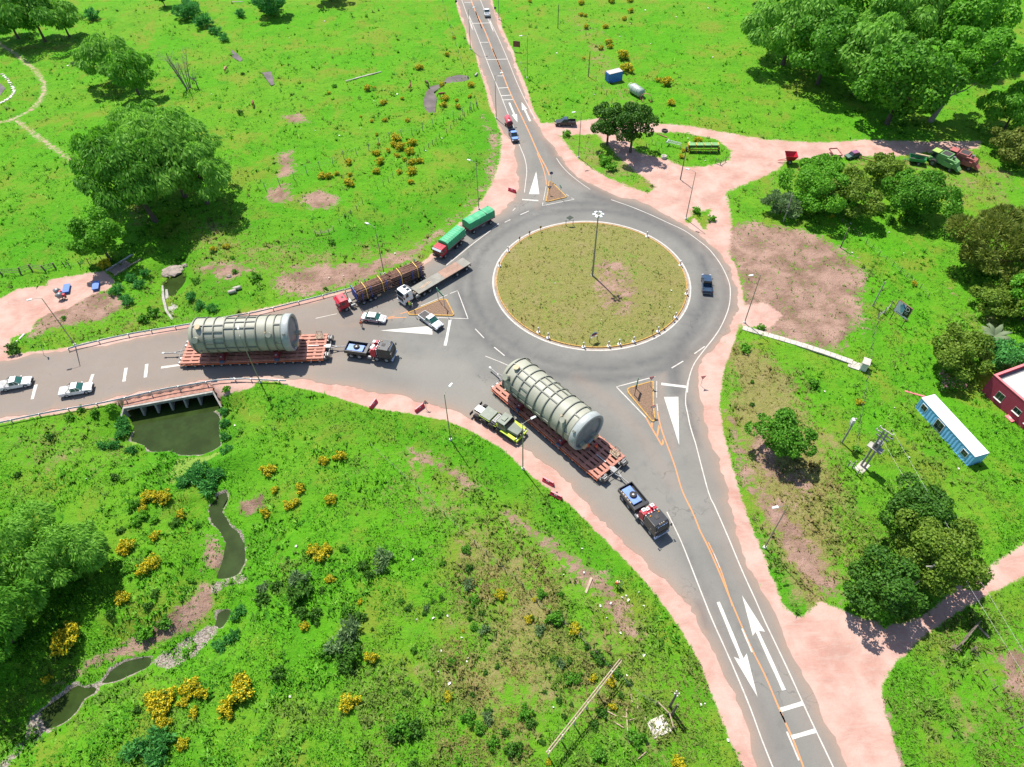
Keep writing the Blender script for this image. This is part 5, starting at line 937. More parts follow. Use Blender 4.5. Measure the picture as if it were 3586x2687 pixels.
# --- white tractor with flatbed trailer: origin at its front axle, heading lower-left
loc, rz, Lf = side_frame('R6', (1815, 845), (1150, 1240), 1, 1.05)
cx_, sx_ = math.cos(rz), math.sin(rz); fr = Vector(loc)+Vector((cx_, sx_, 0))*Lf
t = thing('tractor_unit', 'white cab-over tractor unit coupled to the empty flatbed', 'lorry', fr, rz)
cabover(t, -.75, 1.35, 2.45, .95, 3.15, MWHT, .22, None, [(-.55, .15, -.85, -.1, MGLS), (-.5, .1, .25, .85, MGLS)])
MB().add([(-.75, -1.1, 3.1), (-.75, 1.1, 3.1), (-1.35, 1.0, 2.5), (-1.35, -1.0, 2.5)], [(0, 1, 2, 3)]).add([(-.8, -1.1, 2.6), (-.8, 1.1, 2.6), (-1.35, 1.0, 2.45), (-1.35, -1.0, 2.45)], [(3, 2, 1, 0)]).build('air_deflector', MSTL, t)
MB().box(-5.2, .6, -.55, -.4, .6, .85).box(-5.2, .6, .4, .55, .6, .85).box(-1.6, -1.0, -.9, .9, .7, 1.5).build('chassis', MDKM, t); MB().cyl((-2.3, 1.0, .75), (-1.3, 1.0, .75), .33, n=14).build('fuel_tank', MSTL, t); MB().cyl((-2.3, -1.0, .75), (-1.3, -1.0, .75), .33, n=14).build('fuel_tank', MSTL, t)
bx(t, 'battery_box', MBGE, -1.75, -1.25, -.4, .4, 1.1, 1.45, .02)
for x in (0, -3.35, -4.75):
    for s in (-1, 1): wheel(t, x, s*1.02, .50, .32 if x == 0 else .55)
f = thing('flatbed_trailer', 'long empty flatbed semi-trailer with worn grey and brown deck', 'trailer', fr, rz)
x_f, x_r = -2.05, -15.3
MB().box(-8.6, x_f, -1.28, 1.28, 1.22, 1.38).build('front_deck', MDEK, f, .02); MB().box(x_r+1.9, -8.6, -1.28, 1.28, 1.22, 1.38).build('rear_deck', mat('rusty_deck', (.27, .17, .125), .9, var=.2, scale=.8, dirt=.35), f, .02); MB().box(x_r, x_r+1.9, -1.28, 1.28, 1.22, 1.38).build('tail_deck', MDEK, f, .02)
MB().box(x_r+.3, x_f-.4, -.55, -.4, .75, 1.22).box(x_r+.3, x_f-.4, .4, .55, .75, 1.22).build('chassis', MDKM, f); bx(f, 'rear_bumper', MDKM, x_r-.08, x_r+.05, -1.2, 1.2, .6, .78, .02)
for s in (-1, 1):
    bx(f, 'side_rail', MDKM, x_r, x_f, s*1.31-.03, s*1.31+.03, 1.2, 1.36, 0); bx(f, 'tail_light', MTAIL, x_r-.06, x_r, s*1.0-.12, s*1.0+.12, .95, 1.1, .01)
    for x in (-11.7, -Lf+.0): wheel(f, x, s*1.02, .50, .5)
for i, (yy, dx) in enumerate(((.25, 0), (-.02, .25))):
    o = MB().box(-1.35, 1.35, -.11, .11, 0, .06).build('timber_plank', MWOOD); tag(o, ['left', 'right'][i]+' pale plank of the two lying on the empty flatbed', 'plank', 'planks on the flatbed'); v = Vector(fr)+Vector((cx_, sx_, 0))*(-4.6+dx)+Vector((-sx_, cx_, 0))*yy; o.location = v+Vector((0, 0, 1.355)); o.rotation_euler = (0, 0, rz+.12)
# --- log lorry
loc, rz, Lf = side_frame('R6', (1275, 968), (395, 1328), 1, 1.05); cx_, sx_ = math.cos(rz), math.sin(rz); fr = Vector(loc)+Vector((cx_, sx_, 0))*Lf
t = thing('tractor_unit', 'red cab-over tractor unit pulling the log trailer', 'lorry', fr, rz); cabover(t, -.70, 1.25, 2.40, .95, 2.75, MRED, .25, MRED, [(-.2, .2, -.25, .25, MDKM)])
MB().box(-5.0, .6, -.55, -.4, .6, .85).box(-5.0, .6, .4, .55, .6, .85).box(-1.5, -.9, -.8, .8, .85, 1.15).build('chassis', MDKM, t); MB().cyl((-1.9, 1.0, .75), (-1.05, 1.0, .75), .3, n=12).build('fuel_tank', MSTL, t); bx(t, 'engine_deck', MSTL, -1.5, -.85, -.6, .6, 1.15, 1.4, .03); MB().cyl((-1.2, -.9, .9), (-1.2, -.9, 2.6), .08).build('exhaust_stack', MSTL, t)
for x in (0, -3.55, -4.95):
    for s in (-1, 1): wheel(t, x, s*1.02, .50, .32 if x == 0 else .55)
f = thing('log_trailer', 'blue semi-trailer with stakes carrying the timber load', 'trailer', fr, rz); xf, xr = -2.5, -17.0
hb = MB(); hb.box(xf, xf+.1, -1.3, 1.3, 1.2, 1.32).box(xf, xf+.1, -1.3, 1.3, 3.5, 3.62)
for i in range(8): hb.box(xf+.02, xf+.08, -1.3, 1.3, 1.45+i*.26, 1.6+i*.26)
for s in (-1, -.33, .33, 1): hb.box(xf, xf+.12, s*1.25-.05, s*1.25+.05, 1.2, 3.62)
hb.build('headboard', MBLU, f); MB().box(xr, xf, -1.25, 1.25, 1.12, 1.26).build('platform', MDKM, f); MB().box(xr+.3, xf-.3, -.55, -.4, .75, 1.12).box(xr+.3, xf-.3, .4, .55, .75, 1.12).build('chassis', MDKM, f)
stk = MB().box(-.06, .06, -.04, .04, 1.1, 3.75).mesh('stake', MBLU); SX = [xf-1.0, xf-2.9, xf-6.2, xf-9.0, xf-11.7, xf-13.6]
for x in SX:
    for s in (-1, 1): o = link('stake', stk, f); o.location = (x, s*1.27, 0)
for x in (-5.95, -Lf+1.5, -Lf):
    for s in (-1, 1): wheel(f, x, s*1.02, .50, .5)
bx(f, 'rear_bumper', MDKM, xr-.06, xr+.04, -1.2, 1.2, .55, .75, .02); bx(f, 'tool_box', MBGE, -7.2, -6.4, 1.0, 1.3, .7, 1.1, .02)
MLOG = mat('brown_log_bark', (.185, .098, .066), .95, var=.4, scale=2.2, dirt=.3, bump=.5); MLOGP = mat('cut_log_wood', (.36, .22, .14), .9, var=.25, scale=3)
g = np.random.default_rng(42); lm = []
for L_ in (6.9, 7.1, 6.6):
    mb = MB(); r0 = .105
    pts = [(-L_/2, g.normal()*.02, g.normal()*.02), (-L_/6, g.normal()*.04, g.normal()*.03), (L_/6, g.normal()*.04, g.normal()*.03), (L_/2, g.normal()*.02, 0)]
    for a_, b_ in zip(pts, pts[1:]): mb.cyl(a_, b_, r0, r0*.95, 7)
    lm.append(mb.mesh('log', MLOG)); mb2 = MB().cyl((L_/2-.01, pts[-1][1], pts[-1][2]), (L_/2+.015, pts[-1][1], pts[-1][2]), r0*.93, n=7).cyl((-L_/2-.015, pts[0][1], pts[0][2]), (-L_/2+.01, pts[0][1], pts[0][2]), r0*.9, n=7); lm.append(mb2.mesh('cut_end', MLOGP))
def logstack(xc, top, lab, grp):
    for k in range(11):
        for j in range(11):
            y = -1.14+j*.228+(.06 if k % 2 else -.06)+g.normal()*.02; z = 1.38+k*.195; lim = top-.10*abs(j-5)**1.3*.2
            if z > lim or abs(y) > 1.19: continue
            if k < 8 and 0 < j < 10 and z < lim-.45: continue      # hidden inside the load
            v = int(g.integers(3)); o = tag(link('log', lm[2*v]), lab, 'log', grp); link('cut_end', lm[2*v+1], o); q = Vector(fr)+Vector((cx_, sx_, 0))*(xc+g.normal()*.16)+Vector((-sx_, cx_, 0))*y; o.location = q+Vector((0, 0, z+g.normal()*.012)); o.rotation_euler = (g.uniform(0, 6.28), g.normal()*.006, rz+g.normal()*.008)
logstack(xf-3.65, 3.45, 'long brown log in the strapped stack just behind the red cab', 'logs of the front stack'); logstack(xf-10.8, 3.5, 'long brown log in the strapped rear stack of the log trailer', 'logs of the rear stack')
MSTR = mat('yellow_strap', (.62, .40, .10), .8, var=.15)
for i, x in enumerate((xf-2.0, xf-5.4, xf-9.4, xf-12.9)):
    mb = MB(); pts = [(-1.33, 1.2), (-1.31, 3.3), (-.95, 3.66), (0, 3.74), (.95, 3.66), (1.31, 3.3), (1.33, 1.2)]
    for (y0, z0), (y1, z1) in zip(pts, pts[1:]): mb.add([(x-.07, y0, z0), (x+.07, y0, z0), (x+.07, y1, z1), (x-.07, y1, z1), (x-.07, y0, z0+.012), (x+.07, y0, z0+.012), (x+.07, y1, z1+.012), (x-.07, y1, z1+.012)], [(0, 1, 2, 3), (7, 6, 5, 4), (0, 3, 7, 4), (1, 5, 6, 2)])
    o = mb.build('cargo_strap', MSTR); tag(o, 'yellow strap over the logs, '+['first', 'second', 'third', 'fourth'][i]+' from the red cab', 'strap', 'straps over the logs'); o.location = fr; o.rotation_euler = (0, 0, rz)
# --- green covered lorry and its drawbar trailer
def green_box(par, x0, x1, ridge, ribs):
    W = 2.5; n_ = ribs; bow = MB(); secs = []
    for i in range(n_*2+1):
        x = x0+(x1-x0)*i/(n_*2); d = .07 if i % 2 else 0.0
        secs.append([(x, -W/2, 1.55), (x, -W/2-.01, 2.75), (x, -W/2+.12, 3.05-d), (x, -.55, 3.22-d), (x, .55, 3.22-d), (x, W/2-.12, 3.05-d), (x, W/2+.01, 2.75), (x, W/2, 1.55)])
    bow.loft(secs).build('tarpaulin', MGTP, par)
    MB().box(x0-.03, x1+.03, -W/2-.03, W/2+.03, 1.22, 1.54).build('side_boards', MMAR, par, .02)
    for s in (-1, 1): bx(par, 'side_stripe', MGAL, x0, x1, s*(W/2+.035)-.012, s*(W/2+.035)+.012, 1.50, 1.57, 0)
loc, rz, Lf = side_frame('R6', (1748, 535), (1565, 695), 1, 1.05); cx_, sx_ = math.cos(rz), math.sin(rz); fr = Vector(loc)+Vector((cx_, sx_, 0))*Lf
t = thing('covered_lorry', 'red-cabbed lorry with a green tarpaulin over its body', 'lorry', fr, rz); cabover(t, -.75, 1.2, 2.4, .95, 2.7, MRED, .25, MSLV, [(-.35, .1, -.3, .3, MRED)], bumper=MDKM)
green_box(t, -6.9, -.95, 0, 9); MB().box(-6.9, .6, -.55, -.4, .65, 1.2).box(-6.9, .6, .4, .55, .65, 1.2).build('chassis', MDKM, t); bx(t, 'tow_bar', MBGE, -7.6, -6.9, -.1, .1, .7, .85, .02)
for x in (0, -3.9, -5.25):
    for s in (-1, 1): wheel(t, x, s*1.02, .50, .32 if x == 0 else .55)
loc, rz, Lt = side_frame('R6', (2102, 292), (1905, 402), 1, 1.05); t = thing('drawbar_trailer', 'green-tarped drawbar trailer behind the red-cabbed lorry', 'trailer', loc, rz)
green_box(t, -1.2, 5.9, 0, 4); MB().box(-1.2, 5.9, -.5, -.38, .75, 1.22).box(-1.2, 5.9, .38, .5, .75, 1.22).box(5.6, 7.6, -.07, .07, .62, .76).build('chassis', MDKM, t); bx(t, 'tarp_seam', MDKM, 1.0, 1.05, -1.27, 1.27, 3.0, 3.235, 0); bx(t, 'side_locker', MSTL, 1.6, 2.6, 1.0, 1.25, .6, 1.1, .02)
for x in (0, 4.75):
    for s in (-1, 1): wheel(t, x, s*1.02, .50, .5)
for s in (-1, 1): bx(t, 'tail_light', MTAIL, -1.28, -1.22, s*1.0-.15, s*1.0+.15, 1.0, 1.18, .01)

# ------------------------------------------------------------------ heavy haulage: module trailer, tank, tractor
def module_trailer(label, cxy, rz, L=25.2, W=6.4):
    t = thing('module_trailer', label, 'trailer', (cxy[0], cxy[1], .03), rz); n = 16; p = L/n; z0, z1 = .86, 1.18
    beams = [-W/2+.35, -W/2+1.15, -W/2+2.05, -.42, .42, W/2-2.05, W/2-1.15, W/2-.35]
    me = MB().box(-L/2, L/2, -.24, .24, z0, z1).mesh('deck_beam', MSAL, .02); me2 = MB().box(-L/2, L/2, -.30, .30, z0-.15, z1+.03).mesh('spine_beam', MSAL, .02)
    for i, y in enumerate(beams): o = link('deck_beam' if i not in (1, 6) else 'spine_beam', me if i not in (1, 6) else me2, t); o.location = (0, y, 0)
    cr = MB().box(-.21, .21, -W/2+.12, W/2-.12, z0-.08, z1-.06).mesh('cross_beam', MSAL, .015)
    for i in range(n+1):
        o = link('cross_beam', cr, t); o.location = (-L/2+.22+i*(L-.44)/n, 0, 0)
    lip = MB().box(-L/2, L/2, -.03, .03, z0-.12, z0+.03).mesh('edge_rail', mat('orange_edge_paint', (.58, .12, .025), .6, var=.15, dirt=.2))
    for s in (-1, 1): o = link('edge_rail', lip, t); o.location = (0, s*(W/2+.02), 0)
    ax = MB().box(-.16, .16, -2.9, -.4, .3, .62).box(-.16, .16, .4, 2.9, .3, .62).mesh('axle_line', MDKM)
    MB().box(-L/2+.2, L/2-.2, -W/2+.5, W/2-.5, .62, .74).build('belly_plate', MDKM, t)
    for i in range(n):
        x = -L/2+p*(i+.5); o = link('axle_line', ax, t); o.location = (x, 0, 0)
        for y in (-W/2+.22, -W/2+1.3, W/2-1.3, W/2-.22): wheel(t, x, y, .38, .30)
    for e in (-1, 1):     # coupling heads and steering rods at both ends
        x = e*L/2; mb = MB()
        for y in (-2.6, -1.6, 1.6, 2.6): mb.cyl((x, y, .75), (x+e*.55, y, .75), .12).box(x+min(0, e*.4), x+max(0, e*.4), y-.22, y+.22, .55, 1.0)
        mb.tube([(x+e*.55, -2.8, .85), (x+e*.8, 0, .9), (x+e*.55, 2.8, .85)], .05); mb.build('steering_head', MSTL, t)
        MB().box(x-e*.3 if e < 0 else x-.3, x+.3 if e < 0 else x+.9, -.45, .45, .7, 1.15).build('coupling', MSTL, t, .03)
        MB().tube([(x+e*.3, -.5, .85), (x+e*2.0, -.08, .8)], .09).tube([(x+e*.3, .5, .85), (x+e*2.0, .08, .8)], .09).tube([(x+e*1.6, 0, .8), (x+e*4.1, 0, .78)], .11).build('drawbar', MSTL, t); bx(t, 'drawbar_eye', MWHT, x+e*3.9-.2, x+e*3.9+.2, -.14, .14, .68, .92, .03)
    for y0, y1 in ((-2.75, -1.5), (1.5, 2.75)):
        mb = MB(); x = L/2+.15; mb.box(x, x+.85, y0, y1, .6, 1.05)
        for q in range(4): mb.cyl((x+.15+.18*q, y0+.1, 1.05), (x+.15+.18*q, y0+.1, 1.35), .07).cyl((x+.3, y0+.25+.28*q, 1.05), (x+.3, y0+.25+.28*q, 1.28), .1)
        mb.build('power_pack', MDKM, t); bx(t, 'hose_tray', MSTL, x+.1, x+.6, y0+.35, y1-.2, 1.05, 1.18, .02)
    for s in (-1, 1): MB().cyl((L/2-3.2, s*.02, 1.25), (L/2-1.2, s*.02, 1.25), .09).build('ram', MGAL, t) if s > 0 else None
    mb = MB()
    for q in range(6): mb.box(L/2-2.3+.06*q, L/2-.5-.05*q, 1.7+.2*q, 1.85+.2*q, 1.2+.02*(q % 2), 1.34+.02*(q % 2))
    mb.build('dunnage', MWOOD, t)
    fr_ = MB(); x = L/2-1.9
    for a_, b_ in (((x, 2.0, 1.2), (x, 2.0, 2.0)), ((x+.9, 2.0, 1.2), (x+.9, 2.0, 2.0)), ((x, 2.9, 1.2), (x, 2.9, 2.0)), ((x+.9, 2.9, 1.2), (x+.9, 2.9, 2.0))): fr_.tube([a_, b_], .035, 4)
    fr_.tube([(x, 2.0, 2.0), (x+.9, 2.0, 2.0), (x+.9, 2.9, 2.0), (x, 2.9, 2.0), (x, 2.0, 2.0)], .035, 4).build('guard_frame', MRUST, t)
    for i in range(20):
        x = -L/2+.9+i*(L-1.8)/19
        for s in (-1, 1): bx(t, 'lashing_lug', MSAL, x-.08, x+.08, s*(W/2+.06)-.06, s*(W/2+.06)+.06, z0-.1, z0+.12, 0)
    return t
def vessel(label, cxy, rz, Lc=15.4, R_=3.05, xoff=0.0, roll=0.0):
    t = thing('pressure_vessel', label, 'vessel', (cxy[0]+math.cos(rz)*xoff, cxy[1]+math.sin(rz)*xoff, .03), rz); zc = 1.55+R_+.22; org = (0, 0, zc)
    xa = -Lc/2; xb = Lc/2; dome = [(xa-1.75*math.sin(a), R_*math.cos(a)) for a in np.linspace(math.pi/2, 0, 9)]; dome[0] = (dome[0][0], .01)
    MB().lathe(dome+[(xb, R_)], 56, org=org).build('shell', MTNK, t)
    MB().lathe([(xb-.02, R_-.05), (xb-.02, R_+.16), (xb+.12, R_+.26), (xb+1.15, R_+.26), (xb+1.25, R_+.18), (xb+1.25, R_-.22), (xb+.95, R_-.25)], 56, org=org).build('end_flange', MFLG, t)
    MB().lathe([(xb+.95, R_-.2), (xb+.98, R_-.6), (xb+1.12, R_*.6), (xb+1.22, R_*.3), (xb+1.26, .01)], 48, org=org).build('dished_end', MDSH, t)
    xs_ = [xa-.15, xa+1.75, xa+3.45, xa+5.2, xa+7.0, xa+8.8, xa+10.6, xa+12.3, xa+13.7, xa+14.9]
    rg = MB().lathe([(-.035, R_-.02), (-.035, R_+.15), (-.07, R_+.15), (-.07, R_+.19), (.07, R_+.19), (.07, R_+.15), (.035, R_+.15), (.035, R_-.02)], 56, org=org, smooth=False).mesh('stiffener_ring', MTNKD)
    for x in xs_: o = link('stiffener_ring', rg, t); o.location = (x, 0, 0)
    def bar(x0, x1, deg):
        a = math.radians(deg+roll); mb = MB().box(x0, x1, -.10, .10, R_+.13, R_+.17).box(x0, x1, -.03, .03, R_-.03, R_+.13); mb.move(Matrix.Translation((0, 0, zc)) @ Matrix.Rotation(a, 4, 'X')); mb.build('stiffener_bar', MTNKD, t)
    for (i, j, dg) in ((0, 1, 18), (0, 1, -30), (1, 3, 40), (1, 3, 18), (1, 3, 78), (1, 3, 100), (3, 6, 30), (3, 6, 8), (3, 6, -14), (3, 6, 98), (4, 6, -34), (8, 9, 22), (8, 9, 84), (8, 9, -30), (0, 1, 70), (2, 3, 60), (6, 8, -50)): bar(xs_[i], xs_[j], dg)
    def nozzle(x, deg, r, h, m, cap=None):
        a = math.radians(deg+roll); mb = MB().cyl((0, 0, R_-.3), (0, 0, R_+h), r*.8, n=16).cyl((0, 0, R_+h-.12), (0, 0, R_+h+.05), r, n=18); M_ = Matrix.Translation((x, 0, zc)) @ Matrix.Rotation(a, 4, 'X'); mb.move(M_); o = mb.build('nozzle', m, t)
        if cap: MB().cyl((0, 0, R_+h+.05), (0, 0, R_+h+.16), r*.95, n=18).move(M_).build('cap', cap, o)
    nozzle(xa+.55, 62, .55, .85, MTNK); nozzle(xa+.9, 25, .48, .35, MTNK, MBGE); nozzle(xa+13.0, 55, .46, .65, MTNK); nozzle(xa+12.4, 48, .14, .5, MBGE); nozzle(xa+.7, 108, .20, .3, MTNK, MBGE)
    for y, z in ((1.15, -1.35), (-1.35, -1.55)):
        o = MB().cyl((xb+.9, y, zc+z), (xb+1.75, y, zc+z), .42, n=16).build('end_nozzle', MTNK, t); MB().cyl((xb+1.75, y, zc+z), (xb+1.95, y, zc+z), .50, n=16).build('cover', MBGE, o)
    mb = MB(); a = math.radians(52); mb.box(xb+.3, xb+.75, -.16, .16, R_+.2, R_+.55).move(Matrix.Translation((0, 0, zc)) @ Matrix.Rotation(a, 4, 'X')); mb.build('lifting_lug', MTNKD, t)
    for x in (xa+3.3, xb-2.1):     # saddles
        s_ = link('saddle', MB().prism([(-2.9, 1.19), (2.9, 1.19), (2.9, 2.0), (2.2, 2.35), (1.2, 1.95), (0, 1.78), (-1.2, 1.95), (-2.2, 2.35), (-2.9, 2.0)], x-.42, x+.42).move(Matrix(((0, 1, 0, 0), (1, 0, 0, 0), (0, 0, 1, 0), (0, 0, 0, 1)))).mesh('saddle', MDGR, .02), t)
        for s in (-1, 1): bx(s_, 'side_plate', mat('blue_grey_plate', (.055, .09, .15), .5, var=.15, dirt=.2), x-.38, x+.38, s*3.1-.16, s*3.1+.16, .95, 1.45, .02); bx(s_, 'data_plate', MWHT, x-.14, x+.14, s*2.7-.12, s*2.7+.12, 2.08, 2.12, 0)
    return t
def text_part(par, txt, size, loc, rot, m):
    cu = bpy.data.curves.new('lettering', 'FONT'); cu.body = txt; cu.size = size; cu.align_x = 'CENTER'; cu.align_y = 'CENTER'; cu.extrude = .006; cu.materials.append(m)
    tmp = link('tmp', cu); me = bpy.data.meshes.new_from_object(tmp.evaluated_get(bpy.context.evaluated_depsgraph_get())); bpy.data.objects.remove(tmp); me.materials.clear(); me.materials.append(m)
    o = link('lettering', me, par); o.location = loc; o.rotation_euler = rot; return o
MFAD = mat('blue_letter_paint', (.30, .45, .75), .5, var=.05)
def heavy_tractor(label, loc, rz):
    """origin: ground under the rearmost axle"""
    t = thing('heavy_tractor', label, 'lorry', loc, rz)
    cabover(t, 5.15, 7.75, 2.55, 1.15, 3.30, MBLK, .42, None, [(5.75, 6.35, -.32, .32, MDKM)], bumper=mat('blue_white_bumper', (.30, .38, .55), .4, var=.2, dirt=.1))
    for y in (-.75, .75): MB().cyl((5.55, y, 3.3), (5.55, y, 3.5), .10, .07, 10).build('beacon', MAMB, t)
    for y in (-.35, 0, .35): MB().cyl((7.18, y, 3.28), (7.18, y, 3.36), .07, n=8).build('marker_lamp', MBGE, t)
    text_part(t, 'ETINCAR', .42, (7.375, 0, 3.11), (math.radians(27), 0, math.pi/2), MFAD); bx(t, 'sun_strip', MBLK, 7.30, 7.37, -1.05, 1.05, 2.98, 3.22, .01); bx(t, 'number_plate', MGAL, 7.80, 7.86, -.3, .3, 1.0, 1.16, 0)
    tw = MB(); tw.box(3.75, 4.75, -1.2, 1.2, 1.1, 2.55).box(3.95, 4.75, -1.2, -.6, 2.55, 3.0).box(3.95, 4.75, .6, 1.2, 2.55, 3.0); tw.build('cooling_tower', MRED, t, .04)
    for y in (-.75, 0, .75): bx(t, 'vent', MWHT, 3.85, 4.35, y-.28, y+.28, 2.55 if y == 0 else 2.98, 2.75 if y == 0 else 3.12, .03); bx(t, 'vent_core', MSTL, 3.95, 4.25, y-.18, y+.18, 2.74 if y == 0 else 3.11, 2.77 if y == 0 else 3.14, 0)
    mb = MB()
    for q in range(5): mb.cyl((4.85, -1.0+.5*q, 1.6), (4.95, -1.0+.5*q, 3.0+.1*(q % 2)), .10)
    mb.build('exhaust_pipes', MGAL, t)
    bal = MB(); bal.box(-1.15, 3.05, -1.28, -1.16, 1.2, 1.9).box(-1.15, 3.05, 1.16, 1.28, 1.2, 1.9).box(-1.15, -1.03, -1.16, 1.16, 1.2, 1.9).box(2.6, 3.05, -1.16, 1.16, 1.2, 1.9).box(-1.03, 2.6, -1.16, 1.16, 1.2, 1.3); bal.build('ballast_box', MBLK, t, .015); bx(t, 'ballast', mat('blue_ballast', (.10, .20, .48), .5, var=.2, dirt=.3), -.85, 2.1, -.8, .75, 1.3, 1.62, .03)
    MB().lathe([(-.14, .20), (-.14, .46), (-.08, .54), (.08, .54), (.14, .46), (.14, .20), (-.14, .20)], 20, org=(.75, .1, 1.78), axis='z').build('spare_wheel', MTYR, t); MB().lathe([(-.08, .01), (-.08, .2), (.10, .2), (.08, .1), (.08, .01)], 12, org=(.75, .1, 1.78), axis='z').build('spare_rim', MRIM, t)
    mb = MB()
    for q in range(5): mb.box(-.9+.55*q, -.55+.55*q, -1.1, -.86, 1.3, 1.5+.05*(q % 3))
    mb.build('lashing_gear', MBGE, t); MB().box(-1.3, 7.4, -.5, -.36, .65, 1.1).box(-1.3, 7.4, .36, .5, .65, 1.1).build('chassis', MDKM, t); MB().cyl((3.2, -1.15, .85), (3.9, -1.15, .85), .32, n=12).build('fuel_tank', MSTL, t); bx(t, 'tow_coupling', MRED, -1.5, -1.15, -.25, .25, .7, 1.05, .03)
    for x in (0, 1.5, 4.75, 6.55):
        for s in (-1, 1):
            wheel(t, x, s*1.02, .60, .50 if x < 3 else .36)
            if x > 3: MB().lathe([(-.2, .74), (.2, .74)], 10, org=(x, s*1.06, .62), axis='y', a0=.15, a1=math.pi-.15).build('mudguard', MSTL, t)
    return t
LT = (-45.9, 85.1); LRZ = math.radians(1.3); RT = (6.9, 67.3); RRZ = math.radians(-48.9)
module_trailer('salmon multi-axle module trailer on the west road over the culvert', LT, LRZ); module_trailer('salmon multi-axle module trailer leaving the roundabout southwards', RT, RRZ, 24.6)
vessel('huge ribbed grey vessel on the west road, end towards the police car', LT, LRZ, 15.0, 3.05, -.95, -4); vessel('huge ribbed grey vessel beside the lime truck, two workers at its end', RT, RRZ, 15.0, 3.05, -1.6, -8)
def trac(reg, rear, front, label):
    a = np.array(P(reg, *rear)); b = np.array(P(reg, *front)); rz = heading(a, b); n = np.array((-math.sin(rz), math.cos(rz))); c = a+n*1.05; heavy_tractor(label, (c[0], c[1], .03), rz)
trac('Z2', (800, 488), (1130, 534), 'black heavy tractor pulling the vessel on the west road'); trac('Z4', (432, 592), (620, 826), 'black heavy tractor leading the vessel towards the south road')
# --- lime and grey oilfield truck
a = np.array(P('Z5', 130, 392)); b = np.array(P('Z5', 650, 716)); rz = heading(a, b); n = np.array((-math.sin(rz), math.cos(rz))); c = a+n*1.25
t = thing('oilfield_truck', 'lime and grey bonneted heavy truck parked on the gravel shoulder', 'lorry', (c[0], c[1], .03), rz)
MB().box(-1.1, 8.0, -.5, -.34, .8, 1.25).box(-1.1, 8.0, .34, .5, .8, 1.25).build('chassis', MDKM, t)
bx(t, 'winch_deck', MOLV, .55, 2.65, -1.15, 1.15, 1.5, 1.72, .04); bx(t, 'deck_edge', MLIM, .5, 2.7, -1.22, 1.22, 1.32, 1.5, .02); bx(t, 'gear_frame', MDKM, 2.85, 3.95, -1.15, 1.15, 1.2, 1.55, .03); bx(t, 'frame_edge', MLIM, 2.8, 4.0, -1.24, 1.24, 1.1, 1.22, .02)
mb = MB()
for q in range(6): mb.box(2.95+.16*q, 3.05+.16*q, -.9, .9, 1.55, 1.72+.04*(q % 2))
mb.cyl((3.2, -.8, 1.7), (3.8, -.8, 1.7), .18).cyl((3.1, .85, 1.75), (3.8, .6, 1.75), .12); mb.build('winch_gear', MSTL, t)
MB().prism([(4.1, 1.25), (6.0, 1.25), (6.05, 2.0), (5.72, 2.85), (4.15, 2.85)], -1.25, 1.25, lambda x, z: .02+.10*max(0, z-2)).build('cab', MOLV, t, .05); bx(t, 'roof_unit', MOLV, 4.6, 5.3, -.5, .5, 2.84, 3.0, .03); bx(t, 'cab_stripe', MLIM, 4.12, 4.5, -1.265, 1.265, 1.6, 2.2, 0)
MB().add([(6.07, -1.05, 2.05), (6.07, 1.05, 2.05), (5.78, 1.0, 2.78), (5.78, -1.0, 2.78)], [(0, 1, 2, 3)]).build('windscreen', MGLS, t)
for s in (-1, 1): MB().add([(5.7, s*1.27, 2.0), (4.7, s*1.27, 2.0), (4.7, s*1.20, 2.65), (5.55, s*1.20, 2.65)], [(0, 1, 2, 3)]).build('side_window', MGLS, t)
MB().prism([(6.05, 1.2), (8.0, 1.2), (8.05, 1.75), (6.05, 2.02)], -.95, .95, lambda x, z: .22*max(0, (x-6.9))).build('bonnet', MOLV, t, .05); bx(t, 'radiator_grille', MDKM, 8.0, 8.07, -.62, .62, 1.25, 1.72, .01)
for q in range(9): bx(t, 'grille_bar', MSTL, 8.06, 8.09, -.58+q*.145-.02, -.58+q*.145+.02, 1.27, 1.70, 0)
for s in (-1, 1):
    MB().prism([(5.1, 1.3), (5.3, 1.48), (6.2, 1.42), (7.2, 1.30), (8.0, 1.25), (8.15, .95), (7.95, .95), (7.7, 1.12), (6.2, 1.25)], s*1.32-.28, s*1.32+.28).build('fender', MLIM, t, .03); bx(t, 'headlight', MLMP, 8.02, 8.12, s*1.05-.16, s*1.05+.16, 1.05, 1.25, .02); bx(t, 'step', MDKM, 4.4, 5.2, s*1.3-.15, s*1.3+.15, .6, .7, 0); bx(t, 'mud_flap', MDKM, -1.2, -1.15, s*1.2-.4, s*1.2+.4, .5, 1.2, 0)
    for x in (0, 1.6, 3.05, 4.75, 7.0): wheel(t, x, s*1.22, .66, .5, MDKM)
bx(t, 'front_bumper', MLIM, 8.15, 8.4, -1.35, 1.35, .62, .98, .03); bx(t, 'tail_gear', MGAL, -1.0, .4, -.6, .6, 1.25, 1.42, .02); MB().cyl((5.95, 1.1, 2.0), (5.9, 1.2, 3.1), .05).build('exhaust_stack', MDKM, t)
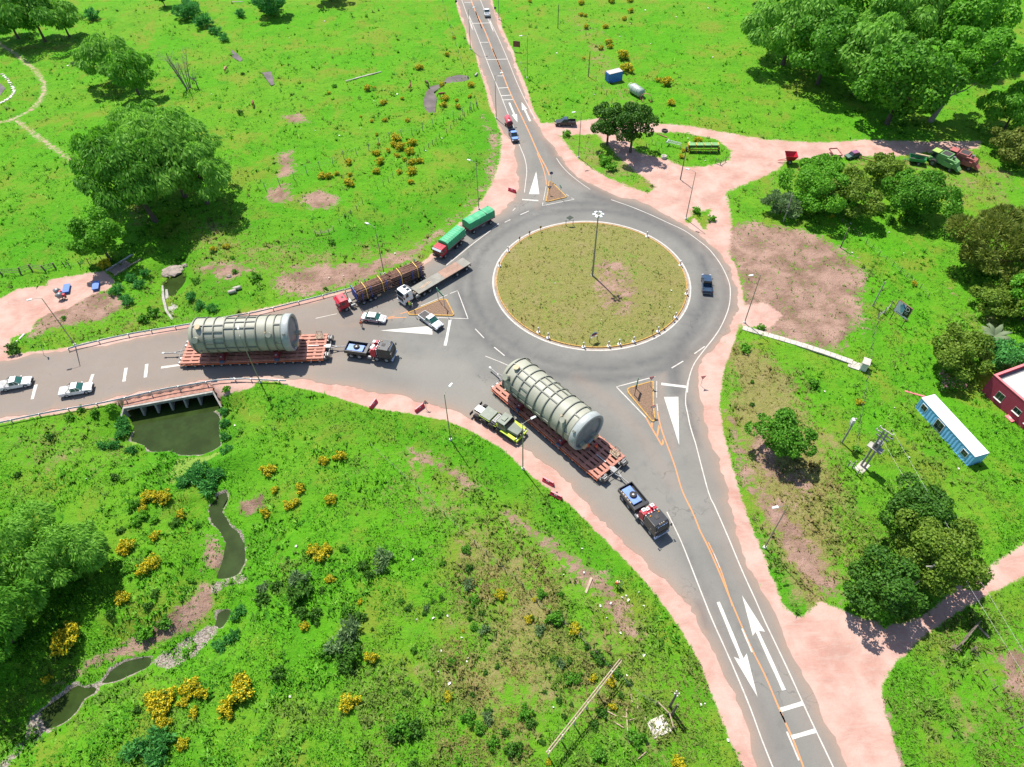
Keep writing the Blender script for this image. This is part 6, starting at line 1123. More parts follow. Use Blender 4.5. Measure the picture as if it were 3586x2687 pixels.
# ------------------------------------------------------------------ culvert under the west road
MCON = mat('grey_concrete', (.30, .285, .255), .9, var=.2, scale=1.5, dirt=.35, bump=.3); MSOIL = mat('pink_embankment_soil', (.30, .155, .115), .95, var=.3, scale=1.2, dirt=.3, bump=.8)
A0 = np.array(P('B1', 1075, 318, -.55)); A1 = np.array(P('B1', 1815, 182, -.55)); u_ = (A1-A0)/np.hypot(*(A1-A0)); n_ = np.array((-u_[1], u_[0])); Lc = float(np.hypot(*(A1-A0))); crz = math.atan2(u_[1], u_[0])
cu = thing('culvert', 'six-cell concrete culvert opening onto the green pond', 'culvert', (A0[0], A0[1], 0), crz)
MB().box(-.25, Lc+.25, -.15, .25, -1.0, -.45).build('head_beam', MCON, cu, .03); MB().box(-.3, Lc+.3, .252, 4.2, -.95, -.40).build('soil_cover', MSOIL, cu)
dv = MB().prism([(-.15, -3.5), (3.5, -3.5), (3.5, -1.0), (.2, -1.0), (-.15, -1.0), (-.6, -2.6)], -.14, .14).move(Matrix(((0, 1, 0, 0), (1, 0, 0, 0), (0, 0, 1, 0), (0, 0, 0, 1)))).mesh('divider_wall', MCON)
for i in range(1, 6): o = link('divider_wall', dv, cu); o.location = (Lc*i/6, 0, 0)
for s, x in ((-1, -.1), (1, Lc+.1)):
    MB().add([(x, .2, -3.6), (x, .2, -.45), (x+s*1.1, -2.6, -1.9), (x+s*1.1, -2.6, -3.6), (x+s*.28, .2, -3.6), (x+s*.28, .2, -.45), (x+s*1.38, -2.6, -1.9), (x+s*1.38, -2.6, -3.6)], [(0, 1, 2, 3), (7, 6, 5, 4), (1, 5, 6, 2), (2, 6, 7, 3), (0, 4, 5, 1)]).build('wing_wall', MCON, cu)
# pool outfall north of the road
oc = G('R5', 1520, 1000); ow = thing('concrete_apron', 'curved concrete apron beside the small green pool north of the road', 'apron', (0, 0, 0))
ap = PL('R5', [(1435, 925), (1500, 908), (1545, 935), (1590, 990), (1625, 1060), (1560, 1095), (1500, 1090), (1450, 1010)], -1.6); MB().plan(ap[::-1], -2.4, -1.55).build('slab', MCON, ow, .05)
ap = PL('R5', [(1390, 800), (1405, 800), (1415, 900), (1440, 1010), (1500, 1100), (1485, 1112), (1420, 1020), (1392, 910)], -1.3); MB().plan(ap[::-1], -2.4, -1.2).build('kerb_wall', MCON, ow, .03)
ap = PL('R5', [(1420, 830), (1440, 830), (1450, 900), (1420, 920)], -1.6); MB().plan(ap[::-1], -2.4, -1.6).build('landing', MCON, ow, .05)
MROCK = mat('grey_rock', (.24, .195, .165), .95, var=.3, scale=1.5, bump=.6)
def rock(reg, x, y, r, lab, flat_=.6):
    g = np.random.default_rng(int(x*7+y)); bm = bmesh.new(); bmesh.ops.create_icosphere(bm, subdivisions=2, radius=1)
    for v in bm.verts: v.co = Vector((v.co.x*r*g.uniform(.8, 1.2), v.co.y*r*g.uniform(.7, 1.1), v.co.z*r*flat_*g.uniform(.7, 1.1)))
    me = bpy.data.meshes.new('boulder'); bm.to_mesh(me); bm.free(); me.materials.append(MROCK); o = tag(link('boulder', me), lab, 'rock'); o.location = G(reg, x, y)+Vector((0, 0, r*flat_*.3))
for i, (x, y, r) in enumerate(((1480, 680, 2.0), (1440, 700, 1.3), (1530, 660, 1.3))): rock('R5', x, y, r, ['broad flat rock above the small green pool', 'left rock of those above the small green pool', 'right rock of those above the small green pool'][i], .3)
rock('R5', 1970, 722, .55, 'pale boulder in the grass right of the apron'); rock('R5', 1590, 630, .6, 'small rock at the stream mouth above the pool')

# ------------------------------------------------------------------ guard rails
def guard_rail(label, pts, every=4.0):
    t = thing('guard_rail', label, 'guard rail'); p = smooth_path(pts, 1.0); a = np.array(p); secs = []
    d = np.gradient(a, axis=0); d /= np.hypot(d[:, 0], d[:, 1])[:, None]
    prof = [(.02, .48), (.09, .56), (.03, .64), (.09, .72), (.02, .80), (-.02, .80), (.04, .72), (-.02, .64), (.04, .56), (-.02, .48)]
    for q, e in zip(a, d): secs.append([(q[0]-e[1]*o_, q[1]+e[0]*o_, z) for o_, z in prof])
    MB().loft(secs).build('rail_beam', MGAL, t); pm = MB().box(-.07, .07, -.07, .07, -.4, .78).mesh('post', MGAL)
    acc = 0; last = a[0]
    for i in range(len(a)):
        acc += np.hypot(*(a[i]-last)); last = a[i]
        if acc >= every or i == 0: o = link('post', pm, t); o.location = (a[i][0]+d[i][1]*.08, a[i][1]-d[i][0]*.08, 0); acc = 0
guard_rail('long galvanised guard rail on the north side of the west road', PL('R5', [(585, 1342), (650, 1322), (1100, 1218), (1640, 1128), (2000, 1060), (2209, 1025)], .6)+PL('R6', [(0, 1168), (300, 1088), (562, 1026)], .6))
guard_rail('galvanised guard rail above the culvert on the south side', PL('B1', [(-160, 475), (0, 442), (400, 358), (880, 272), (1130, 217), (1400, 157), (1660, 112), (1880, 78), (2120, 66)], .6)+PL('B2', [(620, 680), (750, 680), (880, 688), (1110, 697)], .6))

# ------------------------------------------------------------------ lighting columns
MPOLE = mat('lamp_pole_steel', (.26, .25, .20), .5, .3, var=.12, dirt=.2); MFND = mat('white_footing', (.62, .60, .56), .9, var=.1, dirt=.2); MLAMPH = mat('lamp_head_white', (.62, .66, .64), .4, var=.08)
def street_lamp(label, base, ang, h=11.4, arm=1.5):
    b_ = G(*base); t = thing('street_lamp', label, 'street lamp', b_, ang, 'street lamps along the roads')
    MB().cyl((0, 0, -.1), (0, 0, h*.45), .105, .085, 10).cyl((0, 0, h*.45), (0, 0, h), .085, .055, 10).build('pole', MPOLE, t); MB().tube([(0, 0, h-.05), (arm*.5, 0, h+.18), (arm, 0, h+.22)], .035, 6).build('arm', MPOLE, t)
    hd = MB().prism([(arm-.15, h+.16), (arm+.75, h+.14), (arm+.7, h+.30), (arm-.05, h+.32)], -.17, .17, lambda x, z: .05*max(0, x-arm)).build('lamp_head', MLAMPH, t, .04); MB().box(arm+.1, arm+.65, -.12, .12, h+.115, h+.138).build('lens', MLMP, hd)
    MB().cyl((0, 0, -.05), (0, 0, .30), .28, .22, 12).build('footing', MFND, t)
D2R = math.radians
for reg, x, y, a_, lab in [('R5', 645, 1308, 200, 'street lamp at the start of the north guard rail'), ('B2', 890, 712, 110, 'street lamp in front of the vessel on the west road'), ('B3', 547, 950, 30, 'street lamp standing beside the lime and grey truck'), ('F', 973, 950, 60, 'street lamp on the verge between the barrier pairs'), ('B4', 360, 1257, 190, 'street lamp in the verge right of the south road'), ('R6', 835, 885, 150, 'street lamp behind the log lorry'), ('F', 1034, 452, 150, 'street lamp behind the green-tarped trailer'), ('R2', 2057, 1022, 20, 'street lamp beside the tank trailer on the north road'), ('R2', 1836, 428, 20, 'street lamp left of the north road, near the meander'), ('R3', 359, 672, 190, 'street lamp right of the north road, near the brown sign'), ('R3', 799, 1355, 190, 'street lamp left of the two dark trees'), ('R7', 1722, 166, 150, 'street lamp by the dirt junction at the top right of the ring'), ('R8', 16, 1020, 190, 'street lamp at the start of the concrete path'), ('R3', 116, 170, 190, 'farthest street lamp at the right of the north road')]:
    street_lamp(lab, (reg, x, y), D2R(a_))
hm = thing('high_mast', 'tall floodlight mast in the middle of the roundabout', 'street lamp', (P('R7', 918, 665)[0], P('R7', 918, 665)[1], .35)); MB().cyl((0, 0, -.2), (0, 0, 6), .20, .16, 12).cyl((0, 0, 6), (0, 0, 14.6), .16, .10, 12).build('mast', MPOLE, hm); MB().lathe([(-.05, .42), (.05, .42), (.05, .5), (-.05, .5), (-.05, .42)], 18, org=(0, 0, 14.5), axis='z').tube([(-.45, 0, 14.5), (.45, 0, 14.5)], .04).tube([(0, -.45, 14.5), (0, .45, 14.5)], .04).build('head_ring', MPOLE, hm)
fl = MB().prism([(.45, 14.42), (1.0, 14.30), (1.05, 14.50), (.5, 14.66)], -.24, .24).mesh('floodlight', MLAMPH, .03); fl2 = MB().box(.55, .98, -.19, .19, 14.29, 14.32).mesh('lens', MLMP)
for i in range(6): o = link('floodlight', fl, hm); o.rotation_euler = (0, 0, i*math.pi/3); link('lens', fl2, o)
bx(hm, 'base_plate', MCON, -.35, .35, -.35, .35, -.2, .12, .02)

# ------------------------------------------------------------------ marker posts, chevrons, signs
def stripes(name, c1, c2, sc, rot=.6):
    m, nt, b = newmat(name); tc = nd(nt, 'ShaderNodeTexCoord'); mp = nd(nt, 'ShaderNodeMapping'); mp.inputs['Rotation'].default_value = (rot, rot*.6, 0); nt.links.new(tc.outputs['Object'], mp.inputs[0]); w = nd(nt, 'ShaderNodeTexWave', wave_type='BANDS', bands_direction='Z'); w.inputs['Scale'].default_value = sc; w.inputs['Distortion'].default_value = 0; nt.links.new(mp.outputs[0], w.inputs['Vector'])
    nt.links.new(mixc(nt, sstep(nt, w.outputs['Fac'], .45, .55), c1, c2), b.inputs['Base Color']); b.inputs['Roughness'].default_value = .5; return m
MSTP = stripes('red_white_stripes', (.62, .60, .60), (.26, .03, .07), 1.3); MCHV = stripes('black_amber_stripes', (.02, .02, .02), (.45, .20, .01), 1.6, .8)
pm1 = MB().cyl((0, 0, .10), (0, 0, 1.05), .11, .11, 12).mesh('post', MSTP); pm2 = MB().lathe([(0, .36), (.12, .34), (.16, .22), (.16, .01)], 16, axis='z').mesh('tyre_base', MFND); pm3 = MB().lathe([(1.0, .13), (1.12, .17), (1.24, .12), (1.28, .01)], 12, axis='z').mesh('cap', MFND)
def isl_z(x, y): return .13+.30*(1-(math.hypot(x-IC[0], y-IC[1])/IR)**2)
for i, (reg, x, y) in enumerate([('N3', 618, 615), ('N3', 732, 680), ('N3', 1146, 788), ('N4', 238, 778), ('N4', 362, 755), ('N4', 530, 725), ('N4', 815, 608), ('N4', 1020, 440), ('N4', 1147, 168), ('N2', 1076, 567), ('N2', 686, 230), ('N1', 266, 400), ('N1', 163, 574)]):
    p = P(reg, x, y, .15); t = thing('marker_post', f'striped marker post on a white base, {ORD[i].strip() or "first"} round the island from the lower left', 'marker post', (p[0], p[1], isl_z(*p)), 0, 'striped posts round the island'); link('post', pm1, t); link('tyre_base', pm2, t); link('cap', pm3, t)
cb = MB().box(-.02, .02, -.22, .22, .75, 1.35).mesh('chevron_board', MCHV)
for i, (reg, x, y) in enumerate([('N3', 320, 405), ('N3', 425, 500), ('N3', 560, 590), ('N4', 748, 640), ('N4', 870, 560), ('N4', 985, 470), ('N1', 645, 168), ('N1', 516, 226), ('N1', 400, 292)]):
    p = P(reg, x, y, .15); t = thing('chevron_marker', f'low black and amber chevron board, {ORD[i].strip() or "first"} round the island from the lower left', 'sign', (p[0], p[1], isl_z(*p)), math.atan2(p[1]-IC[1], p[0]-IC[0]), 'chevron boards round the island'); link('chevron_board', cb, t); MB().box(-.02, .02, -.03, .03, -.1, .8).build('stake', MDKM, t)
MSGN = mat('sign_back_grey', (.40, .42, .43), .5, .3, var=.1); MSBLU = mat('dark_blue_sign', (.02, .04, .12), .4, var=.1); MSRED = mat('sign_red', (.50, .015, .03), .4, var=.1); MBRN = mat('brown_sign', (.15, .055, .025), .5, var=.15); MSGR = mat('green_sign', (.02, .20, .08), .45, var=.1)
def two_leg_board(label, l0, l1, w_over, z0, z1, m, cat='sign', legm=None, frame=None, thick=.05, zb=None):
    a = Vector(l0); b = Vector(l1); ang = math.atan2(b.y-a.y, b.x-a.x); L = (b-a).length; t = thing('sign_board', label, cat, a, ang)
    for x in (0, L): MB().box(x-.05, x+.05, -.05, .05, -.3, z1).build('leg', legm or MDKM, t)
    o = bx(t, 'panel', m, -w_over, L+w_over, -thick-.06, -.06, z0, z1, .01)
    if frame:
        mb = MB(); mb.box(-w_over-.06, L+w_over+.06, -thick-.08, -.05, z1, z1+.08).box(-w_over-.06, L+w_over+.06, -thick-.08, -.05, z0-.08, z0).box(-w_over-.06, -w_over, -thick-.08, -.05, z0, z1).box(L+w_over, L+w_over+.06, -thick-.08, -.05, z0, z1); mb.build('frame', frame, t)
    return t
l0 = P('E3', 660, 382); l1 = P('E3', 795, 328); t = two_leg_board('diamond-framed red and dark board near the lower island edge', (l0[0], l0[1], .15), (l1[0], l1[1], .15), .0, 1.1, 1.25, MFND)
L_ = (Vector(l1)-Vector(l0)).length; MB().add([(-.2, -.1, 1.75), (L_/2, -.1, 1.25), (L_+.2, -.1, 1.75), (L_/2, -.1, 2.45)], [(0, 1, 2, 3)]).add([(-.2, -.05, 1.75), (L_/2, -.05, 1.25), (L_+.2, -.05, 1.75), (L_/2, -.05, 2.45)], [(3, 2, 1, 0)]).build('diamond_frame', MFND, t); MB().box(L_/2-.55, L_/2+.55, -.14, -.11, 1.55, 1.78).build('red_field', MSRED, t); MB().box(L_/2-.45, L_/2+.45, -.14, -.11, 1.78, 2.1).build('dark_field', MSBLU, t)
l0 = P('N1', 940, 104); l1 = P('N1', 1022, 100); t = two_leg_board('sign seen from its pale back at the top of the island', (l0[0], l0[1], .15), (l1[0], l1[1], .15), .0, 1.3, 1.4, MSGN); L_ = (Vector(l1)-Vector(l0)).length; MB().add([(-.1, -.1, 1.9), (L_/2, -.1, 1.35), (L_+.1, -.1, 1.9), (L_/2, -.1, 2.5)], [(0, 1, 2, 3)]).add([(-.1, -.05, 1.9), (L_/2, -.05, 1.35), (L_+.1, -.05, 1.9), (L_/2, -.05, 2.5)], [(3, 2, 1, 0)]).build('diamond_back', MSGN, t)
def post_sign(label, reg, x, y, kind, h=2.2, ang=-90, m1=None, m2=None, lean=0.0):
    p = G(reg, x, y); t = thing('road_sign', label, 'sign', (p[0], p[1], max(p[2], .03)), D2R(ang)); t.rotation_euler = (0, D2R(lean), D2R(ang)); MB().cyl((0, 0, -.2), (0, 0, h), .035, n=8).build('post', MSGN, t)
    if kind == 'round': MB().cyl((.04, 0, h), (.07, 0, h), .38, n=20).build('disc', m1 or MSRED, t); MB().cyl((.07, 0, h), (.08, 0, h), .29, n=20).build('face', m2 or MFND, t)
    elif kind == 'yield': MB().add([(.04, -.5, h+.25), (.04, .5, h+.25), (.04, 0, h-.6), (.07, -.5, h+.25), (.07, .5, h+.25), (.07, 0, h-.6)], [(0, 1, 2), (5, 4, 3), (0, 3, 4, 1), (1, 4, 5, 2), (2, 5, 3, 0)]).build('triangle', m1 or MSRED, t); MB().add([(.075, -.28, h+.14), (.075, .28, h+.14), (.075, 0, h-.34)], [(0, 1, 2)]).build('face', m2 or MFND, t)
    elif kind == 'tri': MB().add([(.04, -.5, h-.3), (.04, .5, h-.3), (.04, 0, h+.58), (.07, -.5, h-.3), (.07, .5, h-.3), (.07, 0, h+.58)], [(2, 1, 0), (3, 4, 5), (0, 1, 4, 3), (1, 2, 5, 4), (2, 0, 3, 5)]).build('triangle', m1 or MSRED, t); MB().add([(.075, -.33, h-.2), (.075, .33, h-.2), (.075, 0, h+.38)], [(0, 1, 2)]).build('face', m2 or MFND, t); bx(t, 'symbol', MSBLU, .076, .082, -.1, .1, h-.14, h+.08, 0)
    elif kind == 'plate': bx(t, 'plate', m1 or MSGR, .03, .06, -.55, .55, h-.25, h+.25, .01)
    elif kind == 'marker': MB().cyl((0, 0, h*.55), (0, 0, h), .09, n=8).build('sleeve', m1 or MFND, t)
post_sign('round dark sign on a post at the tip of the north splitter island', 'E1', 476, 415, 'round', 2.3, 90, MSBLU, MSBLU); post_sign('give way sign seen from behind on the north splitter island', 'E1', 442, 650, 'yield', 2.0, -90, MSBLU, MSGN); post_sign('narrow green direction plate on the north splitter island', 'E1', 640, 715, 'plate', 3.0, 20)
post_sign('give way sign at the top of the south splitter island', 'E2', 478, 226, 'yield', 2.3, -80, MSRED, MSGN); post_sign('round sign near the lower tip of the south splitter island', 'E2', 497, 577, 'round', 2.2, -80); post_sign('give way sign in the gravel right of the ring exit', 'R7', 1850, 1596, 'yield', 2.2, -80, MSRED, MSGN)
l0 = P('E2', 312, 262); l1 = P('E2', 288, 342); two_leg_board('edge-on direction board on the south splitter island', (l0[0], l0[1], .15), (l1[0], l1[1], .15), .2, 1.9, 2.7, MSGR); l0 = P('R6', 1482, 1200); l1 = P('R6', 1556, 1282); two_leg_board('direction board on two legs on the west splitter island', (l0[0], l0[1], .15), (l1[0], l1[1], .15), .1, 2.6, 3.1, MSGR, legm=MSGN)
l0 = P('R3', 245, 440); l1 = P('R3', 293, 445); two_leg_board('brown roadside sign on white legs right of the north road', (l0[0], l0[1], 0), (l1[0], l1[1], 0), .2, 1.3, 3.0, MBRN, legm=MFND)
for reg, x, y, lab in (('R6', 1212, 1400, 'thin dark delineator at the left of the west splitter island'), ('R6', 1596, 1402, 'thin dark delineator at the lower right of the west splitter island'), ('R6', 1180, 1305, 'pale delineator beside the worker in lime')): post_sign(lab, reg, x, y, 'marker', 1.5, 0, MFND if 'pale' in lab else MDKM)
for reg, x, y, lab in (('R2', 1917, 592, 'white marker post above the meander culvert'), ('R2', 1934, 652, 'white marker post below the meander culvert'), ('R3', 303, 568, 'white marker post right of the north road, upper one'), ('R3', 332, 622, 'white marker post right of the north road, lower one')): post_sign(lab, reg, x, y, 'marker', 1.1, 0)
post_sign('small blue road sign at the far left of the north road', 'R2', 1714, 62, 'round', 1.8, -90, MSBLU, MSBLU); post_sign('small blue road sign at the far right of the north road', 'R3', 84, 120, 'round', 1.8, -90, MSBLU, MSBLU); post_sign('leaning striped sign post at the edge of the west road', 'R5', 378, 1400, 'round', 2.2, 200, MSBLU, MFND, -18)
l0 = P('C1', 148, 580); l1 = P('C1', 495, 832); bb = two_leg_board('billboard with blue picture and black panel beside the fenced lot', (l0[0], l0[1], 0), (l1[0], l1[1], 0), .15, 2.0, 4.6, mat('billboard_white', (.62, .64, .64), .5, var=.06), 'billboard', frame=MPINK)
L_ = (Vector(l1)-Vector(l0)).length; yq = -.125; bx(bb, 'black_panel', mat('print_black', (.008, .014, .014), .4, var=.1), L_*.60, L_+.12, yq, yq+.012, 2.35, 4.55, 0); MB().add([(.5, yq, 4.0), (.5, yq, 3.7), (L_*.45, yq, 2.5), (L_*.58, yq, 2.9), (L_*.58, yq, 3.9), (L_*.3, yq, 4.2)], [(0, 1, 2, 3, 4, 5)]).build('blue_roof_picture', mat('print_blue', (.14, .34, .42), .4, var=.3, scale=.8), bb); MB().add([(L_*.28, yq-.004, 4.45), (L_*.36, yq-.004, 4.2), (L_*.58, yq-.004, 3.6), (L_*.58, yq-.004, 4.0), (L_*.40, yq-.004, 4.5)], [(0, 1, 2, 3, 4)]).build('dark_blue_strip', mat('print_dark_blue', (.03, .10, .30), .4, var=.2), bb); bx(bb, 'caption_band', mat('print_navy', (.03, .06, .10), .4, var=.2), .3, L_*.75, yq-.006, yq+.006, 2.22, 2.34, 0)
text_part(bb, 'D', 1.2, (L_*.80, yq-.012, 3.9), (math.pi/2, 0, 0), MFND); bx(bb, 'print_line', MGAL, L_*.68, L_*.95, yq-.012, yq-.006, 3.15, 3.25, 0); bx(bb, 'print_line', MGAL, L_*.70, L_*.92, yq-.012, yq-.006, 2.9, 2.98, 0)

# ------------------------------------------------------------------ red water-filled barriers
MBAR = mat('red_barrier_plastic', (.55, .02, .05), .5, var=.12, dirt=.15); MBARL = mat('pink_barrier_top', (.62, .20, .22), .55, var=.1)
br = MB().prism([(-.28, 0), (.28, 0), (.28, .25), (.14, .42), (.12, .80), (-.12, .80), (-.14, .42), (-.28, .25)], -.95, .95).mesh('body', MBAR, .03); brt = MB().box(-.10, .10, -.92, .92, .80, .84).mesh('top_rib', MBARL); brs = MB().box(.13, .16, -.25, .25, .45, .7).mesh('reflector', MGAL)
for reg, a, b, lab in (('C7', (70, 290), (150, 190), 'red barrier at the left of the gravel verge'), ('C7', (1040, 360), (1140, 285), 'red barrier with the warning triangle'), ('B3', (725, 1050), (788, 1085), 'upper of the two red barriers below the vessel convoy'), ('B3', (790, 1165), (855, 1200), 'lower of the two red barriers below the vessel convoy'), ('R3', (208, 1640), (250, 1655), 'red barrier beside the north entry')):
    p0, p1 = G(reg, *a), G(reg, *b); t = thing('water_barrier', lab, 'barrier', (p0+p1)/2, heading(p0, p1)+math.pi/2, 'red plastic barriers'); link('body', br, t); link('top_rib', brt, t)
    for s in (-1, 1): o = link('reflector', brs, t); o.rotation_euler = (0, 0, 0 if s > 0 else math.pi)
post_sign('white and red warning triangle leaning over the barrier', 'C7', 1230, 330, 'tri', 1.6, -90, lean=-8)

# ------------------------------------------------------------------ path, cabinet, poles and wires
pth = [G('R8', x, y) for x, y in ((0, 1062), (200, 1118), (420, 1185), (640, 1262), (860, 1335))]; pc = struct(link('footpath', None)); pp = np.array([(q.x, q.y) for q in pth])
for a, b in zip(pp, pp[1:]):
    d = (b-a)/np.hypot(*(b-a)); n = np.array((-d[1], d[0])); L = np.hypot(*(b-a)); k = 5
    for i in range(k):
        s0 = a+d*(L*i/k+.02); s1 = a+d*(L*(i+1)/k-.02); z = .10; MB().plan([tuple(s0-n*.55), tuple(s1-n*.55), tuple(s1+n*.55), tuple(s0+n*.55)], -.15, z+.05+.008*(i % 3)).build('paving_slab', MCc, pc, .01)
q = G('R8', 905, 1365); t = thing('concrete_kiosk', 'pale concrete meter kiosk at the end of the path', 'kiosk', q, D2R(-30)); bx(t, 'pad', MCc, -1.6, .3, -.9, .9, -.1, .14, .02); bx(t, 'cabinet', MFND, .35, 1.4, -.75, .75, 0, 1.7, .03); bx(t, 'cap', MCc, .25, 1.5, -.85, .85, 1.7, 1.85, .02); bx(t, 'vent_panel', MSGN, .33, .352, -.5, .5, .4, 1.5, 0)
MWPOL = mat('timber_pole', (.13, .105, .08), .9, var=.25, scale=2, dirt=.2); MCPOL = mat('concrete_pole', (.30, .285, .25), .85, var=.15, dirt=.2)
def pole(label, reg, x, y, h, m, r=.13, parts=()):
    b_ = G(reg, x, y); t = thing('utility_pole', label, 'pole', b_); MB().cyl((0, 0, -.3), (0, 0, h), r, r*.75, 10).build('pole', m, t); return t
pole('dark pole in the top field, nearest to the top edge', 'R3', 622, 245, 7, MWPOL); pole('dark pole left of the blue container', 'R3', 884, 660, 7, MWPOL); pole('dark pole at the corner below the seed drill', 'R3', 1675, 1545, 7, MWPOL); pole('grey pole in front of the bushy trees by the lot', 'R8', 320, 228, 6.5, MCPOL); pole('short pole at the lot edge below the bushy trees', 'R8', 768, 432, 5, MWPOL); pole('pale pole standing at the right of the weedy lot', 'R8', 1020, 890, 6, MCPOL)
t = pole('pale pole with a white box, left of the transformer', 'E4', 190, 438, 6.2, MCPOL, .16); bx(t, 'meter_box', MFND, -.5, -.1, -.3, .3, 5.2, 6.0, .03); bx(t, 'lower_box', MSGN, -.45, -.1, -.25, .25, 4.6, 5.15, .03)
b_ = G('E4', 478, 772); t = thing('transformer_pole', 'twin-pole transformer station with crossarms on a pale pad', 'pole', b_, D2R(40)); bx(t, 'pad', MCc, -1.3, 1.0, -.7, .7, -.1, .12, .03)
for s in (-1, 1): MB().cyl((0, s*.28, -.2), (0, s*.28, 9.2), .17, .13, 10).build('pole', MCPOL, t)
bx(t, 'platform', MCPOL, -.3, .9, -1.1, 1.1, 4.6, 4.75, .02); bx(t, 'transformer', MSTL, .2, 1.05, -.5, .5, 4.75, 5.8, .05)
for q in (-.3, 0, .3): MB().cyl((.6, q, 5.8), (.6, q, 6.1), .07).build('bushing', MGAL, t)
for z, w in ((9.0, 1.1), (8.2, 1.3), (7.4, .9)):
    bx(t, 'crossarm', MCPOL, -.08, .08, -w, w, z, z+.14, .01)
    for q in (-w+.1, w-.1): MB().cyl((0, q, z+.14), (0, q, z+.38), .06).build('insulator', MFND, t)
wtop = b_+Vector((0, 0, 9.2))
pb = G('B8', 745, 158); t = thing('utility_pole', 'pole under the dark tree clump at the track', 'pole', pb); MB().cyl((0, 0, -.3), (0, 0, 8), .16, .12, 10).build('pole', MCPOL, t); bx(t, 'crossarm', MCPOL, -.9, .9, -.06, .06, 7.5, 7.65, .01)
e0 = P('B8', 1330, 520, 8.2); e1 = P('B8', 1300, 560, 7.6)
def wire(label, a, b, sag):
    a = Vector(a); b = Vector(b); pts = [a.lerp(b, i/14)-Vector((0, 0, sag*4*(i/14)*(1-i/14))) for i in range(15)]; o = MB().tube([tuple(p) for p in pts], .013, 4).build('power_line', mat('aluminium_wire', (.5, .5, .48), .5, .3, var=.05)); tag(o, label, 'cable')
dirv = Vector((e0[0], e0[1], 8.2))-wtop; wire('right power line running from the transformer poles over the track', wtop+Vector((.9, .5, -.1)), Vector((e0[0], e0[1], 8.2))+dirv*.3, .5); wire('left power line running from the transformer poles over the track', wtop+Vector((-.3, -.3, -1.4)), Vector((e1[0], e1[1], 7.6))+dirv*.3, .5)
for reg, b0, tp, lab in (('B7', (1042, 1212), 5.2, 'dark pole with pale insulators beside the lower field corner'), ('B7', (1057, 1272), 4.2, 'greenish shorter pole beside the lower field corner')):
    t = pole(lab, reg, b0[0], b0[1], tp, MWPOL, .17)
    if 'insulators' in lab:
        for q in range(4): MB().cyl((.25*math.cos(q*1.57), .25*math.sin(q*1.57), tp-.3), (.25*math.cos(q*1.57), .25*math.sin(q*1.57), tp+.1), .07).build('insulator', MFND, t)

# ------------------------------------------------------------------ fences
def fence(label, pts, h=1.3, r=.06, m=None, wires=3, lean=.03, rail=False):
    m = m or MWPOL; P_ = [G(*q) for q in pts]; t = thing('wire_fence', label, 'fence', P_[0]); o0 = P_[0]; g = np.random.default_rng(len(label)); pm = MB().cyl((0, 0, -.2), (0, 0, h), r, r*.85, 6).mesh('post', m)
    for p in P_: o = link('post', pm, t); o.location = p-o0; o.rotation_euler = (g.normal()*lean, g.normal()*lean, 0); o.scale = (1, 1, g.uniform(.85, 1.12))
    for k in range(wires):
        z = h*(.35+.27*k); MB().tube([tuple(p-o0+Vector((0, 0, z))) for p in P_], .006 if not rail else .05, 3 if not rail else 5).build('wire' if not rail else 'rail', MSTL if not rail else m, t)
fence('fence of pale concrete posts across the left meadow', [('R2', x, y) for x, y in ((75, 1632), (195, 1590), (320, 1545), (432, 1500), (540, 1455), (655, 1420), (750, 1370), (858, 1330), (962, 1295), (1050, 1250), (1145, 1210), (1245, 1175), (1332, 1160), (1425, 1125), (1515, 1085), (1605, 1060), (1690, 1020), (1770, 985), (1835, 945), (1885, 915))], 2.2, .09, MCPOL)
fence('fence of short dark posts beside the north road field', [('R2', x, y) for x, y in ((1040, 1635), (1090, 1595), (1130, 1565), (1170, 1525), (1245, 1475), (1290, 1435), (1370, 1368), (1400, 1318), (1440, 1296), (1475, 1270), (1510, 1245), (1540, 1215), (1570, 1185), (1632, 1148), (1665, 1108), (1692, 1078), (1720, 1062), (1752, 1035), (1785, 1008), (1812, 985), (1845, 955))], 1.3, .08, MWPOL)
fence('short fence run above the log lorry', [('R6', x, y) for x, y in ((580, 50), (510, 115), (445, 180), (375, 230), (305, 280))], 1.2, .08); fence('rail gate end of the fence above the log lorry', [('R6', x, y) for x, y in ((235, 370), (180, 400), (90, 420), (20, 425))], 1.3, .1, MWOOD, 2, rail=True)
fence('old fence line left of the far north road', [('R2', x, y) for x, y in ((1598, 20), (1618, 100), (1640, 180), (1662, 240), (1685, 310), (1710, 390), (1732, 460), (1755, 530), (1775, 590))], 1.1, .08)
fence('fence beside the blue container and the farm lane', [('R3', x, y) for x, y in ((890, 620), (950, 690), (1000, 760), (1040, 820), (1085, 890), (1140, 970))], 1.3, .08); fence('fence along the far edge of the weedy lot', [('R8', x, y) for x, y in ((695, 160), (775, 240), (870, 310), (965, 405), (1012, 445), (1067, 492), (1120, 535), (1175, 578), (1232, 628), (1278, 668), (1332, 715), (1388, 755), (1450, 825))], 1.3, .07)
fence('fence running down past the concrete kiosk', [('R8', 1062, 960), ('R8', 1050, 1050), ('R8', 1020, 1130), ('R8', 1005, 1220), ('R8', 995, 1330), ('B4', 1085, 70), ('B4', 1068, 160), ('B4', 1050, 250), ('B4', 1035, 350), ('B4', 1018, 470), ('B4', 1003, 580)], 1.3, .07); fence('pale brace posts at the fence corner by the transformer', [('E4', 268, 782), ('E4', 330, 790), ('E4', 395, 890)], 1.9, .1, MCPOL, 2, rail=True)
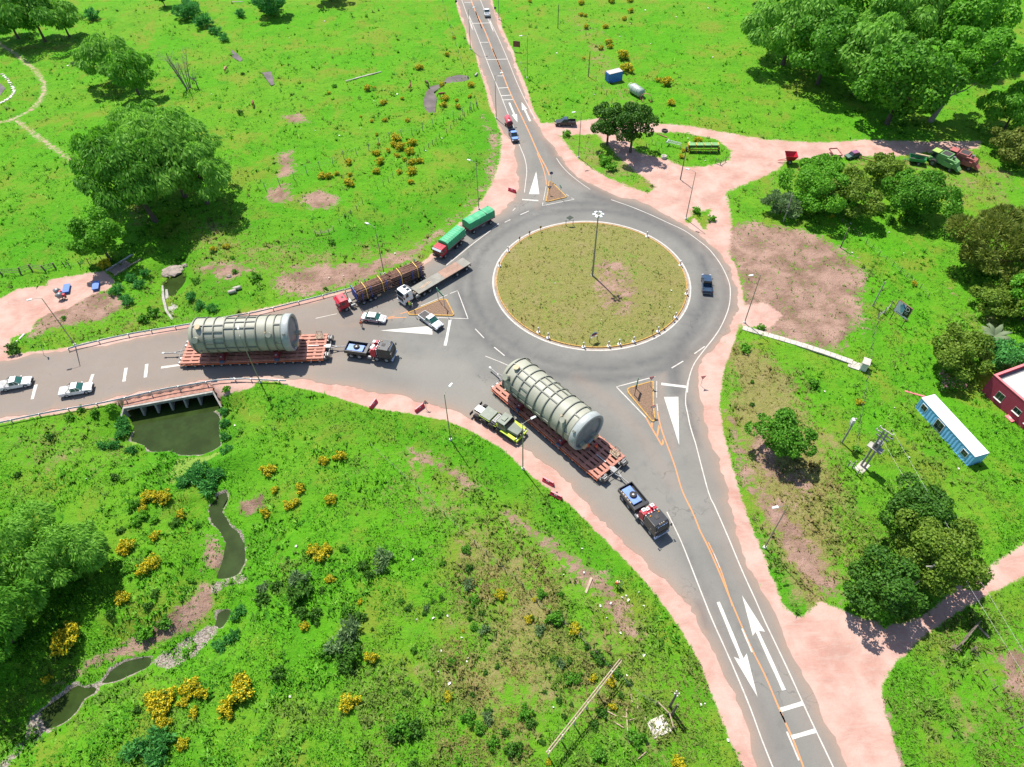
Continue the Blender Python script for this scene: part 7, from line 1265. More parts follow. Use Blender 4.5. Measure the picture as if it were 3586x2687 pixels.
fence('timber corner frame of the fence behind the billboard', [('R8', 1060, 985), ('R8', 1110, 950), ('R8', 1150, 905)], 1.6, .1, MCPOL, 2, rail=True); fence('overgrown fence running diagonally across the lower field', [('F', 800, 962), ('F', 850, 1010), ('F', 905, 1060), ('F', 960, 1112), ('B6', 1605, 10), ('B6', 1690, 85), ('B6', 1770, 155), ('B6', 1830, 215), ('B6', 1905, 270), ('B6', 1960, 330), ('B6', 2010, 380), ('B6', 2060, 440), ('B7', 380, 700), ('B7', 430, 760), ('B7', 500, 830), ('B7', 600, 930), ('B7', 740, 1060), ('B7', 850, 1150), ('B7', 945, 1200)], 1.2, .07)
fence('fence in the lower right corner beside the timber gate', [('B8', x, y) for x, y in ((1035, 430), (1085, 520), (1130, 600), (1190, 690), (1245, 780), (1290, 850))], 1.2, .08); fence('sagging fence left of the plank footbridge', [('R5', x, y) for x, y in ((560, 640), (610, 645), (690, 630), (770, 620), (880, 590))], 1.4, .09, MWPOL, 2)
fence('weathered rail gate at the left edge of the meadow', [('R5', 20, 710), ('R5', 180, 705), ('R5', 275, 670), ('R5', 395, 680), ('R5', 480, 655)], 1.7, .17, MWPOL, 3, .1, True)
fence('posts and rail at the seed drill end of the loop', [('C6', 1110, 460), ('C6', 1190, 490), ('C6', 1271, 440)], 1.3, .08, MWPOL, 2, rail=True); fence('short posts left of the lattice frame', [('C6', 15, 210), ('C6', 100, 160), ('C6', 165, 185), ('C6', 255, 210)], 1.2, .07)
fence('low posts in front of the seed drill', [('C6', 850, 390), ('C6', 935, 415), ('C6', 1022, 440)], 1.1, .05, wires=1); fence('fence post run by the upper brook culvert', [('R2', 1830, 965), ('R2', 1865, 945), ('R2', 1895, 930)], 1.8, .09, MWPOL, 2)
# long open rail frame in the lower field
P_ = [G('B7', x, y) for x, y in ((150, 1582), (245, 1468), (338, 1348), (427, 1232), (510, 1122), (600, 1008))]; t = thing('rail_frame', 'long double-rail pole frame in the lower field', 'frame', P_[0]); o0 = P_[0]; pm = MB().box(-.06, .06, -.06, .06, -.2, 3.0).mesh('post', MSGN)
for p in P_: o = link('post', pm, t); o.location = p-o0
for s in (-.14, .14):
    a = P_[0]-o0; b = P_[-1]-o0; d = (b-a).normalized(); n = Vector((-d.y, d.x, 0))*s; MB().cyl(a-d*.4+n+Vector((0, 0, 3.0)), b+d*1.8+n+Vector((0, 0, 3.0)), .075, n=8).build('rail', MWOOD, t)
q = G('B7', 962, 1360); t = thing('concrete_slab', 'square concrete cover slab in the lower field', 'slab', q, D2R(20)); bx(t, 'slab', MCc, -1.15, 1.15, -1.0, 1.0, -.05, .25, .03); bx(t, 'hatch', MFND, -.5, .5, -.45, .45, .25, .30, .02)
for i, (x0, y0, x1, y1) in enumerate(((755, 1120, 765, 1180), (803, 1145, 808, 1255), (722, 1235, 738, 1480), (580, 1245, 648, 1282), (695, 1285, 740, 1297), (735, 1315, 815, 1292), (625, 1322, 705, 1370), (860, 1285, 862, 1315), (870, 1545, 808, 1598))):
    a = G('B7', x0, y0); b = G('B7', x1, y1); o = MB().cyl((0, 0, .12), tuple(b-a+Vector((0, 0, .12))), .09, .07, 6).build('timber_pole', MWOOD); tag(o, '', 'timber', 'poles lying by the slab'); o.location = a; by_rank(o, 'pale timber pole lying in the grass', a)
f_ = [G('B7', 945, 1195), G('B7', 1030, 1275), G('B7', 1062, 1380)]; t = thing('broken_fence', 'broken rail fence corner beside the concrete slab', 'fence', f_[0])
for p in f_: MB().cyl(p-f_[0]+Vector((0, 0, -.2)), p-f_[0]+Vector((0, 0, 1.2)), .11, .1, 7).build('post', MWPOL, t)
for a, b in zip(f_, f_[1:]): MB().cyl(a-f_[0]+Vector((0, 0, 1.1)), b-f_[0]+Vector((0, 0, .9)), .08, n=7).build('rail', MWOOD, t)

# ------------------------------------------------------------------ buildings and containers
MHSE = mat('crimson_render', (.36, .035, .070), .85, var=.08, scale=1.2, dirt=.05, bump=.1); MHSP = mat('pink_parapet', (.60, .16, .17), .8, var=.08); MROOF = mat('pale_roof_sheet', (.50, .465, .42), .85, var=.1, scale=.5, dirt=.12)
c0 = np.array(P('C4', 120, 430)); d1 = np.array(P('C4', 656, 910))-c0; hrz = math.atan2(d1[1], d1[0]); t = thing('red_house', 'crimson flat-roofed house with pink parapet at the right edge', 'house', (c0[0], c0[1], 0), hrz); HL, HD, HH = 13.0, 10.0, 4.2
MB().box(0, HL, .0, .3, -.2, HH).build('wall', MHSE, t); MB().box(0, HL, HD-.3, HD, -.2, HH).build('wall', MHSE, t); MB().box(0, .3, .3, HD-.3, -.2, HH).build('wall', MHSE, t); MB().box(HL-.3, HL, .3, HD-.3, -.2, HH).build('wall', MHSE, t)
MB().box(-.03, HL+.03, -.03, .36, HH, HH+.12).box(-.03, HL+.03, HD-.36, HD+.03, HH, HH+.12).box(-.03, .36, .36, HD-.36, HH, HH+.12).box(HL-.36, HL+.03, .36, HD-.36, HH, HH+.12).build('parapet', MHSP, t)
rf = link('roof', MB().box(.3, HL-.3, .3, HD-.3, HH-.75, HH-.62).mesh('roof', MSTL), t); k = 0
for i in range(9):
    for j in range(5): MB().box(1.0+i*1.25, 1.0+i*1.25+1.23, 1.0+j*1.65, 1.0+j*1.65+1.63, HH-.60, HH-.565+.006*((i+j) % 2)).build('roof_sheet', MROOF, rf)
for x, z0, z1, w in ((2.2, 1.15, 2.55, 1.25), (5.6, 1.5, 2.4, 1.2), (8.1, 1.15, 2.5, 1.25)):
    wdw = link('window', MB().box(x-.04, x+w+.04, -.025, .02, z0-.04, z1+.04).mesh('window', MFND), t); MB().box(x, x+w/2-.02, -.035, -.026, z0, z1).box(x+w/2+.02, x+w, -.035, -.026, z0, z1).build('pane', MGLS, wdw); MB().box(x-.1, x+w+.1, -.22, .0, z0-.14, z0-.045).build('sill', MFND, wdw)
q = P('C4', 475, 770); t = thing('door_step', 'small pale step beside the crimson house wall', 'step', (q[0], q[1], 0), hrz); bx(t, 'slab', MHSP, -.7, .7, -.45, .45, 0, .3, .03); bx(t, 'lid', MCc, -.3, .2, -.2, .2, .3, .36, .01)
MCWH = mat('white_container_roof', (.70, .72, .72), .5, var=.05, dirt=.08); MCBL = mat('light_blue_container', (.16, .42, .72), .5, var=.08, dirt=.08); MCBL2 = mat('strong_blue_container', (.035, .15, .52), .5, var=.12, dirt=.15)
def corrugated(x0, x1, y, z0, z1, d, pitch=.28):
    n = int((x1-x0)/pitch*2); secs = []; V = []; 
    for i in range(n+1):
        x = x0+(x1-x0)*i/n; ph = i % 4; o_ = d if ph in (1, 2) else 0; V += [(x, y-o_, z0), (x, y-o_, z1)]
    return V, [(2*i, 2*i+2, 2*i+3, 2*i+1) for i in range(n)]
def container(label, base, rz, L, Wd, H, m, roofm, doors=False, wins=()):
    t = thing('container', label, 'container', base, rz); MB().box(.06, L-.06, .06, Wd-.06, .15, H-.03).build('shell', m, t)
    for nm, y, s in (('side_panel', .0, 1), ('side_panel', Wd, -1)):
        V, F = corrugated(.1, L-.1, y, .2, H-.12, s*.045 if s < 0 else .0, .30); mb = MB(); mb.add([(v[0], (y+.02-(.04 if i % 8 in (2, 3, 4, 5) else 0)) if y == 0 else (y-.02+(.04 if i % 8 in (2, 3, 4, 5) else 0)), v[2]) for i, v in enumerate(V)], F); mb.build(nm, m, t)
    bx(t, 'end_panel', m, -.01, .05, .08, Wd-.08, .2, H-.1, 0); bx(t, 'end_panel', m, L-.05, L+.01, .08, Wd-.08, .2, H-.1, 0); fr_ = MB()
    for x in (0, L-.14):
        for y in (-.03, Wd-.11): fr_.box(x, x+.14, y, y+.14, .02, H)
    fr_.box(.14, L-.14, -.03, .08, .02, .2).box(.14, L-.14, Wd-.08, Wd+.03, .02, .2).box(.14, L-.14, -.03, .06, H-.14, H).box(.14, L-.14, Wd-.06, Wd+.03, H-.14, H); fr_.build('corner_frame', m, t)
    n = int(L/.6); rp = MB().box(0, L/n-.012, -.06, Wd+.06, H+.002, H+.045).mesh('roof_panel', roofm, .01)
    for i in range(n): o = link('roof_panel', rp, t); o.location = (i*L/n, 0, .0)
    for x, z0, z1, w, bars in wins:
        o = link('window', MB().box(x-.08, x+w+.08, -.06, .0, z0-.08, z1+.08).mesh('window', MFND), t); mid = MB()
        for q in range(bars):
            mid.box(x+w*q/bars+.02, x+w*(q+1)/bars-.02, -.075, -.061, z0, (z0+z1)/2-.02).box(x+w*q/bars+.02, x+w*(q+1)/bars-.02, -.075, -.061, (z0+z1)/2+.02, z1)
        mid.build('pane', MGLS, o)
    if doors:
        for y0 in (.15, Wd/2+.03): bx(t, 'door', m, -.07, -.012, y0, y0+Wd/2-.18, .25, H-.2, .01); MB().cyl((-.1, y0+.5, .3), (-.1, y0+.5, H-.25), .03, n=6).build('lock_bar', MSTL, t)
    return t
b0 = P('B4', 1430, 262); b1 = P('B4', 1800, 678); container('long light-blue container office with a white roof on the lawn', (b0[0], b0[1], .0), heading(b0, b1), 12.2, 2.44, 2.6, MCBL, MCWH, False, ((.8, 1.15, 2.05, 1.0, 2), (4.2, .5, 2.2, 1.5, 2), (10.1, 1.05, 1.95, 1.0, 2)))
b0 = P('C8', 180, 357); b1 = P('C8', 408, 300); container('strong blue container with a rusty pale roof in the top field', (b0[0], b0[1], .0), heading(b0, b1), 4.3, 2.2, 2.6, MCBL2, mat('rusty_pale_roof', (.40, .38, .36), .7, var=.25, dirt=.3), True)
q = G('C8', 700, 560); a = heading(P('C8', 820, 650), P('C8', 590, 500)); t = thing('silo_tank', 'grey pointed silo tank lying in the top field', 'tank', q, a); MSIL = mat('grey_green_silo', (.30, .37, .32), .5, .2, var=.12, dirt=.15); MB().lathe([(-2.9, .01), (-2.8, .7), (-2.4, 1.2), (1.2, 1.25), (2.2, .75), (2.9, .28), (2.95, .01)], 24, org=(0, 0, 1.25)).build('shell', MSIL, t); MB().lathe([(2.05, .98), (2.15, .98)], 20, org=(.4, 0, 1.2)).build('rim', MFND, t); MB().lathe([(-.1, 1.29), (.1, 1.29)], 24, org=(.6, 0, 1.25)).build('band', MSGN, t); MB().lathe([(-.1, 1.28), (.1, 1.28)], 24, org=(-1.4, 0, 1.25)).build('band', MSGN, t)
q = G('C8', 900, 720); t = thing('sheet_hoop', 'rusty open hoop and sheet lying beside the silo tank', 'hoop', q, D2R(-20)); MB().lathe([(-.06, 1.45), (.06, 1.45), (.06, 1.55), (-.06, 1.55), (-.06, 1.45)], 20, org=(0, 0, .9), axis='y', a0=math.pi*.02, a1=math.pi*1.1).build('hoop', MHSP, t); MB().lathe([(0, 1.4), (2.2, 1.3)], 16, org=(0, 0, .85), axis='y', a0=math.pi*1.05, a1=math.pi*1.95).build('sheet', MRUST, t)
# ------------------------------------------------------------------ farm machinery
def beam(mb, a, b, r=.05): return mb.tube([a, b], r, 5)
b0 = P('C6', 670, 300); b1 = P('C6', 1165, 300); t = thing('seed_drill', 'green and yellow seed drill parked on the grass loop', 'seed drill', ((b0[0]+b1[0])/2, (b0[1]+b1[1])/2+1.0, 0), heading(b0, b1)); L = 7.4; MYEL = mat('farm_yellow', (.52, .30, .03), .6, var=.15, dirt=.25)
for i in range(4):
    x = -L/2+.15+i*L/4; MB().prism([(-.5, 1.05), (.5, 1.05), (.62, 1.75), (-.62, 1.75)], x, x+L/4-.3).move(Matrix(((0, 1, 0, 0), (1, 0, 0, 0), (0, 0, 1, 0), (0, 0, 0, 1)))).build('hopper', mat('drill_dark_green', (.03, .085, .03), .6, var=.2, dirt=.3), t); bx(t, 'hopper_lid', MFGR, x-.02, x+L/4-.28, -.68, .68, 1.76, 1.84, .02); bx(t, 'divider', MYEL, x-.2, x-.04, -.6, .6, 1.0, 1.95, .03)
bx(t, 'divider', MYEL, L/2-.2, L/2-.04, -.6, .6, 1.0, 1.95, .03); bx(t, 'tool_bar', MYEL, -L/2, L/2, -.85, -.72, .75, .9, .02); bx(t, 'foot_board', MBGE, -L/2, L/2, .8, 1.1, .7, .76, 0)
for i in range(13): x = -L/2+.3+i*(L-.6)/12; MB().tube([(x, -.75, .8), (x, -1.1, .25)], .05, 5).cyl((x-.03, -1.1, .28), (x+.03, -1.1, .28), .26, n=12).build('coulter', MDKM if i % 3 else MYEL, t)
for x in (-L/2-.2, L/2+.2): wheel(t, 0, .01, .5, .3).location = (x, 0, .5)
for o in [c for c in t.children if c.name.startswith('wheel')]: o.rotation_euler = (0, 0, math.pi/2)
a = G('C6', 340, 180); b = G('C6', 560, 235); t = thing('lattice_frame', 'pale lattice truss frame beside the seed drill', 'frame', a, heading(a, b)); L = (b-a).length; mb = MB()
for z, y in ((.9, 0), (.9, .7), (1.3, .35)): beam(mb, (0, y, z), (L, y, z), .05)
for i in range(6): x = L*i/6; beam(mb, (x, 0, .9), (x+L/12, .35, 1.3), .035); beam(mb, (x+L/12, .35, 1.3), (x+L/6, .7, .9), .035); beam(mb, (x, 0, .9), (x, .7, .9), .035)
for x in (.2, L-.2): beam(mb, (x, .35, 0), (x, .35, .9), .05)
mb.box(-.15, .1, -.5, 1.2, .8, 1.1); mb.build('truss', MGAL, t)
q = G('C6', 292, 385); t = thing('concrete_ring', 'round concrete trough in the grass loop', 'trough', q); MB().lathe([(0, .62), (.7, .66), (.72, .5), (.2, .46), (.2, .01)], 20, axis='z').build('ring', MCc, t); rock('C6', 322, 350, .4, 'pale stone beside the round trough')
tm = MB().lathe([(-.16, .42), (-.2, .62), (-.12, .78), (.12, .78), (.2, .62), (.16, .42), (-.16, .42)], 20, axis='z').mesh('tyre', MTYR)
for reg, x, y, lab in (('R3', 1432, 1024, 'old tyre lying at the upper edge of the farm lane'), ('R3', 1540, 1128, 'old tyre lying inside the grass loop')): o = tag(link('scrap_tractor_tyre', tm), lab, 'tyre', 'old tyres by the farm lane'); o.location = G(reg, x, y)+Vector((0, 0, .18))
def cart(label, reg, x, y, rz, L, W, z0, z1, m, flare=.25, wheels=((0, .45),), tongue=1.8, lining=None, nm='farm_trailer', sc=1.0):
    t = thing(nm, label, 'trailer', G(reg, x, y), rz); zz = [(-L/2, z0), (L/2, z0), (L/2+flare, z1), (-L/2-flare, z1)]
    for s in (-1, 1): MB().add([(-L/2, s*W/2, z0), (L/2, s*W/2, z0), (L/2+flare, s*(W/2+flare), z1), (-L/2-flare, s*(W/2+flare), z1), (-L/2, s*(W/2-.05), z0), (L/2, s*(W/2-.05), z0), (L/2+flare, s*(W/2+flare-.05), z1), (-L/2-flare, s*(W/2+flare-.05), z1)], [(0, 1, 2, 3), (7, 6, 5, 4), (3, 2, 6, 7), (0, 3, 7, 4), (1, 5, 6, 2)]).build('side_panel', m, t)
    for s in (-1, 1): MB().add([(s*L/2, -W/2, z0), (s*L/2, W/2, z0), (s*(L/2+flare), W/2+flare, z1), (s*(L/2+flare), -W/2-flare, z1), (s*(L/2-.05), -W/2, z0), (s*(L/2-.05), W/2, z0), (s*(L/2+flare-.05), W/2+flare, z1), (s*(L/2+flare-.05), -W/2-flare, z1)], [(0, 1, 2, 3), (7, 6, 5, 4), (3, 2, 6, 7)]).build('end_panel', m, t)
    bx(t, 'floor', lining or MDKM, -L/2, L/2, -W/2, W/2, z0-.06, z0+.03, 0); MB().box(-L/2, L/2, -.4, -.3, z0-.25, z0-.06).box(-L/2, L/2, .3, .4, z0-.25, z0-.06).tube([(L/2, -.35, z0-.2), (L/2+tongue, 0, .5)], .06, 5).tube([(L/2, .35, z0-.2), (L/2+tongue, 0, .5)], .06, 5).build('drawbar_frame', m, t)
    for xw, r in wheels:
        for s in (-1, 1): wheel(t, xw, s*(W/2-.05), r, .3)
    return t
cart('crimson grain cart with a dark inside at the lane corner', 'Z7', 185, 150, D2R(172), 1.7, 1.5, 1.0, 2.3, MATS['red_paint'], .55, ((0, .55),), 1.9)
cart('shallow red flat trailer at the edge of the farm lane', 'Z7', 662, 70, D2R(95), 3.2, 2.0, .7, .95, MPINK, .02, ((-.4, .38),), 1.0, mat('pale_trailer_floor', (.42, .27, .22), .8, var=.1))
t = thing('old_car', 'old dark green car with a purple roof among the scrap', 'car', G('Z7', 845, 95), D2R(200)); MB().prism([(-1.9, .35), (1.9, .35), (1.95, .75), (1.1, .9), (-1.7, .95), (-1.95, .8)], -.8, .8, lambda x, z: .04).build('body', mat('dull_green_paint', (.05, .12, .09), .6, var=.2, dirt=.25), t, .05); MB().prism([(-1.5, .92), (.95, .88), (.4, 1.4), (-1.1, 1.42)], -.78, .78, lambda x, z: .05+.25*(z-.9)).build('windows', MGLS, t, .02); bx(t, 'roof', mat('faded_purple_paint', (.22, .08, .16), .6, var=.15), -1.12, .42, -.62, .62, 1.41, 1.47, .02)
for s in (-1, 1):
    for x in (-1.2, 1.2): wheel(t, x, s*.72, .32, .2)
q = G('Z7', 1005, 128); t = thing('machine_frame', 'rusty open machine frame lying beside the old car', 'frame', q, D2R(-32)); mb = MB()
for y in (-.5, .5): beam(mb, (-1.9, y, .5), (1.9, y, .5), .09)
for x in (-1.9, -.9, .2, 1.3, 1.9): beam(mb, (x, -.5, .5), (x, .5, .5), .07); beam(mb, (x, -.5, .0), (x, -.5, .5), .05)
mb.build('frame', MRUST, t); mb = MB(); beam(mb, (-3.2, .9, 1.4), (-1.5, .3, .6), .08).build('boom', MDKM, t)
cart('green farm wagon with a pale roll on its rim', 'Z8', 285, 305, D2R(160), 3.2, 1.9, .8, 1.6, mat('wagon_green', (.03, .24, .08), .55, var=.15, dirt=.2), .18, ((-.5, .42),), 1.4).children[0]
o = MB().cyl((0, 0, 0), (2.9, 0, 0), .22, n=12).build('canvas_roll', MBGE); tag(o, 'pale canvas roll lying on the green wagon', 'roll'); q = G('Z8', 285, 305); o.location = q+Vector((-.2, 1.15, 1.75)); o.rotation_euler = (0, 0, D2R(-28))
def combine(label, reg, x, y, rz, m, roofm, cab_front):
    t = thing('combine_harvester', label, 'combine', G(reg, x, y), rz); MB().prism([(-3.0, 1.0), (1.6, .9), (1.7, 2.7), (-1.2, 2.9), (-2.9, 2.3), (-3.3, 1.6)], -1.0, 1.0).build('body', m, t, .05); bx(t, 'grain_tank', m, -1.1, 1.2, -1.25, 1.25, 2.6, 3.3, .03); bx(t, 'tank_opening', MDKM, -.9, 1.0, -1.0, 1.0, 3.29, 3.32, 0); bx(t, 'side_shield', m, -2.4, -.2, -1.35, -1.1, 1.0, 2.1, .04); bx(t, 'side_shield', m, -2.4, -.2, 1.1, 1.35, 1.0, 2.1, .04)
    bx(t, 'cab', MGLS, 1.75, 3.0, -.8, .8, 1.7, 3.0, .05); bx(t, 'cab_roof', roofm, 1.55, 3.2, -1.0, 1.0, 3.0, 3.15, .04); bx(t, 'platform', m, 1.6, 3.1, -1.1, 1.1, 1.5, 1.68, .02); MB().prism([(2.0, .9), (4.2, .35), (4.2, .75), (2.0, 1.6)], -.6, .6).build('feeder_house', m, t, .03); MB().tube([(-.8, 1.35, 2.9), (-3.0, 1.6, 3.0)], .16, 8).build('unloading_auger', m, t); MB().cyl((-1.8, .3, 2.8), (-1.8, .3, 3.4), .3, n=12).build('air_intake', MSTL, t); MB().prism([(-3.0, .9), (-4.0, .5), (-4.1, .9), (-3.2, 1.6)], -.7, .7).build('straw_hood', m, t)
    for s in (-1, 1): wheel(t, 1.7, s*1.45, .82, .55, MSTL); wheel(t, -2.3, s*1.0, .50, .32, MSTL)
combine('light green combine harvester parked nose to the lane', 'Z8', 590, 345, D2R(128), MFGR, mat('olive_roof', (.26, .38, .08), .6, var=.1), 1); combine('faded red combine harvester next to the green one', 'Z8', 800, 330, D2R(135), MPINK, MPINK, 1)
# timber gate, bridge, stray things
q = G('B8', 1005, 365); t = thing('timber_gate', 'dark timber gate with diagonal braces in the lower right', 'gate', q, D2R(38)); L = 4.6
for z in (.3, .75, 1.2, 1.6): MB().box(-L/2, L/2, -.05, .05, z-.07, z+.07).build('bar', MWPOL, t)
for x in (-L/2, -.7, .7, L/2): MB().box(x-.08, x+.08, -.07, .07, 0, 1.75).build('upright', MWPOL, t)
for s in (-1, 1): MB().tube([(0, .06, .3), (s*L/2, .06, 1.6)], .06, 5).build('brace', MWPOL, t)
bx(t, 'foot', MWPOL, -L/2-.3, -L/2+.3, -.5, .5, 0, .25, .02); o = MB().box(-1.1, 1.1, -.14, .14, 0, .1).build('board', MWOOD); tag(o, 'pale board lying right of the timber gate', 'plank'); o.location = G('B8', 1080, 332); o.rotation_euler = (0, 0, D2R(-65)); o = MB().cyl((0, 0, -.1), (.3, .2, .9), .2, .17, 8).build('tree_stump', MWPOL); tag(o, 'leaning dark stump below the timber gate', 'stump'); o.location = G('B8', 1032, 428)
a = G('R5', 960, 690); b = G('R5', 1190, 545); t = thing('plank_bridge', 'plank footbridge over the creek with pale side beams', 'bridge', a, heading(a, b)); L = (b-a).length*.62
for i in range(9): MB().box(0, L, -1.2+i*.27, -1.2+i*.27+.25, .08, .16+.01*(i % 3)).build('plank', mat('grey_plank', (.24, .175, .15), .9, var=.2, scale=3, dirt=.3), t)
for y in (-1.4, 1.4): MB().box(-.3, L*1.5, y-.14, y+.14, .02, .28).build('side_beam', MWOOD if y < 0 else MSGN, t)
MBIN = mat('blue_drum_plastic', (.03, .12, .42), .5, var=.15, dirt=.15)
for reg, x, y, lab in (('R5', 580, 838, 'blue tub lying on the pink gravel, nearer the mixers'), ('R5', 832, 812, 'blue tub lying on the pink gravel, nearer the footbridge')): t = thing('blue_tub', lab, 'tub', G(reg, x, y), D2R(105)); MB().box(-1.15, 1.15, -.5, .5, 0, .55, (-.08, -.08, -.08)).build('tub', MBIN, t, .05); bx(t, 'rim', MBIN, -1.28, 1.28, -.63, .63, .52, .58, .02)
def mixer(label, reg, x, y, rz):
    t = thing('concrete_mixer', label, 'mixer', G(reg, x, y), rz); MB().lathe([(-.5, .25), (-.45, .5), (0, .62), (.45, .42), (.75, .28)], 16, org=(0, 0, 1.0)).build('drum', MSTL, t); MB().tube([(-.5, -.5, 0), (-.3, -.3, .9)], .05).tube([(-.5, .5, 0), (-.3, .3, .9)], .05).tube([(.5, 0, 0), (.2, 0, .7)], .05).build('stand', MRUST, t); bx(t, 'motor_box', MRED, -.95, -.5, -.25, .25, .7, 1.2, .03)
    for s in (-1, 1): wheel(t, -.5, s*.55, .28, .12)
mixer('grey concrete mixer with a red motor, upper one', 'R5', 512, 878, D2R(160)); mixer('dark concrete mixer with a red motor, lower one', 'R5', 535, 915, D2R(190))
cp = MB().lathe([(-.75, .28), (-.75, .38), (.75, .38), (.75, .28), (-.75, .28)], 16).mesh('pipe', MCc)
for x, y, lab in ((2000, 862, 'left concrete pipe lying above the guard rail'), (2042, 832, 'right concrete pipe lying above the guard rail')): o = tag(link('concrete_pipe', cp), lab, 'pipe', 'concrete pipes in the verge'); o.location = G('R5', x, y)+Vector((0, 0, .36)); o.rotation_euler = (0, 0, .4)
for reg, x, y, L, rz, m, lab in (('B4', 1430, 165, 3.2, -25, MHSP, 'pink board lying beside the container office'), ('B7', 445, 318, 2.4, 65, MWOOD, 'pale plank lying in the grass near the two workers'), ('R2', 915, 660, 11, 30, MCPOL, 'long pale pole lying in the left meadow'), ('R3', 1515, 1168, 3, -40, MRUST, 'rusty pipe lying in the grass loop'), ('R3', 1350, 965, 3.5, -35, MRUST, 'rusty pipe lying beside the two dark trees'), ('R5', 178, 1250, 2.0, 75, MFND, 'white board lying at the edge of the pink lot'), ('F', 785, 165, 5, 30, MCPOL, 'pale beam lying in the far meadow'), ('R1', 2040, 18, 4, 0, MCPOL, 'pale log lying at the top edge of the meadow')):
    o = MB().box(-L/2, L/2, -.16, .16, 0, .16).build('board', m, None, .02); tag(o, lab, 'plank'); o.location = G(reg, x, y); o.rotation_euler = (0, 0, D2R(rz))
# culvert box at the head of the meander
q = G('R2', 1885, 650); t = thing('pipe_headwall', 'dark pipe headwall where the meander meets the north road', 'culvert', q, D2R(70)); MB().box(-.9, .9, -.2, .2, -.8, .5).build('wall', MCON, t); MB().cyl((0, -.25, -.2), (0, -.18, -.2), .45, n=16).build('pipe_mouth', MBLK, t)
# stone-edged pond at the left edge
for i in range(26):
    a = i/25; x, y = [(20, 640), (70, 690), (110, 750), (125, 790), (90, 840), (40, 870), (0, 890)][min(6, int(a*6.999))]; nx_ = [(20, 640), (70, 690), (110, 750), (125, 790), (90, 840), (40, 870), (0, 890), (-40, 900)][min(7, int(a*6.999)+1)]; f = a*6.999 % 1; o = MB().box(-.5, .5, -.25, .25, -.1, .14).build('edging_stone', MFND if i % 3 else MCc, None, .05); tag(o, 'pale edging stone of the curved pond border at the left edge', 'stone', 'pond edging stones'); o.location = G('R1', x+(nx_[0]-x)*f, y+(nx_[1]-y)*f); o.rotation_euler = (0, 0, i*1.3)
water('water_garden_pond', PL('R1', [(-120, 700), (0, 720), (40, 760), (0, 820), (-120, 850)], .12), .14, MW2, .2)

# ------------------------------------------------------------------ people and animals
def skin_mesh(name, joints, edges, radii, m, par):
    me = bpy.data.meshes.new(name); me.from_pydata(joints, edges, []); me.materials.append(m); o = link(name, me, par)
    md = o.modifiers.new('skin', 'SKIN'); md.use_smooth_shade = True; sv = me.skin_vertices[0].data
    for i, r in enumerate(radii): sv[i].radius = r if isinstance(r, tuple) else (r, r); sv[i].use_root = (i == 0)
    md2 = o.modifiers.new('sub', 'SUBSURF'); md2.levels = 1; md2.render_levels = 1; return o
def body_mat(name, skin, shirt, legs, hair):
    m, nt, b = newmat(name); tc = nd(nt, 'ShaderNodeTexCoord'); sp_ = nd(nt, 'ShaderNodeSeparateXYZ'); nt.links.new(tc.outputs['Object'], sp_.inputs[0]); z = sp_.outputs[2]; n1 = noise(nt, 9, 3, .6, tc.outputs['Object'])
    st = lambda lo: sstep(nt, z, lo-.006, lo+.006)
    c = mixc(nt, st(.10), (.02, .018, .016), legs); c = mixc(nt, st(.93), c, shirt); c = mixc(nt, st(1.46), c, skin); nt.links.new(mixc(nt, mth(nt, 'MULTIPLY', n1, .25), c, (.05, .04, .04)), b.inputs['Base Color']); b.inputs['Roughness'].default_value = .85; return m
J = dict(pelvis=(0, 0, .95), waist=(0, 0, 1.10), chest=(.01, 0, 1.30), neck=(0, 0, 1.47), headb=(.015, 0, 1.55), headm=(.03, 0, 1.64), headt=(.02, 0, 1.74))
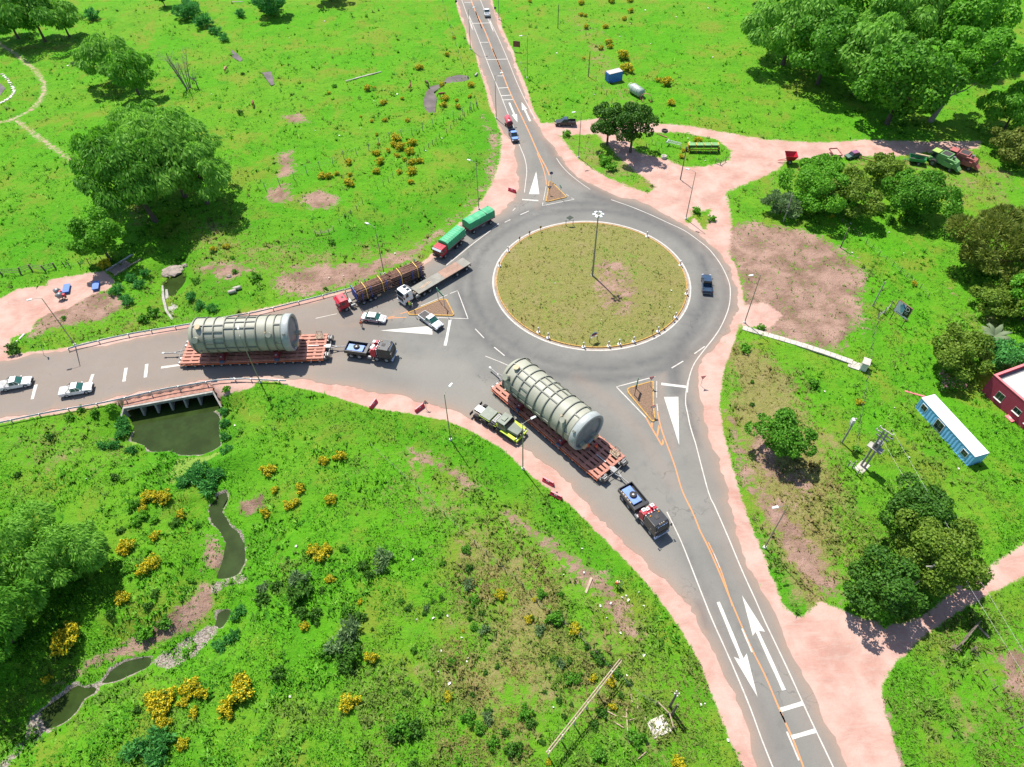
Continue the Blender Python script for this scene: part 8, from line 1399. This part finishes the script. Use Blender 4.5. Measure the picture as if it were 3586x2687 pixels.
def person(label, loc, rz, skin, shirt, legs, vest, hat, pose='stand', hatc=None):
    t = thing('person', label, 'person', loc, rz, None); bm_ = body_mat('clothes_'+str(len(MATS)), skin, shirt, legs, hat)
    sw = .16 if pose == 'walk' else .03; ah = .9
    Jt = [(0, 0, .95), (0, 0, 1.10), (.01, 0, 1.32), (0, 0, 1.46), (.02, 0, 1.56), (.03, 0, 1.66), (.02, 0, 1.73)]; E_ = [(0, 1), (1, 2), (2, 3), (3, 4), (4, 5), (5, 6)]; Rr = [(.15, .12), (.14, .11), (.17, .12), .055, .075, .095, .06]
    for s in (-1, 1):
        k = len(Jt); Jt += [(0, s*.10, .90), (sw*s+.02, s*.11, .50), (sw*s*1.6-.02, s*.12, .09), (sw*s*1.6+.14, s*.13, .045)]; E_ += [(0, k), (k, k+1), (k+1, k+2), (k+2, k+3)]; Rr += [.095, .065, .048, .04]
        k = len(Jt); fw = .22 if (pose == 'work' or (pose == 'walk' and s > 0)) else .03; Jt += [(0, s*.20, 1.40), (.0, s*.27, 1.14), (fw, s*.27, .92), (fw+.05, s*.26, .84)]; E_ += [(2, k), (k, k+1), (k+1, k+2), (k+2, k+3)]; Rr += [.062, .048, .036, .034]
    skin_mesh('body', Jt, E_, Rr, bm_, t)
    if vest: MB().loft([[(.19*math.cos(a)*k_+.005, .235*math.sin(a)*k_, z) for a in np.linspace(0, 2*math.pi, 12, endpoint=False)] for z, k_ in ((.92, .92), (1.1, .92), (1.3, 1.0), (1.42, .92), (1.47, .45))], True, False).build('vest', vest, t); MB().lathe([(1.08, .205), (1.13, .208)], 14, axis='z').build('reflective_band', MGAL, t)
    MB().lathe([(1.64, .125), (1.72, .122), (1.78, .08), (1.80, .01)], 14, org=(.02, 0, 0), axis='z').build('helmet' if hatc else 'cap', hatc or MBLK, t); MB().box(.09, .22, -.07, .07, 1.66, 1.675).build('brim', hatc or MBLK, t)
    fc = MB(); fc.cyl((.115, 0, 1.60), (.145, 0, 1.585), .018, n=6).build('nose', mat('skin_tone', (.42, .25, .17), .6), t)
    return t
MVO = mat('orange_vest', (.80, .13, .03), .6, var=.1); MVL = mat('lime_vest', (.45, .80, .02), .6, var=.1); RG['K1'] = (1250, 1080, .0946)
sk = (.40, .24, .16); p = P('K1', 190, 690); person('officer in an orange vest standing behind the white saloon', (p[0], p[1], .03), D2R(-70), sk, (.05, .05, .06), (.06, .06, .09), MVO, 0, 'walk')
p = P('E6', 275, 655); person('worker in a lime vest and orange helmet beside the white tractor', (p[0], p[1], .03), D2R(-110), sk, (.06, .07, .10), (.06, .05, .05), MVL, 0, 'stand', MORG)
p = P('Z3', 905, 830, 1.2); person('left worker in orange standing on the trailer deck', (p[0], p[1], 1.215), D2R(-60), sk, (.70, .10, .03), (.05, .05, .07), MVO, 0, 'work', MORG); p = P('Z3', 980, 832, 1.2); person('right worker in red and orange on the trailer deck', (p[0], p[1], 1.215), D2R(-120), sk, (.60, .05, .05), (.25, .05, .04), MVO, 0, 'walk', MRED)
p = G('B7', 648, 325); person('person in orange shirt walking in the grass with a companion', p, D2R(-80), sk, (.65, .10, .03), (.06, .07, .12), MVO, 0, 'walk', MFND); p = G('B7', 672, 322); person('person in lime vest walking in the grass with a companion', p, D2R(-80), sk, (.3, .35, .3), (.10, .12, .18), MVL, 0, 'walk')
MHRS = mat('chestnut_coat', (.20, .055, .022), .7, var=.2); MHRD = mat('dark_bay_coat', (.085, .030, .018), .7, var=.2)
def horse(label, loc, rz, m, graze=True, cat='horse', sc=1.0):
    t = thing(cat if cat != 'cow' else 'cow', label, cat, loc, rz, None, sc)
    Jt = [(-.65, 0, 1.22), (-.1, 0, 1.18), (.45, 0, 1.22), (.75, 0, 1.30)]; E_ = [(0, 1), (1, 2), (2, 3)]; Rr = [(.27, .30), (.28, .30), (.27, .32), (.2, .24)]
    hd = [(1.05, 0, 1.0), (1.30, 0, .62), (1.36, 0, .40), (1.42, 0, .18)] if graze else [(1.05, 0, 1.60), (1.25, 0, 1.85), (1.42, 0, 1.75), (1.58, 0, 1.6)]
    k = len(Jt); Jt += hd; E_ += [(3, k), (k, k+1), (k+1, k+2), (k+2, k+3)]; Rr += [.14, .11, .11, .07]
    k = len(Jt); Jt += [(-.98, 0, 1.25), (-1.05, 0, .95), (-1.05, 0, .6)]; E_ += [(0, k), (k, k+1), (k+1, k+2)]; Rr += [.06, .06, .03]
    for s in (-1, 1):
        k = len(Jt); Jt += [(.5, s*.16, .90), (.52, s*.17, .52), (.48, s*.17, .30), (.53, s*.17, .05)]; E_ += [(2, k), (k, k+1), (k+1, k+2), (k+2, k+3)]; Rr += [.12, .065, .05, .055]
        k = len(Jt); Jt += [(-.60, s*.17, .92), (-.48, s*.18, .70), (-.78, s*.18, .46), (-.72, s*.18, .05)]; E_ += [(0, k), (k, k+1), (k+1, k+2), (k+2, k+3)]; Rr += [.17, .10, .06, .055]
    skin_mesh('body', Jt, E_, Rr, m, t)
    e = hd[1]
    for s in (-1, 1): MB().cyl((e[0]-.02, s*.07, e[2]+.06), (e[0]-.06, s*.13, e[2]+.2), .035, .01, 6).build('ear', m, t)
    if cat == 'horse': MB().prism([(.75, 1.52), (hd[0][0], hd[0][2]+.22), (hd[1][0]-.08, hd[1][2]+.12), (hd[0][0]-.06, hd[0][2]+.1), (.72, 1.42)], -.03, .03).build('mane', MBLK, t)
horse('dark horse drinking at the bend of the meander', G('R2', 1462, 738), D2R(-60), MHRD); horse('chestnut horse grazing inside the bend of the meander', G('R2', 1590, 838), D2R(200), MHRS); horse('chestnut horse seen end-on left of the meander', G('R2', 1318, 772), D2R(80), MHRS, False)
horse('brown horse grazing left of the far brook', G('R1', 2180, 915), D2R(100), MHRS); horse('pale brown cow below the bare tree meadow', G('R1', 1946, 620), D2R(85), mat('tan_coat', (.40, .20, .12), .7, var=.2), True, 'cow')
# ------------------------------------------------------------------ litter
lt = [MB().box(-.22, .22, -.15, .15, 0, .08, (.05, .02, .04)).mesh('litter', MFND), MB().add([(-.3, -.1, .02), (.2, -.2, .1), (.3, .15, .03), (-.1, .2, .12)], [(0, 1, 2), (0, 2, 3)]).mesh('litter', MFND)]
LI = [('B6', x, y) for x, y in ((1180, 570), (1405, 545), (1300, 560), (1508, 703), (1358, 803), (1555, 855), (1548, 880), (1418, 1043), (1335, 955), (290, 30), (2055, 195), (245, 1140), (1150, 130))]+[('B7', x, y) for x, y in ((395, 48), (410, 226), (260, 240), (720, 395), (735, 430), (690, 408), (530, 470), (578, 558), (680, 672), (608, 452), (850, 470), (1272, 1198), (1300, 1190), (726, 983), (850, 835), (185, 1218), (1470, 1460), (815, 370))]+[('R3', x, y) for x, y in ((1640, 152), (1912, 75), (1420, 382), (1955, 497), (1245, 208), (1155, 318), (1372, 92), (935, 818), (612, 462), (1720, 1150), (1740, 1195), (1755, 1228), (1888, 1388))]+[('R2', x, y) for x, y in ((582, 187), (280, 332), (1005, 872), (1205, 815), (502, 1128), (708, 1170), (895, 1108), (1590, 1195), (1450, 1302))]+[('N1', 813, 795), ('N2', 968, 880), ('N4', 150, 490), ('N4', 947, 340), ('R1', 585, 570), ('R1', 1820, 815), ('B4', 785, 148), ('B4', 1283, 265), ('B4', 1388, 617), ('B4', 1740, 698), ('R8', 848, 250), ('R8', 858, 475), ('R8', 1260, 478), ('R8', 1148, 315), ('Z7', 828, 792), ('Z7', 945, 270), ('B1', 2020, 470), ('B1', 745, 930), ('R6', 180, 938), ('R6', 965, 645), ('R6', 350, 910)]
for i, (reg, x, y) in enumerate(LI): o = tag(link('litter_scrap', lt[i % 2]), 'scrap of pale litter lying on the ground', 'litter', 'scraps of litter'); o['kind'] = 'thing'; q = G(reg, x, y); o.location = q+Vector((0, 0, .12 if math.hypot(q.x-IC[0], q.y-IC[1]) > IR else .4)); o.rotation_euler = (0, 0, i*1.9); s = (.4+(i*7 % 5)*.10)*(1+max(0, q.y-90)/200); o.scale = (s, s, 1.3)
for p_, ph in ((A0, 'culvert'), (P('B1', 1900, 1250), 'narrow stream'), (P('B5', 1800, 450), 'small dark pool'), (P('B5', 560, 1150), 'lowest pool'), (P('B5', 1050, 860), 'middle creek pool'), (P('F', 690, 427), 'bare patch in the left meadow'), (P('R2', 1500, 850), 'horseshoe meander'), (P('R3', 1090, 660), 'blue container'), (P('C6', 900, 200), 'seed drill'), (P('F', 338, 482), 'large meadow willows'), (P('F', 238, 562), 'plank footbridge'), (P('B7', 962, 1360), 'concrete slab'), (P('B7', 380, 1250), 'long rail frame'), (P('B7', 660, 320), 'two people in the grass'), (IC, 'floodlight mast'), (P('R8', 1230, 960), 'billboard'), (P('R8', 905, 1365), 'meter kiosk'), (P('B4', 1620, 400), 'container office'), (P('F', 60, 1262), 'big left-edge willow'), (P('F', 450, 160), 'bare grey trees'), (P('R1', 1750, 150), 'far brook'), (P('R6', 800, 1050), 'log lorry'), (P('Z5', 500, 500), 'lime and grey truck'), (P('F', 1962, 462), 'dome-shaped tree'), (P('F', 1683, 463), 'lot corner'), (P('R5', 1520, 1000), 'concrete apron'), (P('F', 700, 1300), 'middle of the lower field'), (P('F', 850, 1400), 'grey shrubs of the lower field'), (P('F', 1000, 1250), 'diagonal field fence'), (P('F', 760, 1560), 'bottom edge of the photo'), (P('F', 1672, 972), 'lone dark verge tree'), (P('F', 1080, 1500), 'open grass left of the rail frame'), (P('R2', 1250, 1280), 'green-tarped trailer'), (P('F', 1200, 60), 'north road'), (P('F', 400, 40), 'top left edge'), (P('F', 500, 1380), 'yellow bush cluster by the pools')): landmark(p_, ph)
settle_labels()
